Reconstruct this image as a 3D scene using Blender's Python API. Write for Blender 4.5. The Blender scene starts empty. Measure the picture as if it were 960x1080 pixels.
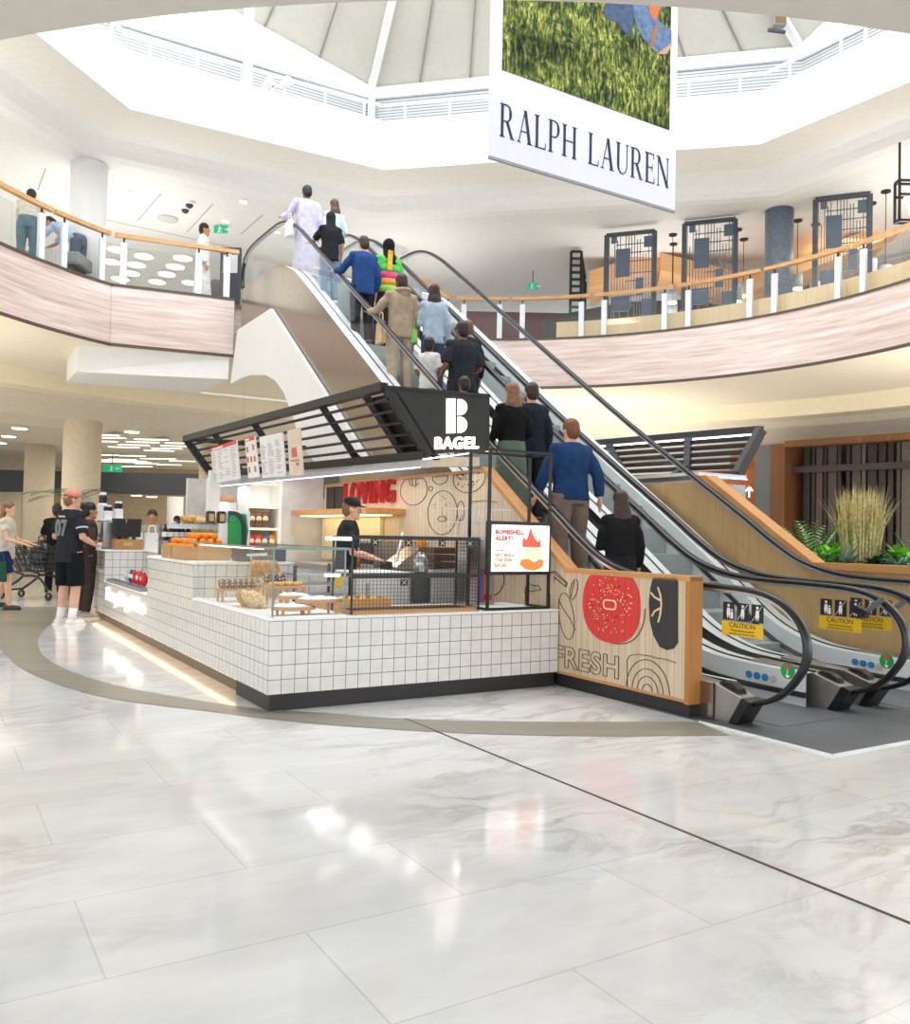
import bpy, math, random
from mathutils import Vector, Matrix, Euler
PI = math.pi
SC = bpy.context.scene
COL = SC.collection
rnd = random.Random(7)

# ------------------------------------------------------------------ frames
CAM_F, CAM_H = 913.0, 1.275
ROLL, PITCH = math.radians(1.2), math.radians(1.57)
_fw = Vector((0, math.cos(PITCH), math.sin(PITCH)))
_r0 = Vector((1, 0, 0)); _u0 = _r0.cross(_fw)
_rt = math.cos(ROLL) * _r0 + math.sin(ROLL) * _u0
_up = math.cos(ROLL) * _u0 - math.sin(ROLL) * _r0
CAM = Vector((0, 0, CAM_H))
TH = math.radians(31.4)
FW = Matrix.Identity(4)                                    # world
FK = Matrix.Translation((-1.2985, 6.1474, 0)) @ Matrix.Rotation(TH, 4, 'Z')   # kiosk / escalator axes u, v, z
FKI = FK.inverted()

def ray(x, y):
    d = _fw * CAM_F + _rt * (x - 480) + _up * (540 - y)
    return d / d.y
def at_z(x, y, z):                                          # point of a horizontal plane
    d = ray(x, y); return CAM + d * ((z - CAM_H) / d.z)
def at_y(x, y, Y): return CAM + ray(x, y) * Y
def k_of(p): return FKI @ Vector(p)
def on_u(x, y, u):                                          # point of the upright plane u = const, in kiosk axes
    a = FKI @ CAM; b = FKI.to_3x3() @ ray(x, y)
    return a + b * ((u - a.x) / b.x)
def on_v(x, y, v):
    a = FKI @ CAM; b = FKI.to_3x3() @ ray(x, y)
    return a + b * ((v - a.y) / b.y)

# ------------------------------------------------------------------ mesh builder
class MB:
    def __init__(s): s.v = []; s.f = []; s.m = []; s.mi = 0
    def _a(s, vs, fs):
        o = len(s.v); s.v += [Vector(p) for p in vs]
        for f in fs: s.f.append([i + o for i in f]); s.m.append(s.mi)
        return s
    def box(s, x0, x1, y0, y1, z0, z1):
        return s._a([(x0,y0,z0),(x1,y0,z0),(x1,y1,z0),(x0,y1,z0),(x0,y0,z1),(x1,y0,z1),(x1,y1,z1),(x0,y1,z1)],
                    [(0,3,2,1),(4,5,6,7),(0,1,5,4),(1,2,6,5),(2,3,7,6),(3,0,4,7)])
    def hexa(s, b, t):                                      # eight corners: four below, four above
        return s._a(list(b) + list(t), [(0,3,2,1),(4,5,6,7),(0,1,5,4),(1,2,6,5),(2,3,7,6),(3,0,4,7)])
    def quad(s, a, b, c, d): return s._a([a,b,c,d], [(0,1,2,3)])
    def prism(s, poly, ax, a, b):                           # polygon extruded along an axis from a to b
        def P(p, t):
            return {'x': (t, p[0], p[1]), 'y': (p[0], t, p[1]), 'z': (p[0], p[1], t)}[ax]
        n = len(poly)
        return s._a([P(p, a) for p in poly] + [P(p, b) for p in poly],
                    [list(range(n))[::-1], list(range(n, 2*n))] + [(i, (i+1) % n, n + (i+1) % n, n + i) for i in range(n)])
    def bar(s, p, q, w, h=None, up=(0,0,1)):
        p, q = Vector(p), Vector(q); h = h or w
        d = (q - p).normalized(); u = Vector(up)
        if abs(d.dot(u)) > .98: u = Vector((0,1,0))
        a = d.cross(u).normalized() * w/2; b = a.cross(d).normalized() * h/2
        return s._a([p-a-b,p+a-b,p+a+b,p-a+b,q-a-b,q+a-b,q+a+b,q-a+b],
                    [(0,3,2,1),(4,5,6,7),(0,1,5,4),(1,2,6,5),(2,3,7,6),(3,0,4,7)])
    def sweep(s, path, prof, closed=False, up=(0,0,1), scale=None):
        # section prof [(a,b)] carried along path; a is sideways, b is along the plane's up
        path = [Vector(p) for p in path]; n = len(path); m = len(prof); vs = []
        for i, p in enumerate(path):
            if closed: d = path[(i+1) % n] - path[i-1]
            else: d = path[min(i+1, n-1)] - path[max(i-1, 0)]
            d.normalize(); u = Vector(up)
            if abs(d.dot(u)) > .985: u = Vector((0,1,0)) if abs(d.y) < .9 else Vector((1,0,0))
            a = d.cross(u).normalized(); b = a.cross(d).normalized()
            k = scale[i] if scale else 1
            vs += [p + a*x*k + b*y*k for x, y in prof]
        fs = []
        for i in range(n if closed else n-1):
            j = (i+1) % n
            for k in range(m): fs.append((i*m+k, i*m+(k+1) % m, j*m+(k+1) % m, j*m+k))
        if not closed: fs += [list(range(m))[::-1], list(range((n-1)*m, n*m))]
        return s._a(vs, fs)
    def tube(s, path, r, n=8, closed=False, scale=None, up=(0,0,1)):
        path = [Vector(p) for p in path]; N = len(path); vs = []; a = None   # the section is carried without twisting
        for i, p in enumerate(path):
            d = (path[min(i+1, N-1)] - path[max(i-1, 0)]).normalized()
            if a is None: a = d.orthogonal().normalized()
            a = (a - d*a.dot(d)).normalized(); b = d.cross(a); k = r*(scale[i] if scale else 1)
            vs += [p + a*(k*math.cos(2*PI*j/n)) + b*(k*math.sin(2*PI*j/n)) for j in range(n)]
        fs = [(i*n+k, i*n+(k+1) % n, (i+1)*n+(k+1) % n, (i+1)*n+k) for i in range(N-1) for k in range(n)]
        return s._a(vs, fs + [list(range(n))[::-1], list(range((N-1)*n, N*n))])
    def cone(s, p, q, r0, r1, n=10): return s.tube([p, q], 1, n, scale=[r0, r1])
    def lathe(s, prof, c=(0,0,0), n=16):                    # profile [(r,z)] turned about a vertical axis
        c = Vector(c); vs = []; m = len(prof)
        for r, z in prof: vs += [c + Vector((r*math.cos(2*PI*k/n), r*math.sin(2*PI*k/n), z)) for k in range(n)]
        fs = [(i*n+k, i*n+(k+1) % n, (i+1)*n+(k+1) % n, (i+1)*n+k) for i in range(m-1) for k in range(n)]
        fs += [list(range(n))[::-1], list(range((m-1)*n, m*n))]
        return s._a(vs, fs)
    def ell(s, c, r, n=12, m=8, rot=None):
        c = Vector(c); vs = []
        for i in range(m+1):
            t = PI*i/m
            for k in range(n):
                q = Vector((r[0]*math.sin(t)*math.cos(2*PI*k/n), r[1]*math.sin(t)*math.sin(2*PI*k/n), -r[2]*math.cos(t)))
                vs.append(c + (rot @ q if rot else q))
        fs = [(i*n+k, i*n+(k+1) % n, (i+1)*n+(k+1) % n, (i+1)*n+k) for i in range(m) for k in range(n)]
        return s._a(vs, fs)
    def loft(s, rings):                                     # rings: lists of equally many points
        n = len(rings[0]); vs = [p for r in rings for p in r]
        fs = [(i*n+k, i*n+(k+1) % n, (i+1)*n+(k+1) % n, (i+1)*n+k) for i in range(len(rings)-1) for k in range(n)]
        return s._a(vs, fs + [list(range(n))[::-1], list(range((len(rings)-1)*n, len(rings)*n))])
    def strip(s, a, b):                                     # open surface between two polylines
        n = len(a)
        return s._a(list(a)+list(b), [(i, i+1, n+i+1, n+i) for i in range(n-1)])
    def torus(s, c, R, r, n=16, m=8, rot=None, squash=1):
        c = Vector(c); vs = []
        for i in range(n):
            for k in range(m):
                a, b = 2*PI*i/n, 2*PI*k/m
                q = Vector(((R+r*math.cos(b))*math.cos(a), (R+r*math.cos(b))*math.sin(a), r*squash*math.sin(b)))
                vs.append(c + (rot @ q if rot else q))
        return s._a(vs, [(i*m+k, ((i+1) % n)*m+k, ((i+1) % n)*m+(k+1) % m, i*m+(k+1) % m) for i in range(n) for k in range(m)])
    def build(s, name, mat, parent=None, frame=FW, smooth=False, bevel=0, label=None, cat=None, group=None, kind=None, origin=None, base=None):
        mats = mat if isinstance(mat, (list, tuple)) else [mat]
        me = bpy.data.meshes.new(name); o = bpy.data.objects.new(name, me); COL.objects.link(o)
        if parent is not None:
            X = MW[parent.name].inverted() @ frame; o.parent = parent; MW[o.name] = MW[parent.name].copy()
        else:
            if origin is None:
                lo = [min(p[i] for p in s.v) for i in range(3)]; hi = [max(p[i] for p in s.v) for i in range(3)]
                origin = ((lo[0]+hi[0])/2, (lo[1]+hi[1])/2, lo[2])
            M = frame @ Matrix.Translation(origin)
            o.matrix_world = M; MW[o.name] = M; X = Matrix.Translation(-Vector(origin))
        me.from_pydata([tuple(X @ p) for p in s.v], [], s.f)
        for m in mats: me.materials.append(m)
        if len(mats) > 1:
            for p, i in zip(me.polygons, s.m): p.material_index = i
        if smooth:
            for p in me.polygons: p.use_smooth = True
        me.update()
        if bevel:
            b = o.modifiers.new('bevel', 'BEVEL'); b.width = bevel; b.segments = 2; b.limit_method = 'ANGLE'
        return tag(o, label, cat, group, kind)
MW = {}

def tag(o, label=None, cat=None, group=None, kind=None):
    if label: o['label'] = label
    if cat: o['category'] = cat
    if group: o['group'] = group
    if kind: o['kind'] = kind
    return o

def thing(name, label, cat, loc, group=None, frame=FW, rz=0, kind=None):
    o = bpy.data.objects.new(name, None); COL.objects.link(o); o.empty_display_size = .1
    M = frame @ Matrix.Translation(loc) @ Matrix.Rotation(rz, 4, 'Z')
    o.matrix_world = M; MW[o.name] = M
    return tag(o, label, cat, group, kind)

def at(o): return MW[o.name]                                # the frame of a thing, to build its parts in

def dup(root, frame, loc, rz=0, label=None, group=None, scale=1):
    M = frame @ Matrix.Translation(loc) @ Matrix.Rotation(rz, 4, 'Z') @ Matrix.Scale(scale, 4)
    r = root.copy(); COL.objects.link(r); r.matrix_world = M; MW[r.name] = M
    if label: r['label'] = label
    if group: r['group'] = group
    for ch in list(root.children):
        c = ch.copy(); COL.objects.link(c); c.parent = r
        for g in list(ch.children):
            d = g.copy(); COL.objects.link(d); d.parent = c
    return r

def spline(pts, n=8):
    P = [Vector(p) for p in pts]; out = []
    for i in range(len(P)-1):
        a, b, c, d = P[max(i-1,0)], P[i], P[i+1], P[min(i+2,len(P)-1)]
        for k in range(n):
            t = k/n
            out.append(.5*((2*b)+(-a+c)*t+(2*a-5*b+4*c-d)*t*t+(-a+3*b-3*c+d)*t**3))
    return out + [P[-1]]

# ------------------------------------------------------------------ materials
def lin(c): return tuple((x/12.92 if x <= .04045 else ((x+.055)/1.055)**2.4) for x in c)
def rgb(r, g, b): return lin((r/255, g/255, b/255)) + (1,)

class NT:
    def __init__(s, name):
        s.mat = bpy.data.materials.new(name); s.mat.use_nodes = True; s.t = s.mat.node_tree
        s.b = s.t.nodes['Principled BSDF']; s.tc = None
    def n(s, kind, **kw):
        x = s.t.nodes.new(kind)
        for k, v in kw.items():
            if k[0] == 'i' and k[1:].isdigit(): s.put(x.inputs[int(k[1:])], v)
            else: setattr(x, k, v)
        return x
    def put(s, sock, v):
        if hasattr(v, 'is_output') or isinstance(v, bpy.types.NodeSocket): s.t.links.new(v, sock)
        else: sock.default_value = v
    def obj(s):
        if not s.tc: s.tc = s.n('ShaderNodeTexCoord')
        return s.tc.outputs['Object']
    def nor(s): s.obj(); return s.tc.outputs['Normal']
    def scaled(s, sc, loc=(0,0,0)):
        m = s.n('ShaderNodeMapping'); s.put(m.inputs[0], s.obj()); m.inputs['Scale'].default_value = sc; m.inputs['Location'].default_value = loc
        return m.outputs[0]
    def noise(s, vec, scale=5, detail=4, rough=.5, dist=0):
        x = s.n('ShaderNodeTexNoise'); s.put(x.inputs['Vector'], vec)
        x.inputs['Scale'].default_value = scale; x.inputs['Detail'].default_value = detail
        x.inputs['Roughness'].default_value = rough; x.inputs['Distortion'].default_value = dist
        return x.outputs[0]
    def math(s, op, a, b=0.0, c=0.0):
        x = s.n('ShaderNodeMath', operation=op); s.put(x.inputs[0], a); s.put(x.inputs[1], b); s.put(x.inputs[2], c); return x.outputs[0]
    def ramp(s, fac, *stops):
        x = s.n('ShaderNodeValToRGB'); s.put(x.inputs[0], fac); e = x.color_ramp.elements
        while len(e) < len(stops): e.new(.5)
        for k, (p, c) in zip(e, stops): k.position = p; k.color = c if hasattr(c, '__len__') else (c,c,c,1)
        return x.outputs[0]
    def mix(s, fac, a, b):
        x = s.n('ShaderNodeMix', data_type='RGBA'); s.put(x.inputs['Factor'], fac); s.put(x.inputs[6], a); s.put(x.inputs[7], b); return x.outputs[2]
    def xyz(s, vec):
        x = s.n('ShaderNodeSeparateXYZ'); s.put(x.inputs[0], vec); return x.outputs
    def line(s, c, period, width, off=0.0):                 # 1 on thin lines every PERIOD along coordinate C
        a = s.math('ADD', c, 1000*period - off + width/2)
        return s.math('LESS_THAN', s.math('MODULO', a, period), width)
    def set(s, **kw):
        for k, v in kw.items(): s.put(s.b.inputs[{'col':'Base Color','rough':'Roughness','metal':'Metallic','spec':'Specular IOR Level','coat':'Coat Weight','alpha':'Alpha','trans':'Transmission Weight','emit':'Emission Color','es':'Emission Strength','sheen':'Sheen Weight'}[k]], v)
        return s.mat
    def bump(s, h, strength=.2, dist=.01):
        x = s.n('ShaderNodeBump'); x.inputs['Strength'].default_value = strength; x.inputs['Distance'].default_value = dist
        s.put(x.inputs['Height'], h); s.t.links.new(x.outputs[0], s.b.inputs['Normal'])

_mc = {}
def plain(name, c, rough=.5, metal=0, var=.06, scale=8, spec=.5, **kw):
    if name in _mc: return _mc[name]
    t = NT(name); c = rgb(*c)
    f = t.noise(t.obj(), scale, 3)
    dk = tuple(x*(1-var*1.6) for x in c[:3]) + (1,); lt = tuple(min(1, x*(1+var)) for x in c[:3]) + (1,)
    t.set(col=t.ramp(f, (.3, dk), (.7, lt)), rough=rough, metal=metal, spec=spec, **kw)
    _mc[name] = t.mat; return t.mat
def fabric(name, c, var=.12): 
    if name in _mc: return _mc[name]
    t = NT(name); c = rgb(*c); f = t.noise(t.obj(), 14, 5)
    t.set(col=t.ramp(f, (.25, tuple(x*(1-var*1.8) for x in c[:3])+(1,)), (.75, tuple(min(1,x*(1+var)) for x in c[:3])+(1,))), rough=.9, spec=.15)
    t.bump(t.noise(t.obj(), 9, 3), .35, .02); _mc[name] = t.mat; return t.mat
def wood(name, a, b, axis=2, grain=30, rough=.45, plank=None, gap=(.3,.22,.15), lw=.004):
    if name in _mc: return _mc[name]
    t = NT(name); sc = [grain]*3; sc[axis] = grain*.06
    f = t.noise(t.scaled(sc), 1.0, 6, .6, .4); g = t.noise(t.scaled([x*.2 for x in sc]), 1, 3)
    col = t.ramp(t.math('ADD', t.math('MULTIPLY', f, .6), t.math('MULTIPLY', g, .4)), (.32, rgb(*a)), (.68, rgb(*b)))
    if plank:                                               # (axis, width) of vertical board joints
        l = t.line(t.xyz(t.obj())[plank[0]], plank[1], lw)
        col = t.mix(l, col, tuple(gap)+(1,))
    t.set(col=col, rough=rough, spec=.4); _mc[name] = t.mat; return t.mat
def glow(name, c, s):
    if name in _mc: return _mc[name]
    t = NT(name); t.set(col=rgb(*c), emit=rgb(*c), es=s, rough=.5); _mc[name] = t.mat; return t.mat
def glass(name, tint=(235,245,242), gloss=.06, rough=.02):
    if name in _mc: return _mc[name]
    t = NT(name); t.t.nodes.remove(t.b)
    tr = t.n('ShaderNodeBsdfTransparent'); tr.inputs[0].default_value = rgb(*tint)
    gl = t.n('ShaderNodeBsdfGlossy'); gl.inputs['Roughness'].default_value = rough
    lw = t.n('ShaderNodeLayerWeight'); lw.inputs[0].default_value = .08
    fa = t.math('ADD', t.math('MULTIPLY', lw.outputs['Fresnel'], .22), gloss*.3)
    mx = t.n('ShaderNodeMixShader'); t.put(mx.inputs[0], fa)
    t.t.links.new(tr.outputs[0], mx.inputs[1]); t.t.links.new(gl.outputs[0], mx.inputs[2])
    t.t.links.new(mx.outputs[0], t.t.nodes['Material Output'].inputs[0]); _mc[name] = t.mat; return t.mat
def speckle(name, a, b, scale=90, rough=.3):
    t = NT(name); f = t.noise(t.obj(), scale, 2, .8)
    t.set(col=t.ramp(f, (.4, rgb(*a)), (.6, rgb(*b))), rough=rough); return t.mat

def marble():
    t = NT('white_marble'); o = t.obj()
    w = t.noise(o, .9, 4, .55)
    wv = t.n('ShaderNodeVectorMath', operation='ADD'); t.put(wv.inputs[0], t.scaled((.8, 1.7, 1)))
    cw = t.n('ShaderNodeCombineXYZ'); t.put(cw.inputs[0], t.math('MULTIPLY', w, .9)); t.put(cw.inputs[1], t.math('MULTIPLY', w, 1.5)); t.put(wv.inputs[1], cw.outputs[0])
    v = t.noise(wv.outputs[0], 1.5, 7, .62, .5)
    ridge = t.math('SUBTRACT', 1.0, t.math('MULTIPLY', t.math('ABSOLUTE', t.math('SUBTRACT', v, .5)), 16.0))
    ridge = t.math('MAXIMUM', ridge, 0.0)
    mask = t.ramp(t.noise(o, .7, 4, .6), (.45, 0), (.66, 1))
    vein = t.math('MULTIPLY', t.math('MULTIPLY', ridge, mask), .5)
    cloud = t.ramp(t.noise(t.scaled((1, 2.2, 1)), 1.1, 5, .6), (.3, rgb(213,214,215)), (.62, rgb(232,233,234)))
    col = t.mix(vein, cloud, rgb(150,142,130))
    br = t.n('ShaderNodeTexBrick'); t.put(br.inputs['Vector'], t.scaled((1,1,1), (-.78, .3, 0)))
    br.offset = .5; br.inputs['Scale'].default_value = 1; br.inputs['Brick Width'].default_value = 1.2; br.inputs['Row Height'].default_value = .6
    br.inputs['Mortar Size'].default_value = .0035; br.inputs['Mortar Smooth'].default_value = 0
    br.inputs['Color1'].default_value = (1,1,1,1); br.inputs['Color2'].default_value = (.94,.94,.945,1); br.inputs['Mortar'].default_value = (.8,.79,.77,1)
    mm = t.n('ShaderNodeMix', data_type='RGBA', blend_type='MULTIPLY'); mm.inputs[0].default_value = 1
    t.put(mm.inputs[6], col); t.put(mm.inputs[7], br.outputs[0])
    return t.set(col=mm.outputs[2], rough=t.ramp(t.noise(o, 2.2, 4), (.3, .05), (.7, .14)), spec=.5)
def tiles():
    t = NT('white_square_tiles'); x = t.xyz(t.obj()); nn = t.xyz(t.nor()); g = None
    for i, (p, off) in enumerate(((.1, 0), (.1, 0), (.104, .12))):
        a = t.math('MULTIPLY', t.line(x[i], p, .0048, off), t.math('LESS_THAN', t.math('ABSOLUTE', nn[i]), .5))
        g = a if g is None else t.math('MAXIMUM', g, a)
    g = t.math('MULTIPLY', g, t.math('LESS_THAN', t.math('ABSOLUTE', nn[2]), .5))
    base = t.ramp(t.noise(t.obj(), 9, 1), (.3, rgb(224,222,217)), (.7, rgb(234,232,228)))
    return t.set(col=t.mix(g, base, rgb(92,92,102)), rough=.22, spec=.5)

M = {}
M['marble'] = marble(); M['tiles'] = tiles()
M['white'] = plain('white_paint', (243,243,241), .6, var=.015)
M['offwhite'] = plain('warm_white_paint', (243,240,233), .65, var=.02)
M['cream'] = plain('cream_plaster', (243,233,212), .65, var=.02)
M['ceil'] = plain('ceiling_paint', (220,210,192), .7, var=.02)
M['beige_col'] = plain('beige_column_paint', (222,208,182), .6, var=.03)
M['black'] = plain('black_powder_coat', (33,33,34), .45, var=.1)
M['sign_black'] = plain('black_sign_panel', (42,42,40), .5, var=.08)
M['rubber'] = plain('black_rubber', (24,24,26), .32, var=.05)
M['dark'] = plain('dark_grey_paint', (62,62,66), .5)
M['grey'] = plain('grey_laminate', (150,152,154), .5)
M['bulk'] = plain('charcoal_bulkhead', (72,74,78), .7)
M['lgrey'] = plain('light_grey_laminate', (205,205,206), .45)
M['steel'] = plain('brushed_steel', (188,190,192), .28, 1, var=.08)
M['bronze_steel'] = plain('warm_mirror_steel', (156,144,130), .2, .9, var=.03)
M['alu'] = plain('satin_aluminium', (238,242,244), .3, .1, var=.02)

M['post_white'] = plain('white_post_metal', (233,236,242), .4, var=.02)
M['mat'] = plain('dark_entrance_matting', (98,102,108), .55, var=.1, scale=3)
M['oak'] = wood('honey_oak_edge', (190,134,78), (214,160,102), 1, 26)
M['oak_v'] = wood('honey_oak_upright', (178,118,58), (200,142,78), 2, 26)
M['ply'] = wood('pale_oak_boards', (203,180,149), (228,210,184), 2, 40, plank=(1, .075), gap=(.33,.26,.19))
M['ply_k'] = wood('oak_panel_inside', (190,150,98), (212,174,122), 2, 34, .35)
M['rail_wood'] = wood('oak_handrail', (196,146,92), (226,182,128), 0, 20)
M['pinkwood'] = wood('pale_pink_grained_laminate', (196,166,156), (233,213,206), 0, 7, .3)
M['amber'] = wood('amber_wood_ceiling', (226,172,118), (240,194,142), 0, 14)
M['lightwood'] = wood('light_maple_panel', (238,206,156), (248,224,182), 2, 20)
M['redwood'] = wood('red_brown_timber', (104,68,42), (138,92,58), 2, 18)
M['tablewood'] = wood('beech_stand_wood', (190,138,82), (216,168,112), 0, 24)
M['crate'] = wood('pale_crate_wood', (178,134,86), (204,162,112), 0, 22)
M['glass'] = glass('clear_glass', (254,255,255), .05); M['glass_green'] = glass('green_tinted_glass', (245,250,249), .08)
M['glass_bal'] = glass('balustrade_glass', (250,251,251), .1)
M['edge'] = plain('glass_edge_green', (120,150,140), .2)
M['lamp'] = glow('warm_lamp_panel', (255,240,214), 2.2); M['lamp_w'] = glow('white_lamp_panel', (255,244,226), 1.1)
M['led'] = glow('white_led', (255,248,240), 9); M['sign_w'] = glow('backlit_white_letters', (255,246,236), 1.15)
M['red'] = plain('red_paint', (214,52,52), .5); M['redlet'] = plain('red_letter_face', (205,38,44), .4)
M['green'] = plain('green_plastic', (0,146,70), .35); M['yellow'] = plain('yellow_sticker', (232,186,34), .5, var=.03)
M['paper'] = plain('white_paper', (244,244,244), .7, var=.01)
M['granite'] = speckle('grey_granite', (74,86,100), (136,150,166), 70)
M['granite_d'] = speckle('dark_granite', (82,86,88), (122,126,128), 60, .5)
M['cardboard'] = plain('cardboard', (186,140,92), .8)
M['line'] = plain('dark_engraved_line', (86,68,56), .7)
M['slate'] = plain('slate_blue_metal', (84,98,114), .45)
M['maroon'] = plain('maroon_fascia', (112,44,40), .5)
# ================================================================== the setting
def proj(P):
    d = Vector(P) - CAM; z = d.dot(_fw)
    return 480 + CAM_F*d.dot(_rt)/z, 540 - CAM_F*d.dot(_up)/z
CX, CY, RD = .27, 11.4, 7.5                                 # centre and radius of the round opening in the upper floor
def ringp(a, r, z): return Vector((CX + r*math.cos(a), CY + r*math.sin(a), z))
def kw(u, v, z=0): return FK @ Vector((u, v, z))

fl = MB().box(-28, 34, -22, 38, -.3, 0).build('floor', M['marble'], frame=FK, origin=(0, 0, -.3), kind='structure')

# brown inlay band that curves round the kiosk
wi = wood('greyish_brown_inlay', (134,130,118), (164,159,146), 0, 9, .3, (1, .3), (.2,.19,.165), .012)
outer = [(-60,640),(-45,660),(-25,672),(0,684),(20,703),(60,721),(120,737),(230,751),(300,760),(400,768),(520,774),(640,776),(770,775)]
inner = [(75,640),(62,650),(50,660),(40,675),(45,690),(70,706),(120,722),(200,737),(275,747.5),(340,751.5),(420,757.5),(560,761),(735,761)]
oo = spline([at_z(x, y, .003) for x, y in outer], 6); ii = spline([at_z(x, y, .003) for x, y in inner], 6)
MB().strip(oo, ii).build('floor_inlay', wi, kind='structure')
MB().bar(kw(.78,-.6,.001), kw(.78,-9,.001), .012, .006).build('floor_joint', M['line'], kind='structure')
MB().box(2.6, 6.4, -2.645, -.9, -.01, .008).build('floor_entrance_mat', M['mat'], frame=FK, kind='structure')
MB().box(2.59, 6.42, -2.66, -2.645, -.01, .01).box(2.588,2.6,-2.66,-1.6,-.01,.01).build('floor_mat_trim', M['alu'], frame=FK, kind='structure')

# upper floor edge: circle right and left, straight where the escalators arrive
def arc(a0, a1, n): return [math.radians(a0 + (a1-a0)*k/n) for k in range(n+1)]
edgeR = [ringp(a, RD, 0) for a in arc(-35, 92.5, 48)]
land = [kw(5.75, 9.95), kw(2.68, 9.95), kw(.58, 10.29)]
edgeL = [ringp(a, RD, 0) for a in arc(149.0, 205, 20)]
def zed(pts, z, off=0):
    out = []
    for p in pts:
        d = Vector((p.x-CX, p.y-CY, 0)).normalized(); out.append(Vector((p.x, p.y, 0)) + d*off + Vector((0,0,z)))
    return out
def pink():
    t = NT('pink_grained_fascia'); f = t.noise(t.scaled((.35, .35, 6)), 2.2, 7, .62, .35); g = t.noise(t.scaled((.25,.25,.5)), 1.2, 2)
    c = t.ramp(t.math('ADD', t.math('MULTIPLY', f, .75), t.math('MULTIPLY', g, .25)), (.3, rgb(186,158,148)), (.5, rgb(223,202,194)), (.68, rgb(243,231,227)))
    return t.set(col=c, rough=.32, spec=.5)
M['pink'] = pink()
for nm, pts in (('trim_1', edgeR), ('trim_2', land[1:] + edgeL)):
    m = MB(); m.strip(zed(pts, 4.56), zed(pts, 5.57)); m.build(nm, M['pink'], kind='structure', smooth=(nm == 'trim_1'))
    c = MB(); c.strip(zed(pts, 5.57, -.015), zed(pts, 5.62, -.015)); c.strip(zed(pts, 5.62, -.015), zed(pts, 5.62, .12))
    c.strip(zed(pts, 4.5, -.012), zed(pts, 4.56, -.012)); c.build(nm.replace('trim', 'trim_edge'), plain('dark_trim_bead', (92,74,66), .5), kind='structure')
alle = edgeR + land + edgeL
dk = MB(); dk.strip(zed(alle, 5.5), zed(alle, 5.5, 14)); dk.build('floor_upper', plain('upper_floor_stone', (206,202,196), .3), kind='structure')
MB().strip(zed(land[:2], 4.56, .1), zed(land[:2], 5.5, .1)).build('trim_3', M['pink'], kind='structure')

MB().box(.8, 6.4, 10.5, 13, 5.2, 5.502).build('floor_landing', plain('upper_floor_stone', (206,202,196), .3), frame=FK, kind='structure')
# underside: plain soffit, warm cove, stepped bead, then the flat ceiling of the lower floor
M['cove'] = plain('cove_glow_tint', (247,234,204), .6, var=.02)  # yellow glow of the lit cove put into its surface colour
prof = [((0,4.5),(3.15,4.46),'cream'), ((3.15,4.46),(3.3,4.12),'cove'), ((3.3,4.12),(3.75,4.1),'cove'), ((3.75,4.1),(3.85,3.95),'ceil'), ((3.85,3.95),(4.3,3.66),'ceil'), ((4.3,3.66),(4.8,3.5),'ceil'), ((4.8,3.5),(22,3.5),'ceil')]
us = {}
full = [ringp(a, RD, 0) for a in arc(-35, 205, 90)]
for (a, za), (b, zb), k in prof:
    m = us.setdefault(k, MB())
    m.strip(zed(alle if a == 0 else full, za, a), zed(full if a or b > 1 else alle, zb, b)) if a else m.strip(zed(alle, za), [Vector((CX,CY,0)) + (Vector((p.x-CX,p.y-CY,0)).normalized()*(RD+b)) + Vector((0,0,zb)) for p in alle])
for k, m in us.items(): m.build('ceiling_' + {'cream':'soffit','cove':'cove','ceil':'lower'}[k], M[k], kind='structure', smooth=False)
led = MB(); led.tube([ringp(a, RD+3.5, 4.16) for a in arc(-30, 200, 80)], .02, 5)
led.build('ceiling_cove_light', glow('warm_cove_led', (255,224,176), 8), kind='structure')
# near part of the ring, above the photographer
nr = arc(198, 330, 50)
n1 = MB(); n1.strip([ringp(a, 7.87, 3.5) for a in nr], [ringp(a, 16, 3.5) for a in nr]); n1.strip([ringp(a, 7.87, 3.5) for a in nr], [ringp(a, 7.72, 3.62) for a in nr]); n1.strip([ringp(a, 7.72, 3.62) for a in nr], [ringp(a, 7.72, 5.6) for a in nr])
n1.strip([ringp(a, 7.72, 5.6) for a in nr], [ringp(a, 16, 5.6) for a in nr])
n1.build('ceiling_near', plain('near_ceiling_paint', (226,219,208), .7, var=.02), kind='structure')
# box under the landing deck, curved away at the truss
m = MB(); m.hexa([kw(.1,10.7,4.05),kw(2.62,10.02,4.1),kw(2.62,12,4.1),kw(.1,12,4.05)], [kw(.1,10.5,4.5),kw(2.62,9.99,4.5),kw(2.62,12,4.5),kw(.1,12,4.5)])
m.build('ceiling_landing_box', M['white'], kind='structure')

# lower floor surroundings
wl = MB(); wl.box(-40, -2, 32, 32.3, 0, 3.5); wl.build('wall_back', plain('beige_back_wall', (190,172,140), .7), kind='structure')
MB().box(-26, -3.5, 26, 26.5, 2.33, 2.97).build('wall_bulkhead', M['bulk'], kind='structure')
MB().box(-42, -41.7, 0, 33, 0, 3.5).build('wall_left', plain('left_shop_wall', (176,160,134), .7), kind='structure')
MB().box(-2.2, 6.2, 24, 24.3, 0, 3.5).build('wall_middle', plain('pale_back_wall', (206,196,180), .7), kind='structure')
# round beige columns under the left gallery
for i, (px, Y, r, top, c) in enumerate([(84, 18, .375, 3.5, 'beige_col'), (39.5, 23.5, .38, 3.5, 'beige_col'), (9, 27.5, .36, 3.5, 'beige_col'), (184, 29.5, .27, 2.4, 'white'), (221, 22, .3, 3.5, 'beige_col')]):
    p = at_y(px, 560, Y)
    m = MB(); m.lathe([(r,0),(r,top)], (p.x, Y, 0), 40); m.build('wall_column', M[c], kind='structure', smooth=True)
    for poly in bpy.data.objects[-1].data.polygons if False else []: pass

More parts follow.
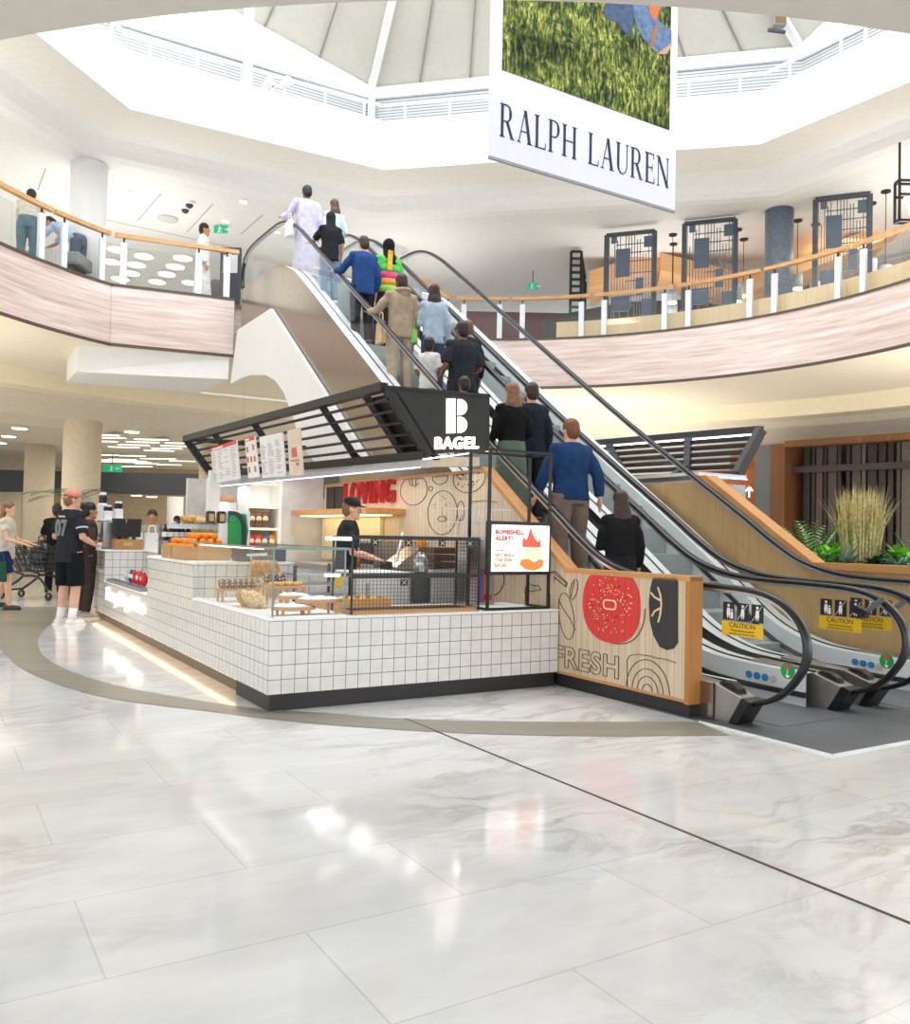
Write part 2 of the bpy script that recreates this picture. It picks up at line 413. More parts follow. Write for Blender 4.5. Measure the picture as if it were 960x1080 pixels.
# storefront behind the planter, right
A = at_z(797, 470, 3.5); B = at_z(960, 459, 3.5); A.z = B.z = 0
sd = (B-A).normalized(); FS = Matrix.Translation(A) @ Matrix(((sd.x, -sd.y, 0, 0), (sd.y, sd.x, 0, 0), (0,0,1,0), (0,0,0,1)))
MB().box(0, .38, 0, .5, 0, 3.5).build('wall_pilaster', M['granite_d'], frame=FS, kind='structure')
m = MB(); m.box(.38, .72, -.02, .9, 0, 3.5); m.box(.72, 9, -.02, .3, 3.42, 3.56); m.build('wall_timber_surround', M['redwood'], frame=FS, kind='structure')
MB().box(.72, 9, .85, 1.0, 0, 3.5).build('wall_store', plain('dark_store_interior', (30,24,24), .5), frame=FS, kind='structure')
MB().box(-1.1, -.02, .8, .9, 0, 3.5).build('wall_store_left', wood('orange_store_wall', (176,96,40), (206,124,56), 0, 8), frame=FS, kind='structure')
slat = [plain('slat_umber', (58,46,42), .45), plain('slat_plum', (84,70,66), .4), plain('slat_taupe', (104,94,86), .4), plain('slat_black', (40,34,32), .4)]
scr = thing('slatted_shopfront', 'dark shopfront of upright brown slats and dark crossbar behind the planter', 'shopfront', (.72, .3, 0), frame=FS)
x = .95
while x < 6.6:
    w = rnd.choice([.07, .1, .14, .18]); g = rnd.choice([.03, .05, .07, .12])
    MB().box(x, x+w, .42, .46, .1, 3.42).build('slat', rnd.choice(slat), scr, FS); x += w+g
MB().box(.72, 7, .3, .42, 2.86, 3.0).build('crossbar', plain('dark_plum_beam', (70,58,58), .5), scr, FS)
MB().box(.72, 7, .35, .42, 1.05, 1.1).build('lower_rail', plain('dark_plum_beam', (70,58,58), .5), scr, FS)
def text_mesh(txt, size=1, depth=.02, bold=0, align='CENTER', space=1.0, bev=0):
    cu = bpy.data.curves.new('lettering', 'FONT'); cu.body = txt; cu.size = size; cu.extrude = depth/2; cu.offset = bold; cu.align_x = align; cu.align_y = 'CENTER'; cu.space_character = space
    if bev: cu.bevel_depth = bev
    o = bpy.data.objects.new('lettering', cu); COL.objects.link(o); bpy.context.view_layer.update()
    me = bpy.data.meshes.new_from_object(o.evaluated_get(bpy.context.evaluated_depsgraph_get()))
    bpy.data.objects.remove(o); bpy.data.curves.remove(cu); return me
def lettering(txt, origin, right, up, size, depth, mat, parent=None, frame=FW, name='lettering', bold=0, xs=1.0, ys=1.0, align='CENTER', space=1.0, shear=0, fit=None, fat=0):
    """text standing at ORIGIN, reading along RIGHT with UP upward; all in FRAME"""
    me = text_mesh(txt, size, depth, bold, align, space); r, u = Vector(right).normalized(), Vector(up).normalized(); n = r.cross(u)
    if fit:                                                 # stretch to the width and height wanted
        X_ = [v.co.x for v in me.vertices]; Y_ = [v.co.y for v in me.vertices]; kx, ky = fit[0]/(max(X_)-min(X_)), fit[1]/(max(Y_)-min(Y_))
        mx, my = (max(X_)+min(X_))/2, (max(Y_)+min(Y_))/2
        for v in me.vertices: v.co.x = (v.co.x-mx)*kx; v.co.y = (v.co.y-my)*ky
    m = MB(); m.v = [Vector(origin) + r*((v.co.x + shear*v.co.y)*xs) + u*(v.co.y*ys) + n*v.co.z for v in me.vertices]
    m.f = [list(p.vertices) for p in me.polygons]; bpy.data.meshes.remove(me)
    if fat:                                                 # heavier strokes: the same letter set eight times round itself
        n0, v0, f0 = len(m.v), list(m.v), list(m.f)
        for k in range(8):
            a = PI*k/4; o = len(m.v); m.v += [p + r*(fat*math.cos(a)) + u*(fat*math.sin(a)) for p in v0]; m.f += [[i + o for i in f] for f in f0]
    m.m = [0]*len(m.f)
    return m.build(name, mat, parent, frame)
sg = thing('directional_sign', 'brown hanging sign reading ORE with an upward arrow left of the granite pilaster', 'sign', (-1.0, .3, 2.6), frame=FS)
p = at_y(768, 518, 19.6)
MB().box(-1.9, -.05, .3, .36, 2.05, 3.0).build('board', wood('sign_brown_wood', (150,86,44), (176,104,56), 0, 8), sg, FS)
lettering('ORE', (-.64, .29, 2.36), (1,0,.16), (0,0,1), 1, .02, M['sign_w'], sg, FS, bold=.0, fit=(.4,.2))
m = MB(); m.bar((-.3,.285,2.32),(-.3,.285,2.56),.03,.02,up=(0,1,0)); m.bar((-.39,.285,2.47),(-.3,.285,2.57),.03,.02,up=(0,1,0)); m.bar((-.21,.285,2.47),(-.3,.285,2.57),.03,.02,up=(0,1,0)); m.build('arrow', M['sign_w'], sg, FS)

# ------------------------------------------------------------------ upper floor surroundings
def fixed(pts, z): return [Vector((x, y, z)) for x, y in pts]
PP = [(-6.2,12.3),(-5.66,14.51),(-1.54,16.75),(5.33,15.32),(6.95,13.0),(7.2,9.5),(4,6.3),(-2,6.0),(-5.9,9)]
CC = [(-7.2,12.3),(-6.43,15.35),(-1.72,17.87),(5.71,16.39),(7.55,13.6),(8.0,9),(4.5,5.2),(-2.3,4.9),(-7,8.6)]
def scl(pts, k, d=0): 
    out = []
    for x, y in pts:
        q = Vector((x-CX, y-CY)); q = q*k + q.normalized()*d; out.append((q.x+CX, q.y+CY))
    return out
def ringstrip(m, a, za, b, zb):
    A_, B_ = fixed(a, za), fixed(b, zb); A_.append(A_[0]); B_.append(B_[0]); m.strip(A_, B_)
m = MB(); ringstrip(m, PP, 8.4, PP, 9.37); ringstrip(m, PP, 9.37, scl(PP,1,.3), 9.37); ringstrip(m, scl(PP,1,.3), 9.37, scl(PP,1,.3), 9.2); ringstrip(m, scl(PP,1,.3), 9.2, scl(PP,1.0,1.6), 9.2)
m.build('wall_parapet', M['white'], kind='structure')
def dense(pts, n=10):
    out = []
    for i, p in enumerate(pts):
        q = pts[(i+1) % len(pts)]
        out += [(p[0]+(q[0]-p[0])*k/n, p[1]+(q[1]-p[1])*k/n) for k in range(n)]
    return out
m = MB(); cv = [(0, 8.43), (.22, 8.38), (.38, 8.27), (.48, 8.14), (.62, 8.07), (.85, 8.05)]
ringstrip(m, PP, 8.4, CC, 8.43)
m.build('ceiling_upper_soffit', M['offwhite'], kind='structure')
m = MB()
for (d0, z0), (d1, z1) in zip(cv, cv[1:]): ringstrip(m, scl(CC,1,d0), z0, scl(CC,1,d1), z1)
m.build('ceiling_upper_cove', M['white'], kind='structure', smooth=True)
m = MB(); ringstrip(m, scl(CC,1,.85), 8.05, scl(CC,1,15), 8.05); m.build('ceiling_upper', plain('upper_ceiling_paint', (238,238,235), .6, var=.02), kind='structure')
# drum with louvres, railing, clerestory and roof
DD = scl(PP, 1, 1.35)
lv = NT('white_louvres'); zz = lv.xyz(lv.obj())[2]
lvm = lv.set(col=lv.mix(lv.line(zz, .06, .02), rgb(196,200,203), rgb(128,134,140)), rough=.6)
m = MB(); ringstrip(m, DD, 9.2, DD, 10.42); m.build('wall_louvres', lvm, kind='structure')
m = MB(); m2 = scl(DD, 1, -.08); ringstrip(m, m2, 10.42, m2, 10.66); ringstrip(m, m2, 10.42, DD, 10.42); ringstrip(m, m2, 10.66, DD, 10.66); m.build('wall_roof_beam', M['white'], kind='structure')
D = [Vector((x, y, 10.66)) for x, y in DD]
roofm = plain('roof_soffit_panel', (206,202,192), .7, var=.02)
def inward(p, d, dz): q = Vector((CX-p.x, CY-p.y, 0)).normalized(); return p + q*d + Vector((0,0,dz))
d0, d1, d2, d3 = D[1], D[2], D[3], D[4]
m = MB(); h1, h2 = inward(d1, 3.2, 1.75), inward(d2, 3.2, 1.75); m._a([d1,d2,h2,h1], [(0,1,2,3)])
v1 = d1 + (d0-d1)*.62 + Vector((0,0,.78)); v2 = d2 + (d3-d2)*.6 + Vector((0,0,.78))
m._a([d1,h1,inward(v1,2.6,1.4),v1], [(0,1,2,3)]); m._a([d2,v2,inward(v2,2.6,1.4),h2], [(0,1,2,3)])
m.build('ceiling_roof', roofm, kind='structure')
sm = MB()
for k in range(1, 8): a = d1.lerp(d2, k/8); b = h1.lerp(h2, k/8); sm.bar(a-Vector((0,0,.02)), b-Vector((0,0,.02)), .035, .02)
for k in (1,2): a = d1.lerp(v1, k/3); b = h1.lerp(inward(v1,2.6,1.4), k/3); sm.bar(a-Vector((0,0,.02)), b-Vector((0,0,.02)), .035, .02); a = d2.lerp(v2, k/3); b = h2.lerp(inward(v2,2.6,1.4), k/3); sm.bar(a-Vector((0,0,.02)), b-Vector((0,0,.02)), .035, .02)
sm.build('ceiling_roof_seams', plain('roof_seam', (150,146,138), .7), kind='structure')
rf = MB(); rf.bar(d1-Vector((0,0,.06)), v1-Vector((0,0,.06)), .16, .16); rf.bar(d2-Vector((0,0,.06)), v2-Vector((0,0,.06)), .16, .16); rf.bar(d1-Vector((0,0,.08)), h1-Vector((0,0,.08)), .14, .12); rf.bar(d2-Vector((0,0,.08)), h2-Vector((0,0,.08)), .14, .12)
rf.build('ceiling_rafters', M['white'], kind='structure')
for i, (a, b, v) in enumerate(((d0, d1, v1), (d3, d2, v2))):
    m = MB(); m._a([b, v, a + Vector((0,0,1.3)), a], [(0,1,2,3)]); m.build('window_%d' % (i+1), M['glass'], kind='structure')
    m = MB()
    for k in (.3, .55, .8): q = b.lerp(a, k); m.bar(q, q+Vector((0,0,.05+1.25*k)), .06, .06)
    m.build('window_frame_%d' % (i+1), M['lgrey'], kind='structure')
def pillar(p, r, z0, z1, mat, name='wall_column'): MB().lathe([(r,z0),(r,z1)], (p.x,p.y,0), 28).build(name, mat, kind='structure', smooth=True)
pc = at_y(262, 50, 15.9); pillar(pc, .09, 9.2, 11.3, M['white']); pillar(d1 + Vector((.05,-.15,0)), .08, 9.2, 12.2, M['white'])
# railing on the parapet
rp = scl(PP, 1, .16); seq = [0,1,2,3,4]
rail = thing('parapet_railing', 'white tubular railing along the top of the white parapet under the roof', 'railing', (0, 16, 9.37))
pts = [Vector((rp[i][0], rp[i][1], 9.74)) for i in seq]
MB().sweep(pts, [(-.025,-.025),(.025,-.025),(.025,.025),(-.025,.025)]).build('top_rail', M['white'], rail)
for i in range(len(pts)-1):
    n = max(2, round((pts[i+1]-pts[i]).length/.85))
    for k in range(n):
        q = pts[i].lerp(pts[i+1], (k+.5)/n); MB().bar(q, (q.x,q.y,9.37), .035, .035).build('post', M['white'], rail)
# upper columns
pillar(at_y(92, 250, 16), .325, 5.5, 8.06, M['white']); pillar(at_y(821.5, 290, 17.5), .28, 5.5, 8.06, M['granite']); pillar(at_y(405, 300, 20.5), .55, 5.5, 8.06, M['white'])
# upper-floor back walls
MB().box(-32, -1.5, 31, 31.3, 5.5, 8.06).build('wall_upper_back', plain('upper_back_wall', (196,198,190), .7), kind='structure')
MB().box(-1.4, 3.0, 24, 24.3, 5.5, 7.55).build('wall_upper_maroon', M['maroon'], kind='structure')
q = at_y(575, 330, 22); q2 = at_y(660, 330, 22)
m = MB(); m.prism([(q.x, 5.5), (8.5, 5.5), (8.5, 7.6), (q2.x, 7.35), (q.x+.2, 6.95), (q.x, 6.9)], 'y', 22, 22.3); m.build('wall_upper_dark', plain('dark_brown_shop_wall', (62,54,48), .6), kind='structure')
MB().hexa([(8.5,22,5.5),(16,12,5.5),(16.3,12.2,5.5),(8.8,22.2,5.5)], [(8.5,22,7.9),(16,12,7.9),(16.3,12.2,7.9),(8.8,22.2,7.9)]).build('wall_upper_right', plain('brown_restaurant_wall', (112,98,86), .6), kind='structure')
# amber timber canopy over the restaurant
m = MB()
for (xa, ya), (xb, yb), Y in (((621,286),(697,262),20.6), ((697,266),(790,290),20.2), ((790,292),(960,224),18.6)):
    a, b = at_y(xa, ya, Y), at_y(xb, yb, Y); h = .42 if Y > 19 else .36
    m.hexa([a-Vector((0,0,h)), b-Vector((0,0,h)), b+Vector((.3,1.6,-h)), a+Vector((.3,1.6,-h))], [a, b, b+Vector((.3,1.6,.12)), a+Vector((.3,1.6,.12))])
m.build('ceiling_timber_canopy', M['amber'], kind='structure')
aa = [math.radians(a) for a in range(-5, 78, 3)]
m = MB()
for a, b in zip(aa, aa[1:]): m.hexa([ringp(a,7.76,5.5),ringp(b,7.76,5.5),ringp(b,7.84,5.5),ringp(a,7.84,5.5)], [ringp(a,7.76,6.02),ringp(b,7.76,6.02),ringp(b,7.84,6.02),ringp(a,7.84,6.02)])
m.build('wall_low_maple', M['lightwood'], kind='structure')

# ------------------------------------------------------------------ balustrades of the upper floor
def ring_at(px, r, z, lo, hi):                              # angle on the ring seen at picture column px
    best = None
    for k in range(2001):
        a = math.radians(lo + (hi-lo)*k/2000); e = abs(proj(ringp(a, r, z))[0] - px)
        if best is None or e < best[0]: best = (e, a)
    return best[1]
def balustrade(name_label, posts, rails, panes, loc):
    """POSTS: (point, sideways direction); RAILS and PANES: runs of points, all at deck height"""
    b = thing('glass_balustrade', name_label, 'balustrade', loc, 'balustrades of the upper floor')
    for p, t in posts:
        n = Vector((-t.y, t.x, 0)); m = MB(); a = Vector((p.x, p.y, 5.6))
        m.hexa([a-t*.055-n*.03, a+t*.055-n*.03, a+t*.055+n*.03, a-t*.055+n*.03], [Vector(q)+Vector((0,0,.78)) for q in (a-t*.055-n*.03, a+t*.055-n*.03, a+t*.055+n*.03, a-t*.055+n*.03)])
        o = m.build('post', M['post_white'], b)
        MB().bar(a+Vector((0,0,.78)), a+Vector((0,0,.9)), .025).build('bracket', M['black'], o)
    for r in rails:
        MB().sweep([q + Vector((0,0,6.5-q.z)) for q in r], [(-.045,-.035),(.045,-.035),(.045,.035),(-.045,.035)]).build('handrail', M['rail_wood'], b)
    for r in panes:
        lo = [Vector((q.x,q.y,5.6)) for q in r]; hi = [Vector((q.x,q.y,6.33)) for q in r]
        m = MB()
        for (a, c), (d, e) in zip(zip(lo, hi), zip(lo[1:], hi[1:])):
            n = Vector((-(d-a).y, (d-a).x, 0)).normalized()*.006
            m.hexa([a-n, d-n, d+n, a+n], [c-n, e-n, e+n, c+n])
        m.build('glass_panel', M['glass_bal'], b)
    return b
def ringrun(a, b, r=RD+.05, n=6): return [ringp(a+(b-a)*k/n, r, 0) for k in range(n+1)]
pa = [ring_at(x, RD+.05, 5.9, -5, 110) for x in (472, 489, 527, 551, 613, 637, 701, 726, 791, 817, 884, 911)]
ra = [(ring_at(a, RD+.03, 6.5, -10, 110), ring_at(b, RD+.03, 6.5, -10, 110)) for a, b in ((482,537),(541,623),(628,711),(716.5,802),(807,896),(900,975))]
pn = list(zip(pa, pa[1:])) + [(pa[-1], math.radians(-8))]
tr = lambda a: Vector((-math.sin(a), math.cos(a), 0))
rails = [ringrun(a, b, RD+.03) for a, b in ra]; q0, q1 = at_z(441, 293, 6.5), ringp(ra[0][0]+.012, RD+.03, 0); rails.append([q0, q1])
balustrade('long curved glass balustrade with white posts along the right gallery', [(ringp(a, RD+.05, 0), tr(a)) for a in pa], rails, [ringrun(a, b) for a, b in pn], ringp(.8, RD, 5.6))
pb = [ring_at(x, RD+.05, 5.9, 146, 175) for x in (107, 67, 43)] + [math.radians(174)]
rb = [(ring_at(116, RD+.03, 6.5, 140, 190), ring_at(58, RD+.03, 6.5, 140, 190)), (ring_at(55, RD+.03, 6.5, 140, 190), math.radians(180))]
balustrade('short curved glass balustrade by the white round column at far left', [(ringp(a, RD+.05, 0), tr(a)) for a in pb[:3]], [ringrun(a, b, RD+.03) for a, b in rb], [ringrun(a, b) for a, b in zip(pb, pb[1:])] + [ringrun(pb[-1], math.radians(186))], ringp(2.8, RD, 5.6))
s0, s1 = kw(.58, 10.33, 0), kw(2.66, 10.0, 0); st = (s1-s0).normalized()
def on_seg(px, z):
    return min((s0.lerp(s1, k/400) for k in range(-20, 440)), key=lambda q: abs(proj((q.x,q.y,z))[0]-px))
ps = [on_seg(x, 5.9) for x in (130, 209, 239)]
balustrade('straight glass balustrade left of the escalator landing', [(p, st) for p in ps], [[on_seg(121, 6.5), on_seg(252, 6.5)]], [[ringp(pb[0], RD+.05, 0), ps[0]], [ps[0], ps[1]], [ps[1], ps[2]]], s0.lerp(s1, .5) + Vector((0,0,5.6)))

m = MB()
for (xa, ya), (xb, yb) in (((48,178),(40,200)),((170,204),(145,233)),((225,215),(197,245)),((277,227),(254,247)),((112,232),(250,262))): m.bar(at_z(xa,ya,8.046), at_z(xb,yb,8.046), .02, .008)
m.build('ceiling_joints', plain('ceiling_joint', (176,174,170), .7), kind='structure')
# ------------------------------------------------------------------ ceiling fittings
def disc_light(p, rx, ry, name, label, cat, group, mat=M['lamp_w']):
    t = thing(name, label, cat, p, group); m = MB()
    m.lathe([(1.08,0),(1.08,-.03),(1,-.035)], (0,0,0), 24); m.v = [Vector((v.x*rx, v.y*ry, v.z)) for v in m.v]; m.build('rim', M['white'], t, at(t))
    m = MB(); m.lathe([(1,-.034),(.98,-.05)], (0,0,0), 24); m.v = [Vector((v.x*rx, v.y*ry, v.z)) for v in m.v]; m.build('diffuser', mat, t, at(t)); return t
oval = None
for i, (x, y) in enumerate([(152,269),(144,278),(138,287),(166,296),(176,288),(185,280),(193,271),(201,297),(127,293),(118,275),(124,262)]):
    p = at_z(x, y, 8.04)
    if oval is None: oval = disc_light(p, .23, .23, 'round_ceiling_light', 'round white ceiling light seen through the glass of the left gallery', 'ceiling light', 'round lights over the left gallery')
    else: dup(oval, FW, p)
lin_px = [(465,121),(495,133),(460,149),(690,141),(610,166),(565,176),(650,153),(725,192),(805,171),(760,182),(828,158),(480,212),(600,216),(630,246),(545,243),(700,229),(740,229),(670,252),(520,235),(770,257),(640,265),(590,265),(500,243),(570,238),(560,232),(610,240),(830,240)]
# linear lights of the lower ceiling: crop of the photograph at 4.32 px per px, offset (0, 430)
ll = None
for (x, y) in lin_px:
    p = at_z(x/4.32, 430 + y/4.32, 3.49)
    if ll is None:
        ll = thing('linear_ceiling_light', 'white linear light in the lower ceiling behind the beige columns', 'ceiling light', p, 'linear lights of the lower ceiling')
        MB().box(-.42,.42,-.09,.09,-.02,.005).build('frame', M['white'], ll, at(ll)); MB().box(-.4,.4,-.07,.07,-.03,-.018).build('diffuser', M['lamp'], ll, at(ll))
    else: dup(ll, FW, p)
dl = None
for (x, y) in [(90,88),(40,125),(0,155),(601,104)]:
    p = at_z(x/4.32, 430 + y/4.32, 3.49)
    if dl is None: dl = disc_light(p, .16, .16, 'recessed_downlight', 'small recessed downlight in the lower ceiling by the columns', 'ceiling light', 'downlights of the lower ceiling', M['lamp'])
    else: dup(dl, FW, p)
for (x, y) in [(144,521.5),(160,523)]:
    dup(dl, FW, at_y(x, y, 27) , group='downlights of the lower ceiling')
cam0 = None
for i, ((x, y), lb) in enumerate([((200,214),'white dome camera on the upper ceiling, the right one of the pair'), ((195.5,219.5),'white dome camera on the upper ceiling, the left one of the pair')]):
    t = thing('ceiling_camera', lb, 'security camera', at_z(x, y-1.5, 8.05)); cam0 = t
    MB().lathe([(.11,0),(.11,-.06),(.085,-.07)], (0,0,0), 16).build('housing', M['white'], t, at(t), smooth=False); MB().ell((0,0,-.07),(.08,.08,.075)).build('lens_dome', M['dark'], t, at(t), smooth=True)
t = thing('ceiling_speaker', 'flat oval ceiling fitting left of the dome cameras', 'ceiling fitting', at_z(177, 230, 8.05))
MB().lathe([(.22,0),(.22,-.04),(.15,-.06)], (0,0,0), 20).build('ring', M['lgrey'], t, at(t))
for (x, y) in ((130,210.5),(238,232.5),(137,202),(257,212)): dup(dl, FW, at_z(x, y, 8.045), label='small recessed downlight in the upper ceiling at left', group='downlights of the upper ceiling', scale=.5)
def exit_sign(p, label, w=.5, h=.22):
    t = thing('exit_sign', label, 'exit sign', p); F = at(t)
    MB().box(-w/2,w/2,-.02,.02,-h/2,h/2).build('green_panel', glow('exit_green', (20,160,112), .45), t, F)
    m = MB(); m.ell((-.02,-.025,.055),(.022,.01,.022),8,6); m.bar((-.02,-.025,.03),(-.03,-.025,-.03),.035,.01,up=(0,1,0)); m.bar((-.03,-.025,-.03),(-.06,-.025,-.085),.02,.01,up=(0,1,0)); m.bar((-.03,-.025,-.03),(.02,-.025,-.075),.02,.01,up=(0,1,0)); m.bar((-.02,-.025,.02),(.03,-.025,0),.015,.01,up=(0,1,0)); m.bar((.1,-.025,0),(.2,-.025,0),.025,.01,up=(0,1,0)); m.build('running_figure', M['paper'], t, F)
    MB().box(-.01,.01,-.01,.01,h/2,h/2+.3).build('hanger', M['dark'], t, F)
exit_sign(at_y(233, 242, 19), 'green exit sign under the upper ceiling near the escalator top', .3, .16)
exit_sign(at_y(562, 302, 20.5), 'green exit sign beside the dark shop on the right gallery', .28, .15)
exit_sign(at_y(118.5, 494, 25.5), 'green exit sign above the charcoal bulkhead', .55)
# ================================================================== escalators (in kiosk axes: u across, v along and up)
HV = [(-1.62,.15),(-1.85,.15),(-2.1,.24),(-2.27,.42),(-2.32,.58),(-2.27,.74),(-2.12,.87),(-1.9,.935),(-1.5,.955),(-1.05,.965),(-.7,1.0),(-.34,1.1),(0,1.29),(.4,1.56),(1.2,2.08),(2.478,2.93),(4.5,4.345),(6.6,5.815),(7.05,6.11),(7.45,6.32),(7.85,6.43),(8.3,6.46),(9.2,6.46),(9.6,6.4),(9.83,6.22),(9.9,6.0),(9.84,5.8),(9.66,5.7)]
DV = [(-1.62,.27),(-1.0,.28),(-.55,.33),(-.1,.5),(.4,.86),(1.2,1.42),(2.478,2.27),(4.5,3.685),(6.6,5.155),(7.1,5.45),(7.6,5.64),(8.2,5.7),(9.6,5.7)]
hv = spline([(0,a,b) for a,b in HV], 6); dv = spline([(0,a,b) for a,b in DV], 6)
def stepz(v): return min(5.5, max(0.0, .7*(v+.62)))          # height of the tread surface
def zat(path, v):
    best = None
    for a, b in zip(path, path[1:]):
        if (a.y <= v <= b.y) and b.y > a.y:
            z = a.z + (b.z-a.z)*(v-a.y)/(b.y-a.y); best = z if best is None else max(best, z)
    return best
dark_strip = plain('black_skirt_brush', (40,42,44), .6)
def escalator(name, us, label):
    uL, uR = us
    e = thing(name, label, 'escalator', ((uL+uR)/2, 3.5, 0), frame=FK)
    for u, side in ((uL, -1), (uR, 1)):
        MB().sweep([Vector((u, p.y, p.z)) for p in hv], [(-.017,-.03),(.012,-.032),(.019,-.02),(.019,.02),(.012,.032),(-.017,.03)], up=(1,0,0)).sweep([Vector((u, p.y, p.z-.001)) for p in hv[2:3]]*2, [(0,0),(0,.001),(.001,0)]).build('handrail', M['rubber'], e, FK, smooth=True)
        # bright track below the handrail
        MB().sweep([Vector((u, p.y, p.z-.03)) for p in hv[30:-20]], [(-.018,-.012),(.018,-.012),(.018,.012),(-.018,.012)]).build('handrail_track', M['steel'], e, FK)
        # glass panes between deck and handrail
        cuts = [-1.62, -.2, 1.55, 3.2, 4.9, 6.6, 8.2, 9.64]
        for a, b in zip(cuts, cuts[1:]):
            vs = [a + (b-a)*k/14 for k in range(15)]
            top = [(v, (zat(hv, v) or .9) - .03) for v in vs]; bot = [(v, (zat(dv, v) or .27) - .01) for v in vs]
            if a < -1.6: top = [(p.y, p.z) for p in hv if p.y < -1.62 and p.z > .3][::1] + top; top = [(y, z-.0) for y, z in top]
            if b > 9.6: top = top + [(p.y, p.z) for p in hv[-18:] if p.y > 9.64]
            MB().prism(bot + top[::-1], 'x', u-.006, u+.006).build('glass_panel', M['glass'], e, FK)
        # outer deck strip and inner skirt
        i0, i1 = sorted((u + side*.09, u - side*.16))
        m = MB(); m.strip([Vector((i0, p.y, p.z)) for p in dv], [Vector((i1, p.y, p.z)) for p in dv]); m.build('deck_strip', M['alu'], e, FK)
        ui = u - side*.16
        m = MB(); m.strip([Vector((ui, p.y, p.z)) for p in dv], [Vector((ui, p.y, p.z-.62)) for p in dv]); m.build('skirt_panel', M['alu'], e, FK)
        m = MB(); m.sweep([Vector((ui - side*.012, p.y, p.z-.17)) for p in dv], [(-.012,-.02),(.012,-.02),(.012,.02),(-.012,.02)]); m.build('brush_strip', dark_strip, e, FK)
        m = MB(); m.sweep([Vector((u - side*.05, p.y, p.z+.006)) for p in dv], [(-.006,-.006),(.006,-.006),(.006,.006),(-.006,.006)]); m.build('deck_joint', M['rubber'], e, FK)
        # outer cladding, down to the floor at the bottom and along the truss above
        uo = u + side*.09
        low = [(p.y, max(0, p.z-1.25)) for p in dv]
        m = MB(); m.strip([Vector((uo, p.y, p.z)) for p in dv], [Vector((uo, v, z)) for v, z in low]); m.build('outer_cladding', M['bronze_steel'] if (side < 0 and uL < 3) else M['steel'], e, FK)
        # newel foot: sloping steel box with a black inlet
        a, b = u-.075, u+.085
        m = MB(); m.prism([(-1.02,.0),(-1.02,.3),(-1.62,.27),(-1.86,.2),(-1.74,0)], 'x', a, b); m.build('newel_foot', plain('newel_steel', (168,164,158), .35, .8), e, FK, bevel=.006)
        m = MB(); m.prism([(-1.745,.0),(-1.87,.2),(-1.93,.18),(-1.81,0)], 'x', a-.002, b+.002); m.build('handrail_inlet', M['rubber'], e, FK)
        m = MB(); m.prism([(-1.62,.27),(-1.82,.21),(-1.8,.25),(-1.74,.285),(-1.66,.29)], 'x', u-.04, u+.04); m.build('inlet_hood', M['rubber'], e, FK, bevel=.01)
    w0, w1 = uL+.165, uR-.165
    # treads
    grooved = NT('grooved_tread'); gx = grooved.xyz(grooved.obj()); gm = grooved.set(col=grooved.mix(grooved.line(gx[0], .012, .005), rgb(176,186,186), rgb(142,152,154)), rough=.45, metal=.2)
    first = None
    vs = [-.62 + .4*k for k in range(21)]
    m = MB(); m.box(w0, w1, 0, .4, -.03, 0); me = None
    for k, v in enumerate(vs):
        z = stepz(v + .2) if k else .0
        z = min(5.5, .28*k)
        m = MB(); m.box(w0, w1, v, v+.405, z-.035, z); m.box(w0, w1, v+.375, v+.4, z, z+.28) if k < 20 else None
        m.mi = 1; m.box(w0, w1, v, v+.03, z, z+.002); m.build('step', [gm, plain('step_edge_line', (176,178,160), .5)], e, FK)
    MB().box(w0, w1, -2.0, -.6, -.05, .012).build('comb_plate', M['mat'], e, FK)
    MB().box(w0, w1, 7.75, 9.9, 5.3, 5.505).build('landing_plate', M['alu'], e, FK)
    m = MB(); m.strip([Vector((uL-.05, p.y, p.z-1.25)) for p in dv if p.z > 1.3], [Vector((uR+.05, p.y, p.z-1.25)) for p in dv if p.z > 1.3]); m.build('truss_underside', M['white'], e, FK)
    return e
E1 = (2.80, 3.90); E2 = (4.28, 5.38)
escA = escalator('escalator', E1, 'busy escalator full of riders, next to the kiosk')
escB = escalator('escalator', E2, 'empty escalator on the far side, next to the planted bed')
# white truss casing over the kiosk
cas = [(9.95,4.0),(9.6,4.95),(7.82,4.965),(3.9,2.15),(5.5,2.15),(6.2,2.52),(6.68,3.05),(7.08,3.46),(7.5,3.72),(8.0,3.88),(8.8,4.0),(9.4,4.02)]
MB().prism(cas, 'x', 2.64, 2.705).build('truss_casing', M['white'], None, FK, label='white curved casing panel along the side of the busy escalator above the kiosk', cat='casing panel', bevel=.01)
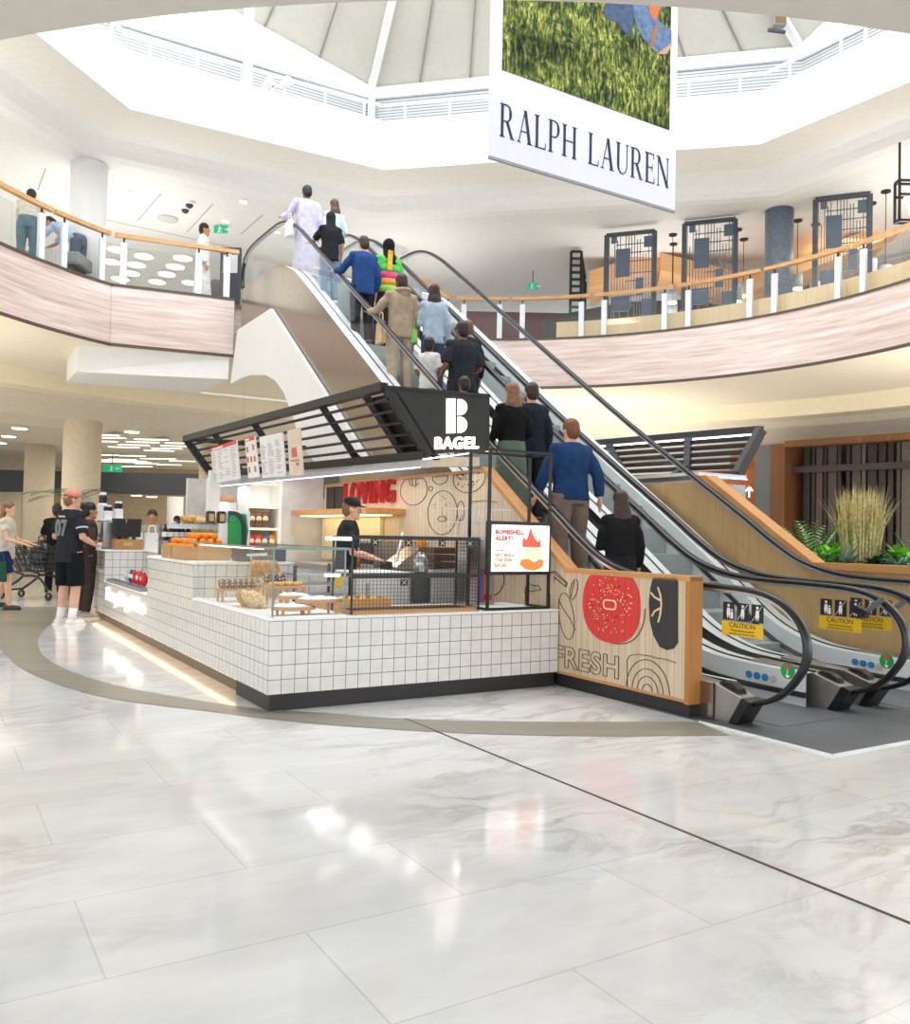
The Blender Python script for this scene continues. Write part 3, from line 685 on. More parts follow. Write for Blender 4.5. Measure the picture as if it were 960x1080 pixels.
# warning stickers on the glass of the lower newels
def stickers(u, label):
    t = thing('warning_sticker', label, 'sticker', (u-.012, -1.8, .6), frame=FK); F = FK
    x = u - .009
    MB().prism([(-1.62,.61),(-1.62,.71),(-1.98,.71),(-1.98,.61)], 'x', x, x+.002).build('yellow_panel', M['yellow'], t, F)
    for k in range(3):
        a = -1.63 - k*.125; s = MB(); s.prism([(a,.72),(a,.845),(a-.1,.845),(a-.1,.72)], 'x', x, x+.002); q = s.build('black_square', M['black'], t, F)
        c = a-.05; m = MB(); m.ell((x-.001, c, .822), (.001,.011,.011), 8, 6); m.prism([(c+.012,.805),(c-.012,.805),(c-.016,.765),(c-.008,.73),(c,.76),(c+.008,.73),(c+.016,.765)], 'x', x-.002, x)
        if k: m.bar((x-.001,a-.008,.73),(x-.001,a-.092,.838),.006,.002)
        else: m.ell((x-.001, c-.03, .79), (.001,.008,.008), 8, 6); m.prism([(c-.02,.778),(c-.04,.778),(c-.042,.73),(c-.018,.73)], 'x', x-.002, x)
        m.build('pictogram', M['paper'], q, F)
    lettering('CAUTION', (x-.001, -1.8, .685), (0,-1,0), (0,0,1), .05, .001, M['black'], t, F)
    lettering('Please hold the handrail', (x-.001, -1.8, .65), (0,-1,0), (0,0,1), .021, .001, M['black'], t, F)
    lettering('and take care on the steps', (x-.001, -1.8, .628), (0,-1,0), (0,0,1), .021, .001, M['black'], t, F)
    m = MB(); m.lathe([(.055,0),(.055,.002)], (0,0,0), 24); r = Matrix.Translation((x, -2.18, .43)) @ Matrix.Rotation(-PI/2, 4, 'Y'); m.v = [r @ p for p in m.v]; d = m.build('green_disc', M['green'], t, F)
    m = MB(); m.prism([(-2.165,.44),(-2.195,.44),(-2.195,.475),(-2.165,.475)], 'x', x-.003, x-.002); m.build('red_mark', M['red'], d, F)
    m = MB(); m.bar((x-.003,-2.18,.435),(x-.003,-2.18,.395),.012,.002); m.prism([(-2.16,.4),(-2.2,.4),(-2.18,.38)], 'x', x-.003, x-.002); m.build('white_mark', M['paper'], d, F)
    return t
stickers(E1[0], 'yellow caution sticker with three black pictograms on the nearest balustrade glass')
stickers(E1[1], 'yellow caution sticker on the middle balustrade glass, right side of the busy escalator')
stickers(E2[0], 'yellow caution sticker partly hidden behind the handrail brake boxes')
def bluestk(u, v0, label, px=790, py=711):
    t = thing('pictogram_strip', label, 'sticker', on_u(px+12, py+3, u), frame=FK)
    for k in range(4):
        c = on_u(px+8.5*k, py+1.7*k, u); m = MB(); m.ell(c, (.002,.035,.03), 16, 10); m.build('round_pictogram', plain('pictogram_blue', (36,132,200), .4) if k < 3 else plain('pictogram_pink', (224,190,190), .5), t, FK)
bluestk(E1[1]-.166, -1.25, 'row of blue round pictograms on the right deck of the busy escalator')
bluestk(E2[1]-.166, -1.25, 'row of blue round pictograms on the deck of the empty escalator', 902, 698)
# two black sensor boxes clipped to the handrail loops
for (x, y, u, lb) in ((909, 645, 3.7, 'black sensor box in front of the pair of caution stickers'), (938, 643, E2[0]+.1, 'black sensor box at the right edge on the far handrail loop')):
    p = on_u(x, y, u); t = thing('sensor_box', lb, 'sensor', p, frame=FK)
    MB().bar(p+Vector((0,.05,.02)), p+Vector((0,-.05,-.02)), .06, .06).build('housing', M['rubber'], t, FK, bevel=.008)
    MB().bar(p+Vector((0,-.03,.0)), p+Vector((.16,-.06,.09)), .03, .03).build('arm', M['rubber'], t, FK)

# oak side wall of the far escalator and the planted bed
m = MB(); wl_ = [(-1.5,.0),(-1.5,1.02),(-.36,1.02),(1.07,1.97),(6.5,1.97),(6.5,0)]
m.prism(wl_, 'x', 5.56, 5.68); o = m.build('wall_escalator_right', M['ply_k'], frame=FK, kind='structure')
tp = MB(); P_ = [(-1.5,1.02),(-.36,1.02),(1.07,1.97),(1.25,1.97)]
tp.sweep([Vector((5.62,a,b+.03)) for a,b in P_], [(-.1,-.035),(.1,-.035),(.1,.035),(-.1,.035)]); tp.build('trim_escalator_right', M['oak'], frame=FK, kind='structure')
# ================================================================== the kiosk
T = M['tiles']; plinth_b = plain('black_plinth', (40,40,41), .5); plinth_w = plain('bronze_plinth', (98,84,72), .3, .6)
# --- counters
def counter(label, loc): return thing('tiled_counter', label, 'counter', loc, frame=FK)
t = counter('low white tiled counter with the glass display case at its corner', (0,0,0))
m = MB(); m.prism([(0,0),(2.59,0),(2.59,.8),(.85,.8),(.85,2.05),(0,2.05)], 'z', .12, .642); m.build('tiled_body', T, t, FK)
m = MB(); m.prism([(-.012,-.012),(2.59,-.012),(2.59,.81),(.86,.81),(.86,2.05),(-.012,2.05)], 'z', .642, .66); m.build('worktop', M['white'], t, FK, bevel=.006)
MB().box(.02,2.57,.02,.78,0,.12).build('plinth', plinth_b, t, FK); MB().box(.06,.8,.03,2.05,0,.12).build('side_plinth', plinth_w, t, FK)
t = counter('high white tiled counter that carries the orange crates', (0,2.0,0))
MB().box(0,.95,2.05,3.95,.12,.965).build('tiled_body', T, t, FK); MB().box(-.012,.96,2.04,3.96,.965,.985).build('worktop', M['white'], t, FK, bevel=.005)
MB().box(.06,.8,2.05,3.95,0,.12).build('side_plinth', plinth_w, t, FK)
t = counter('white tiled counter with snack niches below the cash till', (0,3.9,0))
m = MB(); m.box(0,.85,3.95,7.65,.12,.545); m.box(.0,.85,6.65,6.72,.545,.965); m.box(.55,.85,3.95,6.65,.545,.965); m.box(.0,.85,7.58,7.65,.545,.965); m.box(.4,.85,6.72,7.58,.545,.965); m.box(0,.4,6.72,7.58,.545,.68); m.build('tiled_body', T, t, FK)
m = MB(); m.box(-.012,.55,3.96,6.65,.545,.56); m.box(-.012,.4,6.72,7.58,.68,.695); m.build('niche_shelf', M['white'], t, FK)
m = MB(); m.box(.5,.9,3.95,6.7,.965,.985); m.box(-.01,.9,6.65,7.66,.965,.985); m.build('worktop', M['white'], t, FK)
MB().box(.06,.8,3.95,7.62,0,.12).build('side_plinth', plinth_w, t, FK)
MB().box(.02,.05,.05,7.6,.108,.119).build('light_strip', glow('warm_strip', (255,214,160), 4), t, FK)
bl = lettering('Everything & lox', (-.016, 5.22, .385), (0,-1,0), (0,0,1), 1, .02, glow('backlit_letters_hot', (255,244,226), 1.1), None, FK, name='backlit_lettering', fit=(2.3,.22))
tag(bl, 'glowing white lettering on the left tiled side of the counter', 'lettering')

# --- oak side panel between kiosk and escalator
U0 = 2.6
def pu(x, y, u=U0): p = on_u(x, y, u); return (p.y, p.z)
def c5(x, y): return pu(560 + x/4.8, 580 + y/4.8)           # crop of the panel at 4.8 px per px
sp = thing('side_panel', 'pale oak boarded panel with red bagel, black bean and FRESH outlines beside the busy escalator', 'panel', (2.66,0,0), frame=FK)
MB().prism([(-1.46,.11),(-1.46,.98),(-.07,.98),(1.27,1.92),(5.25,1.92),(5.25,.11)], 'x', 2.602, 2.71).build('boards', M['ply'], sp, FK)
m = MB(); m.box(2.595,2.725,-1.5,-1.455,.1,1.015); m.build('end_cap', M['oak_v'], sp, FK)
m = MB(); m.sweep([Vector((2.66,a,b)) for a,b in ((-1.5,1.0),(-.08,1.0),(1.27,1.95))], [(-.066,-.02),(.066,-.02),(.066,.02),(-.066,.02)]); m.box(2.594,2.72,1.27,5.25,1.92,1.945); m.box(2.594,2.6,-1.46,.1,.11,.13); m.build('edge_trim', M['oak'], sp, FK)
MB().box(2.615,2.72,-1.49,5.2,0,.11).build('plinth', plinth_b, sp, FK)
def sup(cx, cz, rx, rz, n=2.4, k=48, cut=None):
    out = []
    for i in range(k):
        a = 2*PI*i/k; c, s = math.cos(a), math.sin(a)
        y = cx + rx*math.copysign(abs(c)**(2/n), c); z = cz + rz*math.copysign(abs(s)**(2/n), s); out.append((y, min(z, cut) if cut else z))
    return out
a, b = c5(265,295), c5(555,295); hi, lo = c5(400,113), c5(420,470)
cy, ry, cz, rz = (a[0]+b[0])/2, abs(a[0]-b[0])/2, (hi[1]+lo[1])/2+.02, (hi[1]-lo[1])/2+.025
redm = NT('red_stained_boards'); rv = redm.xyz(redm.obj())[1]; redm = redm.set(col=redm.mix(redm.line(rv, .075, .003), rgb(222,60,56), rgb(140,30,30)), rough=.5)
blk = NT('black_stained_boards'); rv = blk.xyz(blk.obj())[1]; blk = blk.set(col=blk.mix(blk.line(rv, .075, .003), rgb(50,50,52), rgb(24,24,24)), rough=.5)
g = MB().prism(sup(cy, cz, ry, rz, 2.3, 48, .978), 'x', 2.594, 2.604).build('red_bagel_graphic', redm, sp, FK)
sd_ = MB(); sb = MB()
for i in range(150):
    r = math.sqrt(rnd.uniform(.09,.62)); th_ = rnd.uniform(0, 2*PI); y, z = cy + ry*r*math.cos(th_), cz + rz*r*math.sin(th_)
    if abs(y-cy) < .085 and abs(z-cz) < .05: continue
    (sb if i % 3 == 0 else sd_).ell((2.593, y, z), (.002,.006,.006), 6, 4)
sd_.build('pale_seeds', M['lightwood'], g, FK); sb.build('black_seeds', M['black'], g, FK)
def outline(pts, closed=True, r=.0024, x=2.599):
    m = MB(); n = len(pts)
    for i in range(n if closed else n-1): m.bar((x,)+tuple(pts[i]), (x,)+tuple(pts[(i+1) % n]), r*2, r*2)
    return m
def ring2(cx, cz, rx, rz, rot=0, k=30): return [(cx + rx*math.cos(2*PI*i/k)*math.cos(rot) - rz*math.sin(2*PI*i/k)*math.sin(rot), cz + rx*math.cos(2*PI*i/k)*math.sin(rot) + rz*math.sin(2*PI*i/k)*math.cos(rot)) for i in range(k)]
def rr(y0, y1, z0, z1, r=.03):
    out = []
    for (cy_, cz_, a0) in ((y1-r,z1-r,0),(y0+r,z1-r,90),(y0+r,z0+r,180),(y1-r,z0+r,270)):
        out += [(cy_+r*math.cos(math.radians(a0+k*22.5)), cz_+r*math.sin(math.radians(a0+k*22.5))) for k in range(5)]
    return out
m = outline(rr(cy-.075, cy+.075, cz-.035, cz+.035, .034), r=.006, x=2.592); m.build('slot_outline', M['lightwood'], g, FK)
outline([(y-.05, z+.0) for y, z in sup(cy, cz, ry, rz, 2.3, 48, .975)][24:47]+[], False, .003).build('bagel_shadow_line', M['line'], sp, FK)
bean = [(622,138),(745,142),(745,470),(722,500),(690,507),(655,490),(622,430),(605,360),(600,270),(608,190)]
bn = MB().prism([c5(*p) for p in bean], 'x', 2.594, 2.604).build('black_bean_graphic', blk, sp, FK)
ol = MB()
def add(o): ol._a(o.v, o.f)
for ln in ([(648,188),(662,230),(666,280),(660,330),(650,365)], [(612,215),(632,240),(660,255)], [(618,335),(632,310),(660,295)]):
    q = [c5(*p) for p in ln]; outline(q, False, .006, 2.592).build('bean_line', M['lightwood'], bn, FK)
def px5(*l): return [c5(*p) for p in l]
cA = c5(218,200); add(outline(ring2(cA[0], cA[1], .045, .09, .35))); cB = c5(180,335); add(outline(ring2(cB[0], cB[1], .1, .2, -.25)))
add(outline(px5((140,250),(165,300),(200,350),(225,405)), False)); add(outline(px5((222,160),(210,200),(205,240)), False))
add(outline(px5((92,150),(95,122),(110,112),(185,172),(178,188),(120,140),(118,160)), False)); add(outline(px5((92,215),(97,225),(97,300)), False))
cC = c5(590,730)
for k, r in enumerate((.055,.11,.165,.23)): add(outline([(cC[0]+r*math.cos(a), max(.135,.125+r*1.05*math.sin(a))) for a in [PI*i/20 for i in range(21)]], False))
add(outline(px5((490,690),(488,560),(500,535),(540,528),(620,540)), False)); add(outline(px5((620,545),(690,555),(735,572)), False))
ol.build('engraved_outlines', M['line'], sp, FK)
def text_outline(txt, origin, right, up, fit, r, mat, parent, name, frame=FK):
    me = text_mesh(txt, 1, 0, .03, space=1.1); ed = {}; xs = 1
    X_ = [v.co.x for v in me.vertices]; Y_ = [v.co.y for v in me.vertices]; kx, ky = fit[0]/(max(X_)-min(X_)), fit[1]/(max(Y_)-min(Y_))
    for v in me.vertices: v.co.x = (v.co.x-(max(X_)+min(X_))/2)*kx; v.co.y = (v.co.y-(max(Y_)+min(Y_))/2)*ky
    for p in me.polygons:
        for k in p.edge_keys: ed[k] = ed.get(k, 0) + 1
    R_, U_ = Vector(right), Vector(up); P = [Vector(origin) + R_*(v.co.x*xs) + U_*v.co.y for v in me.vertices]; m = MB()
    for (i, j), n in ed.items():
        if n == 1 and (P[i]-P[j]).length > 1e-5: m.bar(P[i], P[j], r*2)
    bpy.data.meshes.remove(me); return m.build(name, mat, parent, frame)
l0, l1 = c5(118,540), c5(445,600); fz = (c5(120,480)[1]+c5(120,580)[1])/2
text_outline('FRESH', (2.599, (l0[0]+l1[0])/2, fz), (0,-1,0), (0,0,1), (abs(l0[0]-l1[0]), abs(c5(120,475)[1]-c5(120,582)[1])), .0024, M['line'], sp, 'outlined_lettering')
# drawings and red letters on the kiosk's back wall (the same boards)
lo = lettering('LOVING', (2.575, 3.80, 1.79), (0,-1,0), (0,0,1), 1, .045, M['redlet'], None, FK, name='red_lettering', bold=.0, space=1.22, fit=(1.4,.27), fat=.007)
tag(lo, 'raised red LOVING lettering on the oak back wall of the kiosk', 'lettering')
lg = thing('split_letter_logo', 'black split letter logo on the back wall left of the red lettering', 'logo', (2.58,4.9,1.6), frame=FK)
MB().box(2.575,2.6,4.86,5.12,1.58,1.90).build('stem', M['sign_black'], lg, FK)
MB().prism([(4.82,1.58),(4.82,1.9),(4.66,1.9)]+[(4.66-.12*math.sin(a),1.74+.16*math.cos(a)) for a in [PI*i/10 for i in range(1,10)]]+[(4.66,1.58)], 'x', 2.575, 2.6).build('bowl', M['sign_black'], lg, FK)
ol = MB()
def c3(x, y): return pu(330 + x/3.556, 490 + y/3.556)
def cen(x, y, rx, ry): c = c3(x, y); d = abs(c3(x+rx, y)[0]-c3(x-rx, y)[0])/2; e = abs(c3(x, y+ry)[1]-c3(x, y-ry)[1])/2; return c[0], c[1], d, e
for (x, y, rx, ry) in ((378,95,50,57),(443,90,7,9),(485,180,55,82),(555,175,13,38),(585,50,60,55),(478,50,28,24),(485,203,16,10)): c = cen(x,y,rx,ry); add(outline([(a, min(b,1.91)) for a, b in ring2(*c)], r=.003))
for ln in ([(360,60),(368,78),(385,82),(397,70)],[(372,55),(375,78)],[(388,55),(386,78)],[(590,240),(590,140),(640,135),(690,140)],[(545,265),(548,220),(560,190)]): add(outline([c3(*p) for p in ln], False, .003))
for i in range(40): c = c3(rnd.uniform(540,625), rnd.uniform(25,85)); ol.ell((2.599,)+(c[0],min(c[1],1.9)), (.003,.008,.008), 6, 4)
for i in range(26): c = c3(rnd.uniform(450,520), rnd.uniform(120,235)); ol.ell((2.599,)+c, (.003,.006,.006), 6, 4)
for ln in ([(795,480),(800,455),(815,447),(830,455),(845,452),(858,470),(795,478)],[(798,478),(798,540)],[(888,405),(910,400),(955,445),(945,455),(905,420)]): add(outline([c3(*p) for p in ln], False, .003))
ol.build('engraved_drawings', M['line'], sp, FK)

# --- canopy with the illuminated sign
VF, VB = 1.2, 6.0
TL, TR, BL, BR = (on_v(x, y, VF) for x, y in ((405,408),(516.5,417.5),(450,480),(516.5,472.5)))
TLb, BLb = on_v(196, 463, VB), on_v(223.5, 501, VB)
cp = thing('louvred_canopy', 'black louvred canopy over the kiosk with the lit BAGEL sign on its front', 'canopy', (1.9, 3.5, 2.0), frame=FK)
dv_ = Vector((0,.09,0))
MB().hexa([TL, TR, TR+dv_, TL+dv_], [BL, BR, BR+dv_, BL+dv_]).build('sign_panel', M['sign_black'], cp, FK)
m = MB(); m.bar(TL, BL, .035, .03, up=(0,1,0)); m.bar(TL, TR, .03, .03); m.build('sign_frame', M['black'], cp, FK)
m = MB(); m.bar(TL, TLb, .09, .08); m.build('top_rail', M['black'], cp, FK)
m = MB(); m.bar(BL, BLb, .08, .08); m.build('bottom_rail', M['black'], cp, FK); m = MB(); m.bar(TLb, BLb, .07, .09); m.build('end_bar', M['black'], cp, FK)
def cq(t, s, inn=0): p = TL.lerp(TLb, t).lerp(BL.lerp(BLb, t), s); return p + Vector((inn,0,-inn*.3))
for s in (.17,.33,.5,.67,.83): MB().bar(cq(.01,s), cq(.99,s), .018, .026, up=(1,0,-.6)).build('louvre', M['black'], cp, FK)
for t_ in (.25,.58,.82): m = MB(); m.bar(cq(t_,0,.03), cq(t_,1,.03), .07, .03, up=(0,1,0)); m.bar(cq(t_,.82,.02), cq(t_,1.0,.14), .05, .03, up=(0,1,0)); m.build('rib', M['black'], cp, FK)
m = MB(); q = [cq(0,0,.12), cq(.085,0,.12), cq(.085,1,.12), cq(0,1,.12)]; m.hexa(q, [p+Vector((.03,0,0)) for p in q]); m.bar(cq(.085,0,.06), cq(.085,1,.06), .03, .12, up=(0,1,0)); m.build('dark_backing', plain('black_inner_panel', (26,26,27), .6), cp, FK)
# second rail row on the hidden far side, so that the canopy is a frame
off = Vector((1.05,0,0)); m = MB(); m.bar(TLb, Vector((2.6,VB,TLb.z)), .06, .06); m.build('rear_rail', M['black'], cp, FK)
b0, b1, c0, c1 = on_v(446,480.5,VF+.05), on_v(443,492.5,VF+.05), on_v(225,502,VB), on_v(228,513,VB); w_ = Vector((.12,0,0))
MB().hexa([b1, c1, c1+w_, b1+w_], [b0, c0, c0+w_, b0+w_]).build('side_beam', M['lgrey'], cp, FK)
e0, e1, f0, f1 = on_v(446,482,VF+.06), on_v(444,492.5,VF+.06), on_v(506,482,VF+.06), on_v(506,491.5,VF+.06); w2 = Vector((0,.12,0))
MB().hexa([e1, f1, f1+w2, e1+w2], [e0, f0, f0+w2, e0+w2]).build('front_beam', plain('beige_beam', (222,210,190), .5), cp, FK)
m = MB(); m.bar(b1+Vector((0,0,-.004)), c1+Vector((0,0,-.004)), .012, .008); m.build('side_light_strip', glow('violet_white_led', (232,222,255), 2), cp, FK)
m = MB(); m.bar(on_v(446,484.5,VF-.02), on_v(515,475.5,VF-.02), .014, .012); m.build('front_light_strip', glow('warm_white_led', (255,236,214), 2.5), cp, FK)
# logo and word on the sign
p0, p1 = on_v(471.5,457,VF-.012), on_v(481,420.5,VF-.012)
def sy(x, y, v=VF-.012): p = on_v(x, y, v); return (p.x, p.z)
st = MB(); st.prism([sy(471.3,457),sy(480.0,456.8),sy(480.0,420.4),sy(471.3,420.4)], 'y', VF-.02, VF); st.build('logo_stem', M['sign_w'], cp, FK)
def bowl(x0, x1, y0, y1): 
    r = (y1-y0)/2; cyy = (y0+y1)/2
    return [sy(x0,y1), sy(x0,y0)] + [sy(x1-r*.9+r*.9*math.sin(a), cyy-r*math.cos(a)) for a in [PI*i/10 for i in range(11)]]
m = MB(); m.prism(bowl(483,492.6,421,438), 'y', VF-.02, VF); m.prism(bowl(483,492.6,439.6,456.6), 'y', VF-.02, VF); m.build('logo_bowl', M['sign_w'], cp, FK)
w0, w1 = on_v(458.6,468,VF-.012), on_v(505,467.4,VF-.012); hgt = on_v(480,460.8,VF).z - on_v(480,473.8,VF).z
lettering('BAGEL', ((w0.x+w1.x)/2, VF-.01, (w0.z+w1.z)/2+.005), w1-w0, (0,0,1), 1, .02, M['sign_w'], cp, FK, 'sign_lettering', bold=.0, space=1.12, fit=(w1.x-w0.x-.01, hgt-.01), fat=.0055)

# --- menu boards hanging on the canopy
mb_txt = plain('menu_print', (176,172,172), .7); mb_red = plain('menu_red', (232,92,74), .6)
def board(label, q, head, rows, cols, back=M['paper'], pics=()):
    a, b, c, d = [on_u(x, y, u) for (x, y), u in zip(q, (1.0,1.0,1.06,1.06))]   # top left, top right, bottom right, bottom left
    t = thing('menu_board', label, 'menu board', (d+c)/2, frame=FK, group='menu boards hanging from the canopy')
    th = Vector((.02,0,0)); MB().hexa([d, c, c+th, d+th], [a, b, b+th, a+th]).build('sheet', back, t, FK)
    def P(s, r): p = a.lerp(b, s).lerp(d.lerp(c, s), r); return p - Vector((.004,0,0))
    if head: m = MB(); m.hexa([P(0,.1),P(1,.1),P(1,.1)+th*.2,P(0,.1)+th*.2],[P(0,0),P(1,0),P(1,0)+th*.2,P(0,0)+th*.2]); m.build('red_header', mb_red, t, FK); m = MB(); m.bar(P(.1,.06), P(.5,.06), .012, .02); m.build('header_text', M['paper'], t, FK)
    m = MB()
    for r in range(rows):
        for k in range(cols):
            if rnd.random() < .85: s = (k+.15)/cols; z = .16 + .8*r/rows; m.bar(P(s,z), P(s+rnd.uniform(.3,.7)/cols,z), .004, .007)
    m.build('printed_lines', mb_txt, t, FK)
    m = MB()
    for (s, z, w, h) in pics: m.hexa([P(s-w,z+h),P(s+w,z+h),P(s+w,z+h)+th*.2,P(s-w,z+h)+th*.2],[P(s-w,z-h),P(s+w,z-h),P(s+w,z-h)+th*.2,P(s-w,z-h)+th*.2])
    if pics: m.build('printed_pictures', plain('menu_picture_red', (206,120,96), .6), t, FK)
board('wide white menu board with a red header, leftmost under the canopy', [(222,473),(249,464),(252.5,505),(225.5,510)], True, 12, 4)
board('narrow white menu board with a red header and small red pictures', [(258,462),(268,459.5),(272.5,503),(262,504.5)], True, 0, 0, M['paper'], [(.2,.3,.08,.07),(.8,.27,.08,.07),(.15,.55,.08,.07),(.5,.55,.08,.07),(.85,.55,.08,.07),(.2,.8,.08,.07),(.8,.8,.08,.07)])
board('wide white menu board without a header, third from the left', [(273.5,461),(297,456),(300.5,502),(277,504)], False, 15, 3)
board('beige menu board with a coloured picture, nearest the sign', [(303,454.5),(315.5,451),(319,501),(305.5,501.5)], False, 0, 0, plain('beige_board', (232,216,200), .7), [(.5,.5,.2,.1),(.5,.68,.3,.015),(.7,.76,.1,.03)])

# --- glass display case
gc = thing('glass_display_case', 'glass display case full of baked goods at the front corner of the counter', 'display case', (.3,1.0,.66), frame=FK)
MB().box(.03,.6,.03,.042,.665,1.15).build('front_pane', M['glass'], gc, FK); MB().box(.03,.042,.042,2.05,.665,1.15).build('side_pane', M['glass'], gc, FK)
MB().box(.0,.62,.02,2.2,1.152,1.166).build('top_pane', M['glass'], gc, FK)
m = MB(); m.box(-.003,.0,.017,2.2,1.15,1.168); m.box(-.003,.62,.014,.02,1.15,1.168); m.box(.62,.623,.02,2.2,1.15,1.168); m.build('top_edge', M['edge'], gc, FK)
MB().box(.028,.04,.028,.04,.662,1.152).build('corner_joint', M['edge'], gc, FK)
m = MB(); m.box(.03,.6,.028,.046,.66,.672); m.box(.028,.046,.03,2.05,.66,.672); m.build('base_channel', M['alu'], gc, FK)
MB().box(.03,.05,.3,2.0,1.143,1.15).build('case_fill', glow('light_tube_and_fill', (255,250,244), 3), gc, FK); MB().box(.59,.6,.04,.05,.66,1.15).build('end_joint', M['edge'], gc, FK)  # the glowing strip is added to brighten the baked goods
# --- baked goods
bk = {k: plain('bagel_'+k, c, .6, var=.25, scale=26) for k, c in dict(gold=(206,150,78), dark=(92,58,40), choc=(66,44,38), pale=(226,196,150), yellow=(236,188,84)).items()}
def iced(name, a, b, sc=70):
    t = NT(name); t.set(col=t.ramp(t.noise(t.obj(), sc, 2), (.5, rgb(*a)), (.58, rgb(*b))), rough=.6, spec=.3); return t.mat
bk['dark'] = iced('bagel_iced_dark', (84,54,38), (226,208,180)); bk['choc'] = iced('bagel_iced_chocolate', (58,38,32), (214,198,180)); bk['pale'] = iced('bagel_seeded', (212,172,118), (240,222,190), 90)
protoB = {}
def bagel(kind, loc, label, group, tilt=(0,0,0), s=1.0):
    if kind not in protoB:
        m = MB(); m.torus((0,0,.022), .032, .022, 16, 8, None, .95)
        o = m.build('bagel', bk[kind], None, FK @ Matrix.Translation(loc), smooth=True, origin=(0,0,0)); protoB[kind] = o
    else: o = protoB[kind].copy(); COL.objects.link(o)
    o.matrix_world = FK @ Matrix.Translation(loc) @ Euler(tilt).to_matrix().to_4x4() @ Matrix.Scale(s, 4); MW[o.name] = o.matrix_world.copy()
    tag(o, label, 'bagel', group); return o
DECK = .66
def stand(label, px, zt, w, d, rnd_=False, top=None, v=None):
    p = k_of(at_z(px[0], px[1], zt))
    if v: p = on_v(px[0], px[1], v); zt = p.z
    x, y = max(.08+w/2, p.x), max(.09+d/2, p.y); F = FK @ Matrix.Translation((x, y, 0))
    t = thing('serving_stand', label, 'serving stand', (x, y, DECK), frame=FK)
    m = MB()
    if rnd_: m.lathe([(1,zt-.022),(1,zt)], (0,0,0), 28); m.v = [Vector((v.x*w/2, v.y*d/2, v.z)) for v in m.v]
    else: m.box(-w/2,w/2,-d/2,d/2,zt-.02,zt)
    m.build('board', M['tablewood'], t, F)
    for sx in (-1,1):
        for sy in (-1,1):
            k = .6 if rnd_ else .85
            MB().cone((sx*w/2*k, sy*d/2*k, DECK+.002), (sx*w/2*k, sy*d/2*k, zt-.02), .011, .013, 8).build('leg', M['tablewood'], t, F)
    if top: m = MB(); m.lathe([(.9,zt),(.93,zt+.006),(.7,zt+.018),(.0,zt+.02)], (0,0,0), 24); m.v = [Vector((v.x*w/2, v.y*d/2, v.z + (0 if v.z < zt+.01 else .006*math.sin(v.x*60)*math.cos(v.y*50)))) for v in m.v]; m.build('white_paper_cover', M['paper'], t, F)
    return x, y, zt
x, y, z = stand('low wooden stand of dark bagels at the left end of the display case', (233,620.5), .775, .36, .16)
for k in range(7): bagel('dark', (x-.15+.05*k, y+.01*(k % 2), z+.024), 'dark glazed bagel on the low left stand', 'dark bagels on the low left stand', (1.15,0,.75), 1.05)
x, y, z = stand('tall wooden stand of wrapped bagels in the back of the display case', (276,606), .86, .26, .16, v=1.7)
for k in range(5): bagel('gold', (x-.09+.045*k, y+.02*(k % 2), z+.045), 'golden bagel upright on the tall stand', 'golden bagels on the tall stand', (1.3,0,.8), 1.5)
x, y, z = stand('wooden stand of chocolate bagels behind the glass corner', (287,614.5), .835, .24, .16, v=1.3)
for k in range(6): bagel('choc', (x-.07+.03*k, y-.02+.05*(k % 2), z+.026), 'chocolate bagel on the stand behind the glass corner', 'chocolate bagels on their stand', (1.2,0,.8), 1.05)
x, y, z = stand('wooden stand of yellow pastries in the middle of the display case', (301,617.5), .82, .3, .18, v=.95)
for k in range(8): 
    o = MB().ell((0,0,.016), (.036,.022,.018), 10, 6).build('pastry', bk['yellow'], None, FK @ Matrix.Translation((x-.12+.034*k, y+.02*(k % 2)-.02, z)), smooth=True, origin=(0,0,0)) if k == 0 else pst.copy()
    if k == 0: pst = o; tag(o, 'yellow pastry in the row on the middle stand', 'pastry', 'yellow pastries on the middle stand')
    else: COL.objects.link(o); o.matrix_world = FK @ Matrix.Translation((x-.12+.034*k, y+.02*(k % 2)-.02, z))
stand('round white-covered stand behind the largest round stand', (310,628), .775, .26, .22, True, True)
stand('large round white-covered stand at the right end of the display case', (338,632), .775, .36, .24, True, True)
stand('low oval white-covered stand at the glass corner', (300,645), .725, .34, .2, True, True)
for k in range(9): 
    p = k_of(at_z(238 + 4.2*k, 634 + 1.2*(k % 3), .70)); bagel('pale' if k % 3 else 'gold', (max(p.x,.14), max(p.y,.3), .695 + .012*(k % 2)), 'big seeded bagel in the heap on the case floor', 'seeded bagels heaped on the case floor', (.9,.3,.7+.3*(k % 3)), 1.55)
# --- wire rack with clips, tray and grate
wr = thing('wire_rack', 'black wire mesh rack on the low counter between display case and lit screen', 'rack', (1.22,.2,.66), frame=FK)
x0, x1, y0, y1 = .66, 1.8, .06, .42
m = MB()
for x in (x0,x1):
    for y in (y0,y1): m.bar((x,y,.665),(x,y,1.25),.014)
for z in (1.25,.95):
    m.bar((x0,y0,z),(x1,y0,z),.018,.03); m.bar((x0,y1,z),(x1,y1,z),.012); m.bar((x0,y0,z),(x0,y1,z),.012); m.bar((x1,y0,z),(x1,y1,z),.012)
m.build('frame', M['black'], wr, FK)
m = MB()
for k in range(1,38): x = x0+(x1-x0)*k/38; m.bar((x,y0,.68),(x,y0,1.24),.0026)
for k in range(1,19): z = .68+.56*k/19; m.bar((x0,y0+.003,z),(x1,y0+.003,z),.0022); m.bar((x1,y0,z),(x1,y1,z),.003)
m.build('wire_mesh', M['black'], wr, FK)
m = MB()
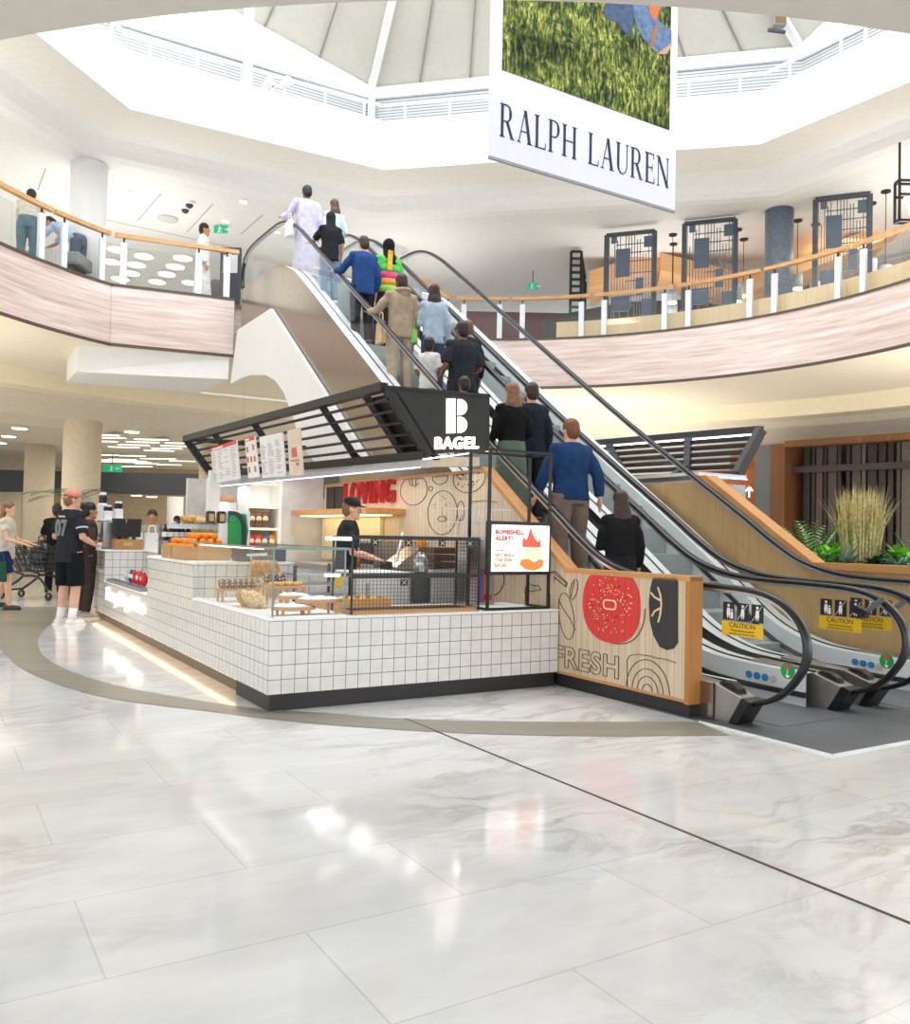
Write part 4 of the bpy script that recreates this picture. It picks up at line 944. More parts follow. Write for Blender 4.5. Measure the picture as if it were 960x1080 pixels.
for k in range(60): x = x0+(x1-x0)*(k+.5)/60; m.bar((x,y0,.957),(x,y1,.957),.003)
m.build('wire_shelf', M['black'], wr, FK)
for x, z in ((.84,1.215),(1.13,1.215),(1.44,1.215),(1.7,1.215),(1.1,.905)):
    m = MB(); m.box(x-.03,x+.03,y0-.012,y0-.004,z-.028,z+.022); c = m.build('label_clip', M['black'], wr, FK); m = MB(); m.bar((x-.018,y0-.014,z-.018),(x+.018,y0-.014,z+.014),.006,.003); m.bar((x-.018,y0-.014,z+.014),(x+.018,y0-.014,z-.018),.006,.003); m.build('clip_mark', M['paper'], c, FK)
MB().bar((.46,.10,1.235),(.66,.10,1.235),.03,.025).build('light_tube', glow('light_tube_and_fill', (255,250,244), 3), wr, FK); MB().bar((.5,.2,.955),(.62,.2,.955),.025,.02).build('light_tube', glow('light_tube_and_fill', (255,250,244), 3), wr, FK)
tr_ = thing('grated_tray', 'wooden framed tray with a dark grate under the wire rack', 'tray', (1.2,.24,.66), frame=FK)
m = MB(); m.box(.66,1.8,.075,.40,.662,.668); m.build('base', M['tablewood'], tr_, FK)
m = MB(); 
for a in ((.66,1.8,.075,.09),(.66,1.8,.385,.40),(.66,.675,.09,.385),(1.785,1.8,.09,.385)): m.box(*a,.668,.69)
m.build('frame', M['tablewood'], tr_, FK)
m = MB()
for k in range(48): x = .69+1.08*k/47; m.box(x,x+.01,.09,.385,.67,.68)
m.build('grate', M['dark'], tr_, FK)
# --- digital menu screen in its tall black frame
ds = thing('menu_screen_stand', 'tall black tube frame holding the lit menu screen at the right end of the counter', 'screen', (2.2,.12,.66), frame=FK)
m = MB(); xa, xb, ya, yb, za, zb = 1.89, 2.52, .06, .36, .66, 2.0
for y in (ya, yb):
    for x in (xa, xb): m.bar((x,y,za),(x,y,zb),.022)
    m.bar((xa,y,zb),(xb,y,zb),.022)
for x in (xa, xb): m.bar((x,ya,zb),(x,yb,zb),.022); m.bar((x,ya,za+.012),(x,yb,za+.012),.022)
m.bar((xa,ya,za+.012),(xb,ya,za+.012),.022); m.build('frame', M['black'], ds, FK)
c = MB().box(1.88,2.53,.045,.095,.955,1.405).build('screen_bezel', M['black'], ds, FK, bevel=.004)
s_ = MB().box(1.91,2.505,.040,.047,.985,1.375).build('lit_panel', glow('screen_white', (255,252,250), 1.1), ds, FK)
pinkt = glow('screen_pink_text', (226,80,76), .6); ort = glow('screen_orange', (240,120,56), .7)
for tx, z, sz, mt in (('BOMBSHELL',1.315,(.29,.036),pinkt),('ALERT!',1.262,(.17,.036),pinkt),('OUR NEW',1.16,(.09,.012),pinkt),('HOT NOLA',1.122,(.19,.028),glow('screen_pale_orange',(232,128,70),.7)),('CHICKEN',1.08,(.17,.028),glow('screen_pale_orange',(232,128,70),.7)),('BAGEL',1.038,(.12,.028),glow('screen_pale_orange',(232,128,70),.7))):
    lettering(tx, (1.945+sz[0]/2,.038,z), (1,0,0), (0,0,1), 1, .002, mt, s_, FK, 'screen_text', space=1.1, fit=sz, fat=sz[1]*.09)
fx, fz = 2.35, 1.21; S_ = lambda l: [(fx+(a-fx)*1.3, fz-.02+(b-fz)*1.15) for a, b in l]
m = MB(); m.prism(S_([(fx-.1,fz),(fx-.1,fz+.05),(fx-.085,fz+.08),(fx-.075,fz+.05),(fx-.06,fz+.07),(fx-.035,fz+.15),(fx-.02,fz+.1),(fx+.005,fz+.06),(fx+.03,fz+.04),(fx+.04,fz+.07),(fx+.05,fz+.02),(fx+.05,fz)]), 'y', .036, .039); m.build('flame_picture', glow('screen_flame', (232,84,60), .75), s_, FK)
m = MB(); m.prism(S_(ring2(fx-.02, fz-.045, .095, .045)), 'y', .036, .039); m.build('bun_picture', glow('screen_bun', (248,222,168), .8), s_, FK)
m = MB(); m.prism(S_([(fx-.11,fz-.09),(fx-.12,fz-.13),(fx-.07,fz-.165),(fx,fz-.175),(fx+.06,fz-.15),(fx+.08,fz-.1),(fx+.04,fz-.085),(fx,fz-.11),(fx-.05,fz-.085)]), 'y', .036, .039); m.build('filling_picture', ort, s_, FK)
# ================================================================== behind the counters
P2 = lambda x, y, z: k_of(at_z(x, y, z))
# --- partition, shelving unit with snack bags, hood
MB().box(1.97,2.59,5.26,5.36,0,2.06).build('wall_partition', M['lgrey'], frame=FK, kind='structure')
MB().box(1.0,2.6,6.3,6.4,0,2.0).build('wall_kiosk_rear', plain('kiosk_rear_wall', (226,222,216), .6), frame=FK, kind='structure')
MB().box(.98,1.12,5.15,5.3,0,1.95).build('wall_kiosk_post', M['white'], frame=FK, kind='structure')
MB().box(1.0,1.97,5.18,5.3,1.93,2.05).build('wall_kiosk_header', M['white'], frame=FK, kind='structure')
su = thing('shelving_unit', 'tall white shelving unit of snack bags left of the grey partition', 'shelving unit', (1.72,5.4,0), frame=FK)
m = MB(); m.box(1.48,1.52,5.2,5.6,0,1.94); m.box(1.93,1.97,5.2,5.6,0,1.94); m.box(1.48,1.97,5.56,5.6,0,1.94); m.build('carcass', M['white'], su, FK)
SZ = (.72, 1.03, 1.33, 1.62)
for z in SZ: MB().box(1.52,1.93,5.2,5.56,z-.025,z).build('shelf', M['white'], su, FK)
for z in SZ[1:]: MB().box(1.54,1.91,5.22,5.25,z-.032,z-.026).build('shelf_light', glow('warm_shelf_light', (255,206,130), 3), su, FK)
MB().box(1.54,1.91,5.22,5.25,1.9,1.91).build('shelf_light', glow('warm_shelf_light', (255,206,130), 3), su, FK)
bags = {}
def snack_bag(key, col, loc, label, group, h=.2, w=.13, rz=0, stripe=None):
    if key not in bags:
        rings = []
        for k in range(9):
            f = k/8; hw = w/2*(.98 - .1*abs(f-.5)); t = .045*math.sin(PI*min(1,max(.03,f)))**.7 + .003
            rings.append([Vector((hw*math.cos(a), t*math.sin(a), h*f)) for a in [2*PI*i/12 for i in range(12)]])
        fr = FK @ Matrix.Translation(loc) @ Matrix.Rotation(rz, 4, 'Z')
        m = MB(); m.loft(rings); o = m.build('snack_bag', plain('bag_'+key, col, .35, var=.15), None, fr, smooth=True, origin=(0,0,0))
        m = MB(); m.ell((0,-.036,h*.55),(w*.3,.012,h*.2),12,8); m.build('printed_panel', plain('bagprint_'+key, stripe or (236,222,190), .4), o, fr)
        bags[key] = o
    else: o = dup(bags[key], FK, loc, rz)
    return tag(o, label, 'snack bag', group)
g = 'snack bags in the shelving unit'
for i, (z, row) in enumerate(((.725,[('ochre',(196,140,60)),('plum',(150,50,60)),('ochre',0),('plum',0)]), (1.035,[('red',(190,40,40)),('red',0),('blue',(60,90,140)),('ochre',0)]), (1.335,[('brown',(120,84,58)),('brown',0),('brown',0)]))):
    for j in range(2):
        for k, (key, c) in enumerate(row):
            lab = ('mixed snack bag on the lower lit shelf left of the partition', 'red or blue snack bag on the middle lit shelf left of the partition', 'brown loaf bag on the upper lit shelf left of the partition')[i]
            snack_bag(key, c or (0,0,0), (1.58+.095*k+.02*j, 5.28+.13*j, z), lab, ('bags on the lower lit shelf','bags on the middle lit shelf','bags on the upper lit shelf')[i], rz=rnd.uniform(-.3,.3))
hd = thing('stainless_shelf', 'stainless wall shelf and hood left of the white shelving unit', 'hood', (1.3,5.75,1.55), frame=FK)
m = MB(); m.hexa([(1.1,5.5,1.5),(1.48,5.5,1.5),(1.48,6.0,1.5),(1.1,6.0,1.5)],[(1.16,5.6,1.66),(1.48,5.6,1.66),(1.48,6.0,1.66),(1.16,6.0,1.66)]); m.build('hood_body', M['steel'], hd, FK)
MB().box(1.12,1.48,5.52,5.55,1.46,1.5).build('front_lip', M['steel'], hd, FK)
t = thing('carton', 'brown carton lying on top of the stainless hood', 'carton', (1.32,5.8,1.66), frame=FK); MB().box(1.18,1.46,5.65,5.95,1.662,1.75).build('body', M['cardboard'], t, FK); MB().box(1.3,1.34,5.645,5.955,1.75,1.753).build('tape', plain('brown_tape', (170,120,70), .4), t, FK)
# --- back counter, wall shelf and its light, small equipment
t = thing('back_counter', 'stainless work counter along the oak back wall of the kiosk', 'counter', (2.2,3.4,0), frame=FK)
MB().box(1.95,2.58,1.6,5.1,.86,.9).build('worktop', M['steel'], t, FK); MB().box(2.0,2.57,1.65,5.05,.1,.86).build('cabinet', M['lgrey'], t, FK)
for k in range(4): MB().box(1.985,2.0,1.7+.84*k,2.5+.84*k,.14,.82).build('door', M['lgrey'], t, FK)
m = MB()
for k in range(5): m.box(2.02,2.55,1.66+.84*k-.02,1.66+.84*k+.02,0,.1)
m.build('feet', M['dark'], t, FK)
ws = thing('wall_shelf', 'deep oak shelf with a lit underside below the red lettering', 'shelf', (2.4,3.9,1.5), frame=FK)
m = MB(); m.box(2.1,2.6,2.86,5.18,1.5,1.57); m.build('board', M['oak'], ws, FK)
MB().box(2.2,2.5,3.0,5.1,1.49,1.5).build('light_panel', glow('warm_under_light', (255,226,170), 2.5), ws, FK)
MB().box(2.55,2.595,3.4,5.18,.92,1.48).build('splash_panel', plain('pale_splash', (232,218,180), .5), ws, FK)
t = thing('microwave', 'small dark oven on the back counter below the oak shelf', 'oven', (2.35,3.05,.9), frame=FK)
MB().box(2.2,2.55,2.85,3.3,.905,1.2).build('case', M['steel'], t, FK); MB().box(2.19,2.2,2.87,3.2,.93,1.17).build('door_glass', M['black'], t, FK)
for k in range(4):
    o = MB().lathe([(.05,0),(.055,.11),(.058,.115),(.05,.13)], (2.3,3.5+.17*k,.9), 12).build('lidded_tub', M['paper'] if k % 2 else M['steel'], None, FK, smooth=False); tag(o, ['white','steel','white','steel'][k] + ' lidded tub on the back counter, %s from the oven' % ['first','second','third','fourth'][k], 'tub')
bt = thing('sauce_bottle', 'amber sauce bottle standing on the back counter behind the wire rack', 'bottle', (2.05,2.95,.9), frame=FK)
MB().lathe([(.035,0),(.038,.01),(.038,.13),(.015,.17),(.015,.19)], (2.05,2.95,.9), 14).build('bottle', plain('amber_sauce', (200,96,30), .2), bt, FK, smooth=True); MB().lathe([(.018,.19),(.018,.22)], (2.05,2.95,.9), 10).build('cap', M['paper'], bt, FK)
t = thing('slicing_machine', 'grey slicing machine with an angled panel on the back counter', 'machine', (2.25,2.2,.9), frame=FK)
MB().hexa([(2.05,2.05,.905),(2.45,2.05,.905),(2.45,2.4,.905),(2.05,2.4,.905)],[(2.15,2.05,1.0),(2.45,2.05,1.2),(2.45,2.4,1.2),(2.15,2.4,1.0)]).build('body', M['steel'], t, FK); MB().bar((2.1,2.1,1.0),(2.2,2.15,1.3),.025).build('arm', M['alu'], t, FK); MB().box(2.0,2.08,2.15,2.28,.905,.99).build('knob_block', M['dark'], t, FK)
t = thing('upright_mixer', 'tall stainless machine with a red switch below the lit screen', 'machine', (2.2,.75,.66), frame=FK)
MB().box(2.02,2.32,.6,.78,.66,1.25).build('column', M['steel'], t, FK); MB().box(2.14,2.19,.595,.6,.68,.98).build('blue_stripe', plain('blue_stripe', (70,90,150), .4), t, FK); MB().box(2.2,2.215,.595,.6,.68,.98).build('red_stripe', M['red'], t, FK); MB().box(2.21,2.28,.57,.6,.70,.75).build('red_switch', M['red'], t, FK)
MB().tube(spline([(2.3,.62,1.0),(2.42,.62,.95),(2.44,.62,.85),(2.38,.62,.76),(2.3,.62,.74)],5), .006, 6).build('cable', M['black'], t, FK)
bsk = thing('wire_basket', 'white wire basket standing above the lit screen on the upright machine', 'basket', (2.2,.7,1.42), frame=FK)
m = MB(); bx = (1.98,2.44,.5,.85,1.26,1.52)
for z in (1.52,1.4,1.27): m.bar((bx[0],bx[2],z),(bx[1],bx[2],z),.006); m.bar((bx[0],bx[3],z),(bx[1],bx[3],z),.006); m.bar((bx[0],bx[2],z),(bx[0],bx[3],z),.006); m.bar((bx[1],bx[2],z),(bx[1],bx[3],z),.006)
for k in range(15): x = bx[0]+(bx[1]-bx[0])*k/14; m.bar((x,bx[2],1.262),(x,bx[2],1.52),.003); m.bar((x,bx[3],1.262),(x,bx[3],1.52),.003); m.bar((x,bx[2],1.262),(x,bx[3],1.262),.003)
m.build('wires', M['post_white'], bsk, FK)
t = thing('orange_squeezer', 'small orange juicer beside the lit screen', 'juicer', (1.72,1.0,1.15), frame=FK)
MB().lathe([(.06,0),(.07,.15),(.02,.22)], (1.78,1.0,.9), 14).build('jug', M['steel'], t, FK, smooth=True); MB().ell((1.78,1.0,1.2),(.045,.045,.045),12,8).build('orange_top', plain('orange_skin', (238,140,28), .5), t, FK, smooth=True); MB().lathe([(.09,.66),(.09,.9)], (1.78,1.0,0), 14).build('base', M['dark'], t, FK)
# things seen through the wire rack
t = thing('tray_trolley', 'black trolley of wire trays behind the left half of the wire rack', 'trolley', (1.0,1.7,0), frame=FK)
m = MB()
for x in (.72,1.26):
    for y in (1.4,1.9): m.bar((x,y,.05),(x,y,.98),.025)
m.build('posts', M['black'], t, FK)
for k in range(7): 
    m = MB(); z = .3+.1*k
    for j in range(9): m.bar((.72,1.4+.06*j,z),(1.26,1.4+.06*j,z),.006)
    m.bar((.72,1.4,z),(.72,1.9,z),.012); m.bar((1.26,1.4,z),(1.26,1.9,z),.012); m.build('wire_tray', M['steel'], t, FK)
MB().box(1.1,1.18,1.385,1.39,.78,.9).build('yellow_label', M['yellow'], t, FK)
for x in (.72,1.26):
    for y in (1.4,1.9): MB().lathe([(.025,0),(.025,.05)], (x,y,0), 10).build('caster', M['dark'], t, FK)
t = thing('white_cabinet', 'pale grey under-counter cabinet behind the display case', 'cabinet', (1.0,2.5,0), frame=FK)
q = P2(334, 584, .98); MB().box(q.x-.28,q.x+.22,q.y,q.y+.5,0,.97).build('body', M['lgrey'], t, FK, bevel=.01); MB().box(q.x-.3,q.x+.24,q.y-.02,q.y+.5,.97,1.0).build('lid', M['white'], t, FK); MB().box(q.x-.2,q.x+.15,q.y-.012,q.y,.1,.9).build('door', M['lgrey'], t, FK)
t = thing('chest_fridge', 'white fridge behind the right half of the wire rack', 'fridge', (1.6,1.6,0), frame=FK)
MB().box(1.32,1.86,1.35,1.9,.05,.92).build('body', M['white'], t, FK, bevel=.01); MB().box(1.34,1.84,1.335,1.35,.1,.88).build('door', M['white'], t, FK); MB().bar((1.40,1.32,.5),(1.40,1.32,.82),.02).build('handle', M['steel'], t, FK); MB().box(1.36,1.82,1.4,1.86,0,.05).build('base', M['dark'], t, FK)
t = thing('toaster', 'dark brown stacked toaster behind the right end of the wire rack', 'toaster', (2.12,1.3,.66), frame=FK)
for k in range(3): MB().box(2.0,2.24,1.15,1.45,.96+.07*k,1.02+.07*k).build('deck_%s' % ('bottom','middle','top')[k], plain('toaster_brown', (84,62,50), .4), t, FK, bevel=.01)
MB().box(1.99,2.25,1.14,1.46,.1,.955).build('stand', M['lgrey'], t, FK)
tb = thing('bread_tray', 'wooden tray of yellow rolls behind the lower wire rack', 'tray', (.95,.75,.7), frame=FK)
m = MB(); m.box(.66,1.25,.55,.9,.66,.68); 
for a in ((.66,1.25,.55,.57),(.66,1.25,.88,.9),(.66,.68,.57,.88),(1.23,1.25,.57,.88)): m.box(*a,.68,.74)
m.build('tray', M['tablewood'], tb, FK)
for k in range(10):
    lc = (.74+.05*k, .66+.1*(k % 2), .68)
    if k == 0: rl = tag(MB().ell((0,0,.035),(.045,.035,.035),10,8).build('bread_roll', bk['yellow'], None, FK @ Matrix.Translation(lc), smooth=True, origin=(0,0,0)), 'yellow bread roll in the wooden tray behind the wire rack', 'bread roll', 'bread rolls in the wooden tray')
    else: o = rl.copy(); COL.objects.link(o); o.matrix_world = FK @ Matrix.Translation(lc)
# --- high counter: crates of oranges, juice machine, bottles
orange = plain('orange_peel', (240,142,26), .45, var=.12, scale=40)
def crate(x0, x1, y0, y1, z, h, label):
    t = thing('orange_crate', label, 'crate', ((x0+x1)/2,(y0+y1)/2,z), frame=FK)
    MB().box(x0,x1,y0,y1,z+.002,z+.012).build('bottom_board', M['crate'], t, FK)
    for a in ((x0,x1,y0,y0+.012),(x0,x1,y1-.012,y1),(x0,x0+.012,y0+.012,y1-.012),(x1-.012,x1,y0+.012,y1-.012)): MB().box(*a,z+.012,z+h).build('side_board', M['crate'], t, FK)
    m = MB()
    for x, y in ((x0+.02,y0+.02),(x1-.02,y0+.02),(x0+.02,y1-.02),(x1-.02,y1-.02)): m.prism([(x-.012,y-.012),(x+.012,y-.012),(x+.012,y+.012),(x-.012,y+.012)], 'z', z+.012, z+h)
    m.build('corner_blocks', M['crate'], t, FK)
zc = .985; cx0 = .03; y0 = 2.42
crate(cx0, cx0+.42, y0, y0+.6, zc, .13, 'larger wooden crate piled with oranges on the high counter, next to the glass case'); crate(cx0, cx0+.38, y0+.66, y0+1.05, zc, .13, 'smaller wooden crate of oranges at the far side of the larger crate')
op = None
def orange_at(p, label, grp):
    global op
    if op is None: op = MB().ell((0,0,0),(.038,.038,.036),14,10).build('orange', orange, None, FK @ Matrix.Translation(p), smooth=True, origin=(0,0,0)); MB().ell((0,0,.035),(.004,.004,.004),6,4).build('stem_scar', plain('stem_brown', (90,80,40), .7), op, FK @ Matrix.Translation(p)); o = op
    else: o = dup(op, FK, p, rnd.uniform(0,6))
    tag(o, label, 'orange', grp)
L1, G1 = 'orange in the larger crate beside the glass case', 'oranges in the larger crate'
for i in range(5):
    for j in range(7): orange_at((cx0+.05+.08*i, y0+.055+.081*j, zc+.12), L1, G1)
for i in range(4):
    for j in range(6): orange_at((cx0+.09+.08*i+rnd.uniform(-.01,.01), y0+.095+.081*j, zc+.176), L1, G1)
for i in range(3):
    for j in range(4): orange_at((cx0+.13+.08*i, y0+.17+.085*j, zc+.232), L1, G1)
for i in range(4):
    for j in range(4): orange_at((cx0+.055+.085*i, y0+.73+.082*j, zc+.12), 'orange in the smaller crate on the high counter', 'oranges in the smaller crate')
for i in range(3):
    for j in range(3): orange_at((cx0+.1+.085*i, y0+.77+.085*j, zc+.176), 'orange in the smaller crate on the high counter', 'oranges in the smaller crate')
jm = thing('juice_machine', 'green and white juicing machine on the high counter', 'juice machine', (.62,3.3,.985), frame=FK)
jx, jy = .80, 3.3
m = MB(); m.box(jx-.13,jx+.13,jy,jy+.35,.99,1.5); m.build('casing', M['post_white'], jm, FK, bevel=.03)
m = MB(); m.prism([(jx-.125,1.06),(jx+.07,1.06),(jx+.1,1.28),(jx+.07,1.46),(jx-.125,1.48)], 'y', jy-.02, jy+.01); m.build('green_front', M['green'], jm, FK, bevel=.008)
m = MB(); m.sweep(spline([(jx-.13,jy-.03,1.47),(jx-.04,jy-.03,1.46),(jx+.03,jy-.03,1.38),(jx+.05,jy-.03,1.2),(jx+.05,jy-.03,1.0)],5), [(-.02,-.012),(.02,-.012),(.02,.012),(-.02,.012)], up=(0,1,0)); m.build('black_arch', M['rubber'], jm, FK)
m = MB(); m.torus((jx-.085,jy-.025,1.41),.022,.006,14,6,Matrix.Rotation(PI/2,3,'X')); m.build('round_badge', plain('mint_badge', (60,210,150), .4), jm, FK)
MB().box(jx-.12,jx+.06,jy-.1,jy,.99,1.02).build('drip_tray', M['dark'], jm, FK)
for k, (x, lb) in enumerate(((.485,'left glass juice dispenser with a dark lid'),(.60,'right glass juice dispenser with a dark lid, next to the green machine'))):
    d_ = thing('juice_dispenser', lb, 'dispenser', (x,3.3,.985), frame=FK); F = FK @ Matrix.Translation((x,3.3,.985))
    MB().lathe([(.05,.005),(.05,.02),(.05,.3),(.03,.37)], (0,0,0), 16).build('glass_jar', M['glass'], d_, F, smooth=True); MB().box(-.045,.045,-.045,.045,.37,.5).build('lid', M['rubber'], d_, F, bevel=.02); MB().box(-.026,.026,-.052,-.045,.39,.47).build('label_plate', plain('tan_label', (196,160,120), .5), d_, F); MB().lathe([(.048,0),(.048,.03)], (0,0,0), 16).build('base', M['dark'], d_, F)
t = thing('tap_tray', 'low dark tray with steel tap on the high counter behind the case glass', 'tray', (.6,2.2,.985), frame=FK)
MB().box(.42,.9,2.12,2.3,.99,1.11).build('body', M['dark'], t, FK); MB().bar((.5,2.1,1.05),(.7,2.1,1.06),.025).build('tap', M['steel'], t, FK); MB().bar((.54,2.1,1.05),(.54,2.07,1.0),.015).build('spout', M['steel'], t, FK)
# --- breads on a glass shelf, drinks below
gs = thing('bread_display', 'steel and glass display of bagels and drinks behind the orange crates', 'display shelf', (.55,4.3,.56), frame=FK)
MB().box(.2,1.0,4.05,4.6,.56,.985).build('base_cabinet', M['lgrey'], gs, FK); MB().box(.22,1.02,4.03,4.6,1.335,1.35).build('glass_shelf', M['glass_green'], gs, FK); MB().box(.22,1.02,4.02,4.03,1.29,1.345).build('front_rail', M['steel'], gs, FK)
for x in (.24,.6,1.0): MB().bar((x,4.5,.985),(x,4.5,1.335),.03).build('support', M['steel'], gs, FK)
MB().box(.22,1.02,4.3,4.6,1.14,1.15).build('middle_shelf', M['steel'], gs, FK)
for k in range(22): bagel('pale' if k % 4 else 'gold', (.44+.05*(k//2), 4.12+.14*(k % 2), 1.37), 'pale bagel in the row on the glass display shelf', 'bagels on the glass display shelf', (.5*(k % 3)+.3,.25,k), 1.35)
bp = {}
def bottle(key, body, cap, loc, label, group):
    if key not in bp:
        F = FK @ Matrix.Translation(loc); o = MB().lathe([(.03,0),(.032,.01),(.032,.12),(.012,.16),(.012,.17)], (0,0,0), 12).build('drink_bottle', plain('drink_'+key, body, .2), None, F, smooth=True, origin=(0,0,0)); MB().lathe([(.015,.17),(.015,.19)], (0,0,0), 10).build('cap', plain('cap_'+key, cap, .4), o, F); MB().lathe([(.0335,.045),(.0335,.1)], (0,0,0), 12).build('label_band', M['paper'], o, F); bp[key] = o
    else: o = dup(bp[key], FK, loc)
    tag(o, label, 'bottle', group)
for k in range(5): bottle('plum', (58,24,44), (120,40,90), (.27+.065*k,4.1,.985), 'dark plum juice bottle at the left of the bagel display', 'plum juice bottles')
for k in range(6): bottle('lemon', (214,190,90), (230,210,60), (.6+.065*k,4.1,.985), 'pale yellow drink bottle in the bagel display', 'yellow drink bottles')
for k in range(5): bottle('plum', 0, 0, (.27+.065*k,4.38,1.15), 'dark plum juice bottle at the left of the bagel display', 'plum juice bottles')
for k in range(6): bottle('lemon', 0, 0, (.6+.065*k,4.38,1.15), 'pale yellow drink bottle in the bagel display', 'yellow drink bottles')
# --- niche with snack bags and trays
for j, (key, c, y, lb) in enumerate((('silver',(190,196,206),6.1,'silver'),('silver',0,5.95,'silver'),('navy',(40,60,120),5.85,'navy blue'),('navy',0,6.0,'navy blue'),('scarlet',(206,32,36),5.7,'scarlet'),('scarlet',0,5.55,'scarlet'),('scarlet',0,5.4,'scarlet'),('rust',(170,70,50),5.3,'rust red'),('scarlet',0,5.15,'scarlet'),('rust',0,5.05,'rust red'))):
    snack_bag(key, c or (0,0,0), (.36 if j % 2 else .2, y-.05, .56), lb + ' snack bag standing in the counter niche', lb + ' snack bags in the counter niche', .19, .15, rz=-PI/2+rnd.uniform(-.3,.3), stripe=(240,240,240))
for k, y in enumerate((5.5,4.4)):
    t = thing('shallow_tray', ('grey shallow tray at the front of the niche, nearer the till','grey shallow tray at the front of the niche, nearer the oranges')[k], 'tray', (.08,y+.4,.56), frame=FK)
    m = MB(); m.box(.01,.12,y,y+1.05,.561,.57); m.build('base', M['grey'], t, FK); m = MB(); m.box(.01,.02,y,y+1.05,.57,.6); m.box(.11,.12,y,y+1.05,.57,.6); m.box(.02,.11,y,y+.01,.57,.6); m.box(.02,.11,y+1.04,y+1.05,.57,.6); m.build('rim', M['grey'], t, FK)
for k, (c, lb) in enumerate((((222,186,40),'yellow'),((60,60,60),'black'),((210,206,196),'white'),((220,120,110),'salmon'),((70,120,190),'blue'))):
    o = MB().box(.56,.66,4.72+.16*k,4.84+.16*k,.986,1.08+.02*(k % 2)).build('snack_box', plain('box_'+lb, c, .5), None, FK, bevel=.004); MB().box(.555,.56,4.74+.16*k,4.82+.16*k,1.0,1.05).build('front_label', M['paper'], o, FK); tag(o, lb + ' snack box at the back of the niche counter behind the orange crates', 'box')
# --- cash till corner
t = thing('cardboard_box', 'open brown cardboard box on the counter below the till screens', 'cardboard box', (.34,6.9,.985), frame=FK)
X0, X1, Y0, Y1 = .14, .5, 6.67, 7.0
MB().box(X0,X1,Y0,Y1,.987,1.0).build('bottom', M['cardboard'], t, FK)
for a in ((X0,X1,Y0,Y0+.01),(X0,X1,Y1-.01,Y1),(X0,X0+.01,Y0+.01,Y1-.01),(X1-.01,X1,Y0+.01,Y1-.01)): MB().box(*a,1.0,1.13).build('side', M['cardboard'], t, FK)
MB().box(X0+.1,X0+.22,Y0-.004,Y0,1.04,1.09).build('printed_mark', plain('faded_print', (214,178,134), .8), t, FK)
for k, (x, lb, r) in enumerate(((.23,'left tilted black till screen above the cardboard box',.35),(.40,'right tilted black till screen above the cardboard box',-.35))):
    ts = thing('till_screen', lb, 'till', (x,6.84,1.0), frame=FK); F = FK @ Matrix.Translation((x,6.84,1.28)) @ Matrix.Rotation(r, 4, 'Z')
    MB().hexa([(-.1,-.05,-.12),(.1,-.05,-.12),(.1,-.02,-.12),(-.1,-.02,-.12)],[(-.1,.05,.14),(.1,.05,.14),(.1,.08,.14),(-.1,.08,.14)]).build('display', M['black'], ts, F, bevel=.006); MB().hexa([(-.085,-.047,-.1),(.085,-.047,-.1),(.085,-.044,-.1),(-.085,-.044,-.1)],[(-.085,.041,.12),(.085,.041,.12),(.085,.044,.12),(-.085,.044,.12)]).build('screen_glass', M['rubber'], ts, F); MB().bar((0,.04,-.26),(0,.04,0),.05,.03).build('neck', M['dark'], ts, F)
    MB().box(-.05,.05,.0,.1,-.28,-.26).build('foot', M['dark'], ts, F)
cm = thing('coffee_machine', 'stainless coffee machine at the far end of the counter', 'coffee machine', (.2,7.3,.985), frame=FK)
MB().box(.02,.4,7.08,7.6,1.0,1.38).build('body', M['steel'], cm, FK, bevel=.02); MB().box(.01,.41,7.07,7.61,1.38,1.4).build('cup_rail', M['alu'], cm, FK); MB().box(-.01,.02,7.1,7.55,.99,1.04).build('drip_tray', M['dark'], cm, FK)
for y in (7.2,7.35,7.5): MB().lathe([(.03,0),(.025,.05)], (.0,y,1.15), 12).build('group_head', M['steel'], cm, FK)
for k, (x, y, h, lb) in enumerate(((.09,7.5,.40,'tall white coffee grinder at the left on the coffee machine'),(.12,7.25,.21,'short white grinder in the middle of the coffee machine'),(.27,7.3,.27,'white grinder with a black lid at the right end of the coffee machine'))):
    t = thing('coffee_grinder', lb, 'coffee grinder', (x,y,1.40), frame=FK); F = FK @ Matrix.Translation((x,y,1.40))
    MB().lathe([(.07,0),(.07,h*.55),(.055,h*.6)], (0,0,0), 16).build('body', M['post_white'], t, F, smooth=False); MB().lathe([(.055,h*.6),(.06,h*.85),(.045,h*.9)], (0,0,0), 16).build('hopper', M['black'], t, F); MB().lathe([(.047,h*.9),(.045,h)], (0,0,0), 16).build('lid', M['paper'], t, F)
for k, (x, y, lb) in enumerate(((.52,7.3,'white paper carrier bag behind the till screens'),(.74,7.3,'white paper carrier bag beside the cashier'))):
    t = thing('carrier_bag', lb, 'bag', (x,y,.985), frame=FK); F = FK @ Matrix.Translation((x,y,.987))
    MB().hexa([(-.1,-.06,0),(.1,-.06,0),(.1,.06,0),(-.1,.06,0)],[(-.09,-.05,.24),(.09,-.05,.24),(.09,.05,.24),(-.09,.05,.24)]).build('body', M['paper'], t, F); MB().tube(spline([(-.05,-.05,.22),(-.04,-.05,.33),(.04,-.05,.33),(.05,-.05,.22)],5), .012, 6).build('handle', M['paper'], t, F)

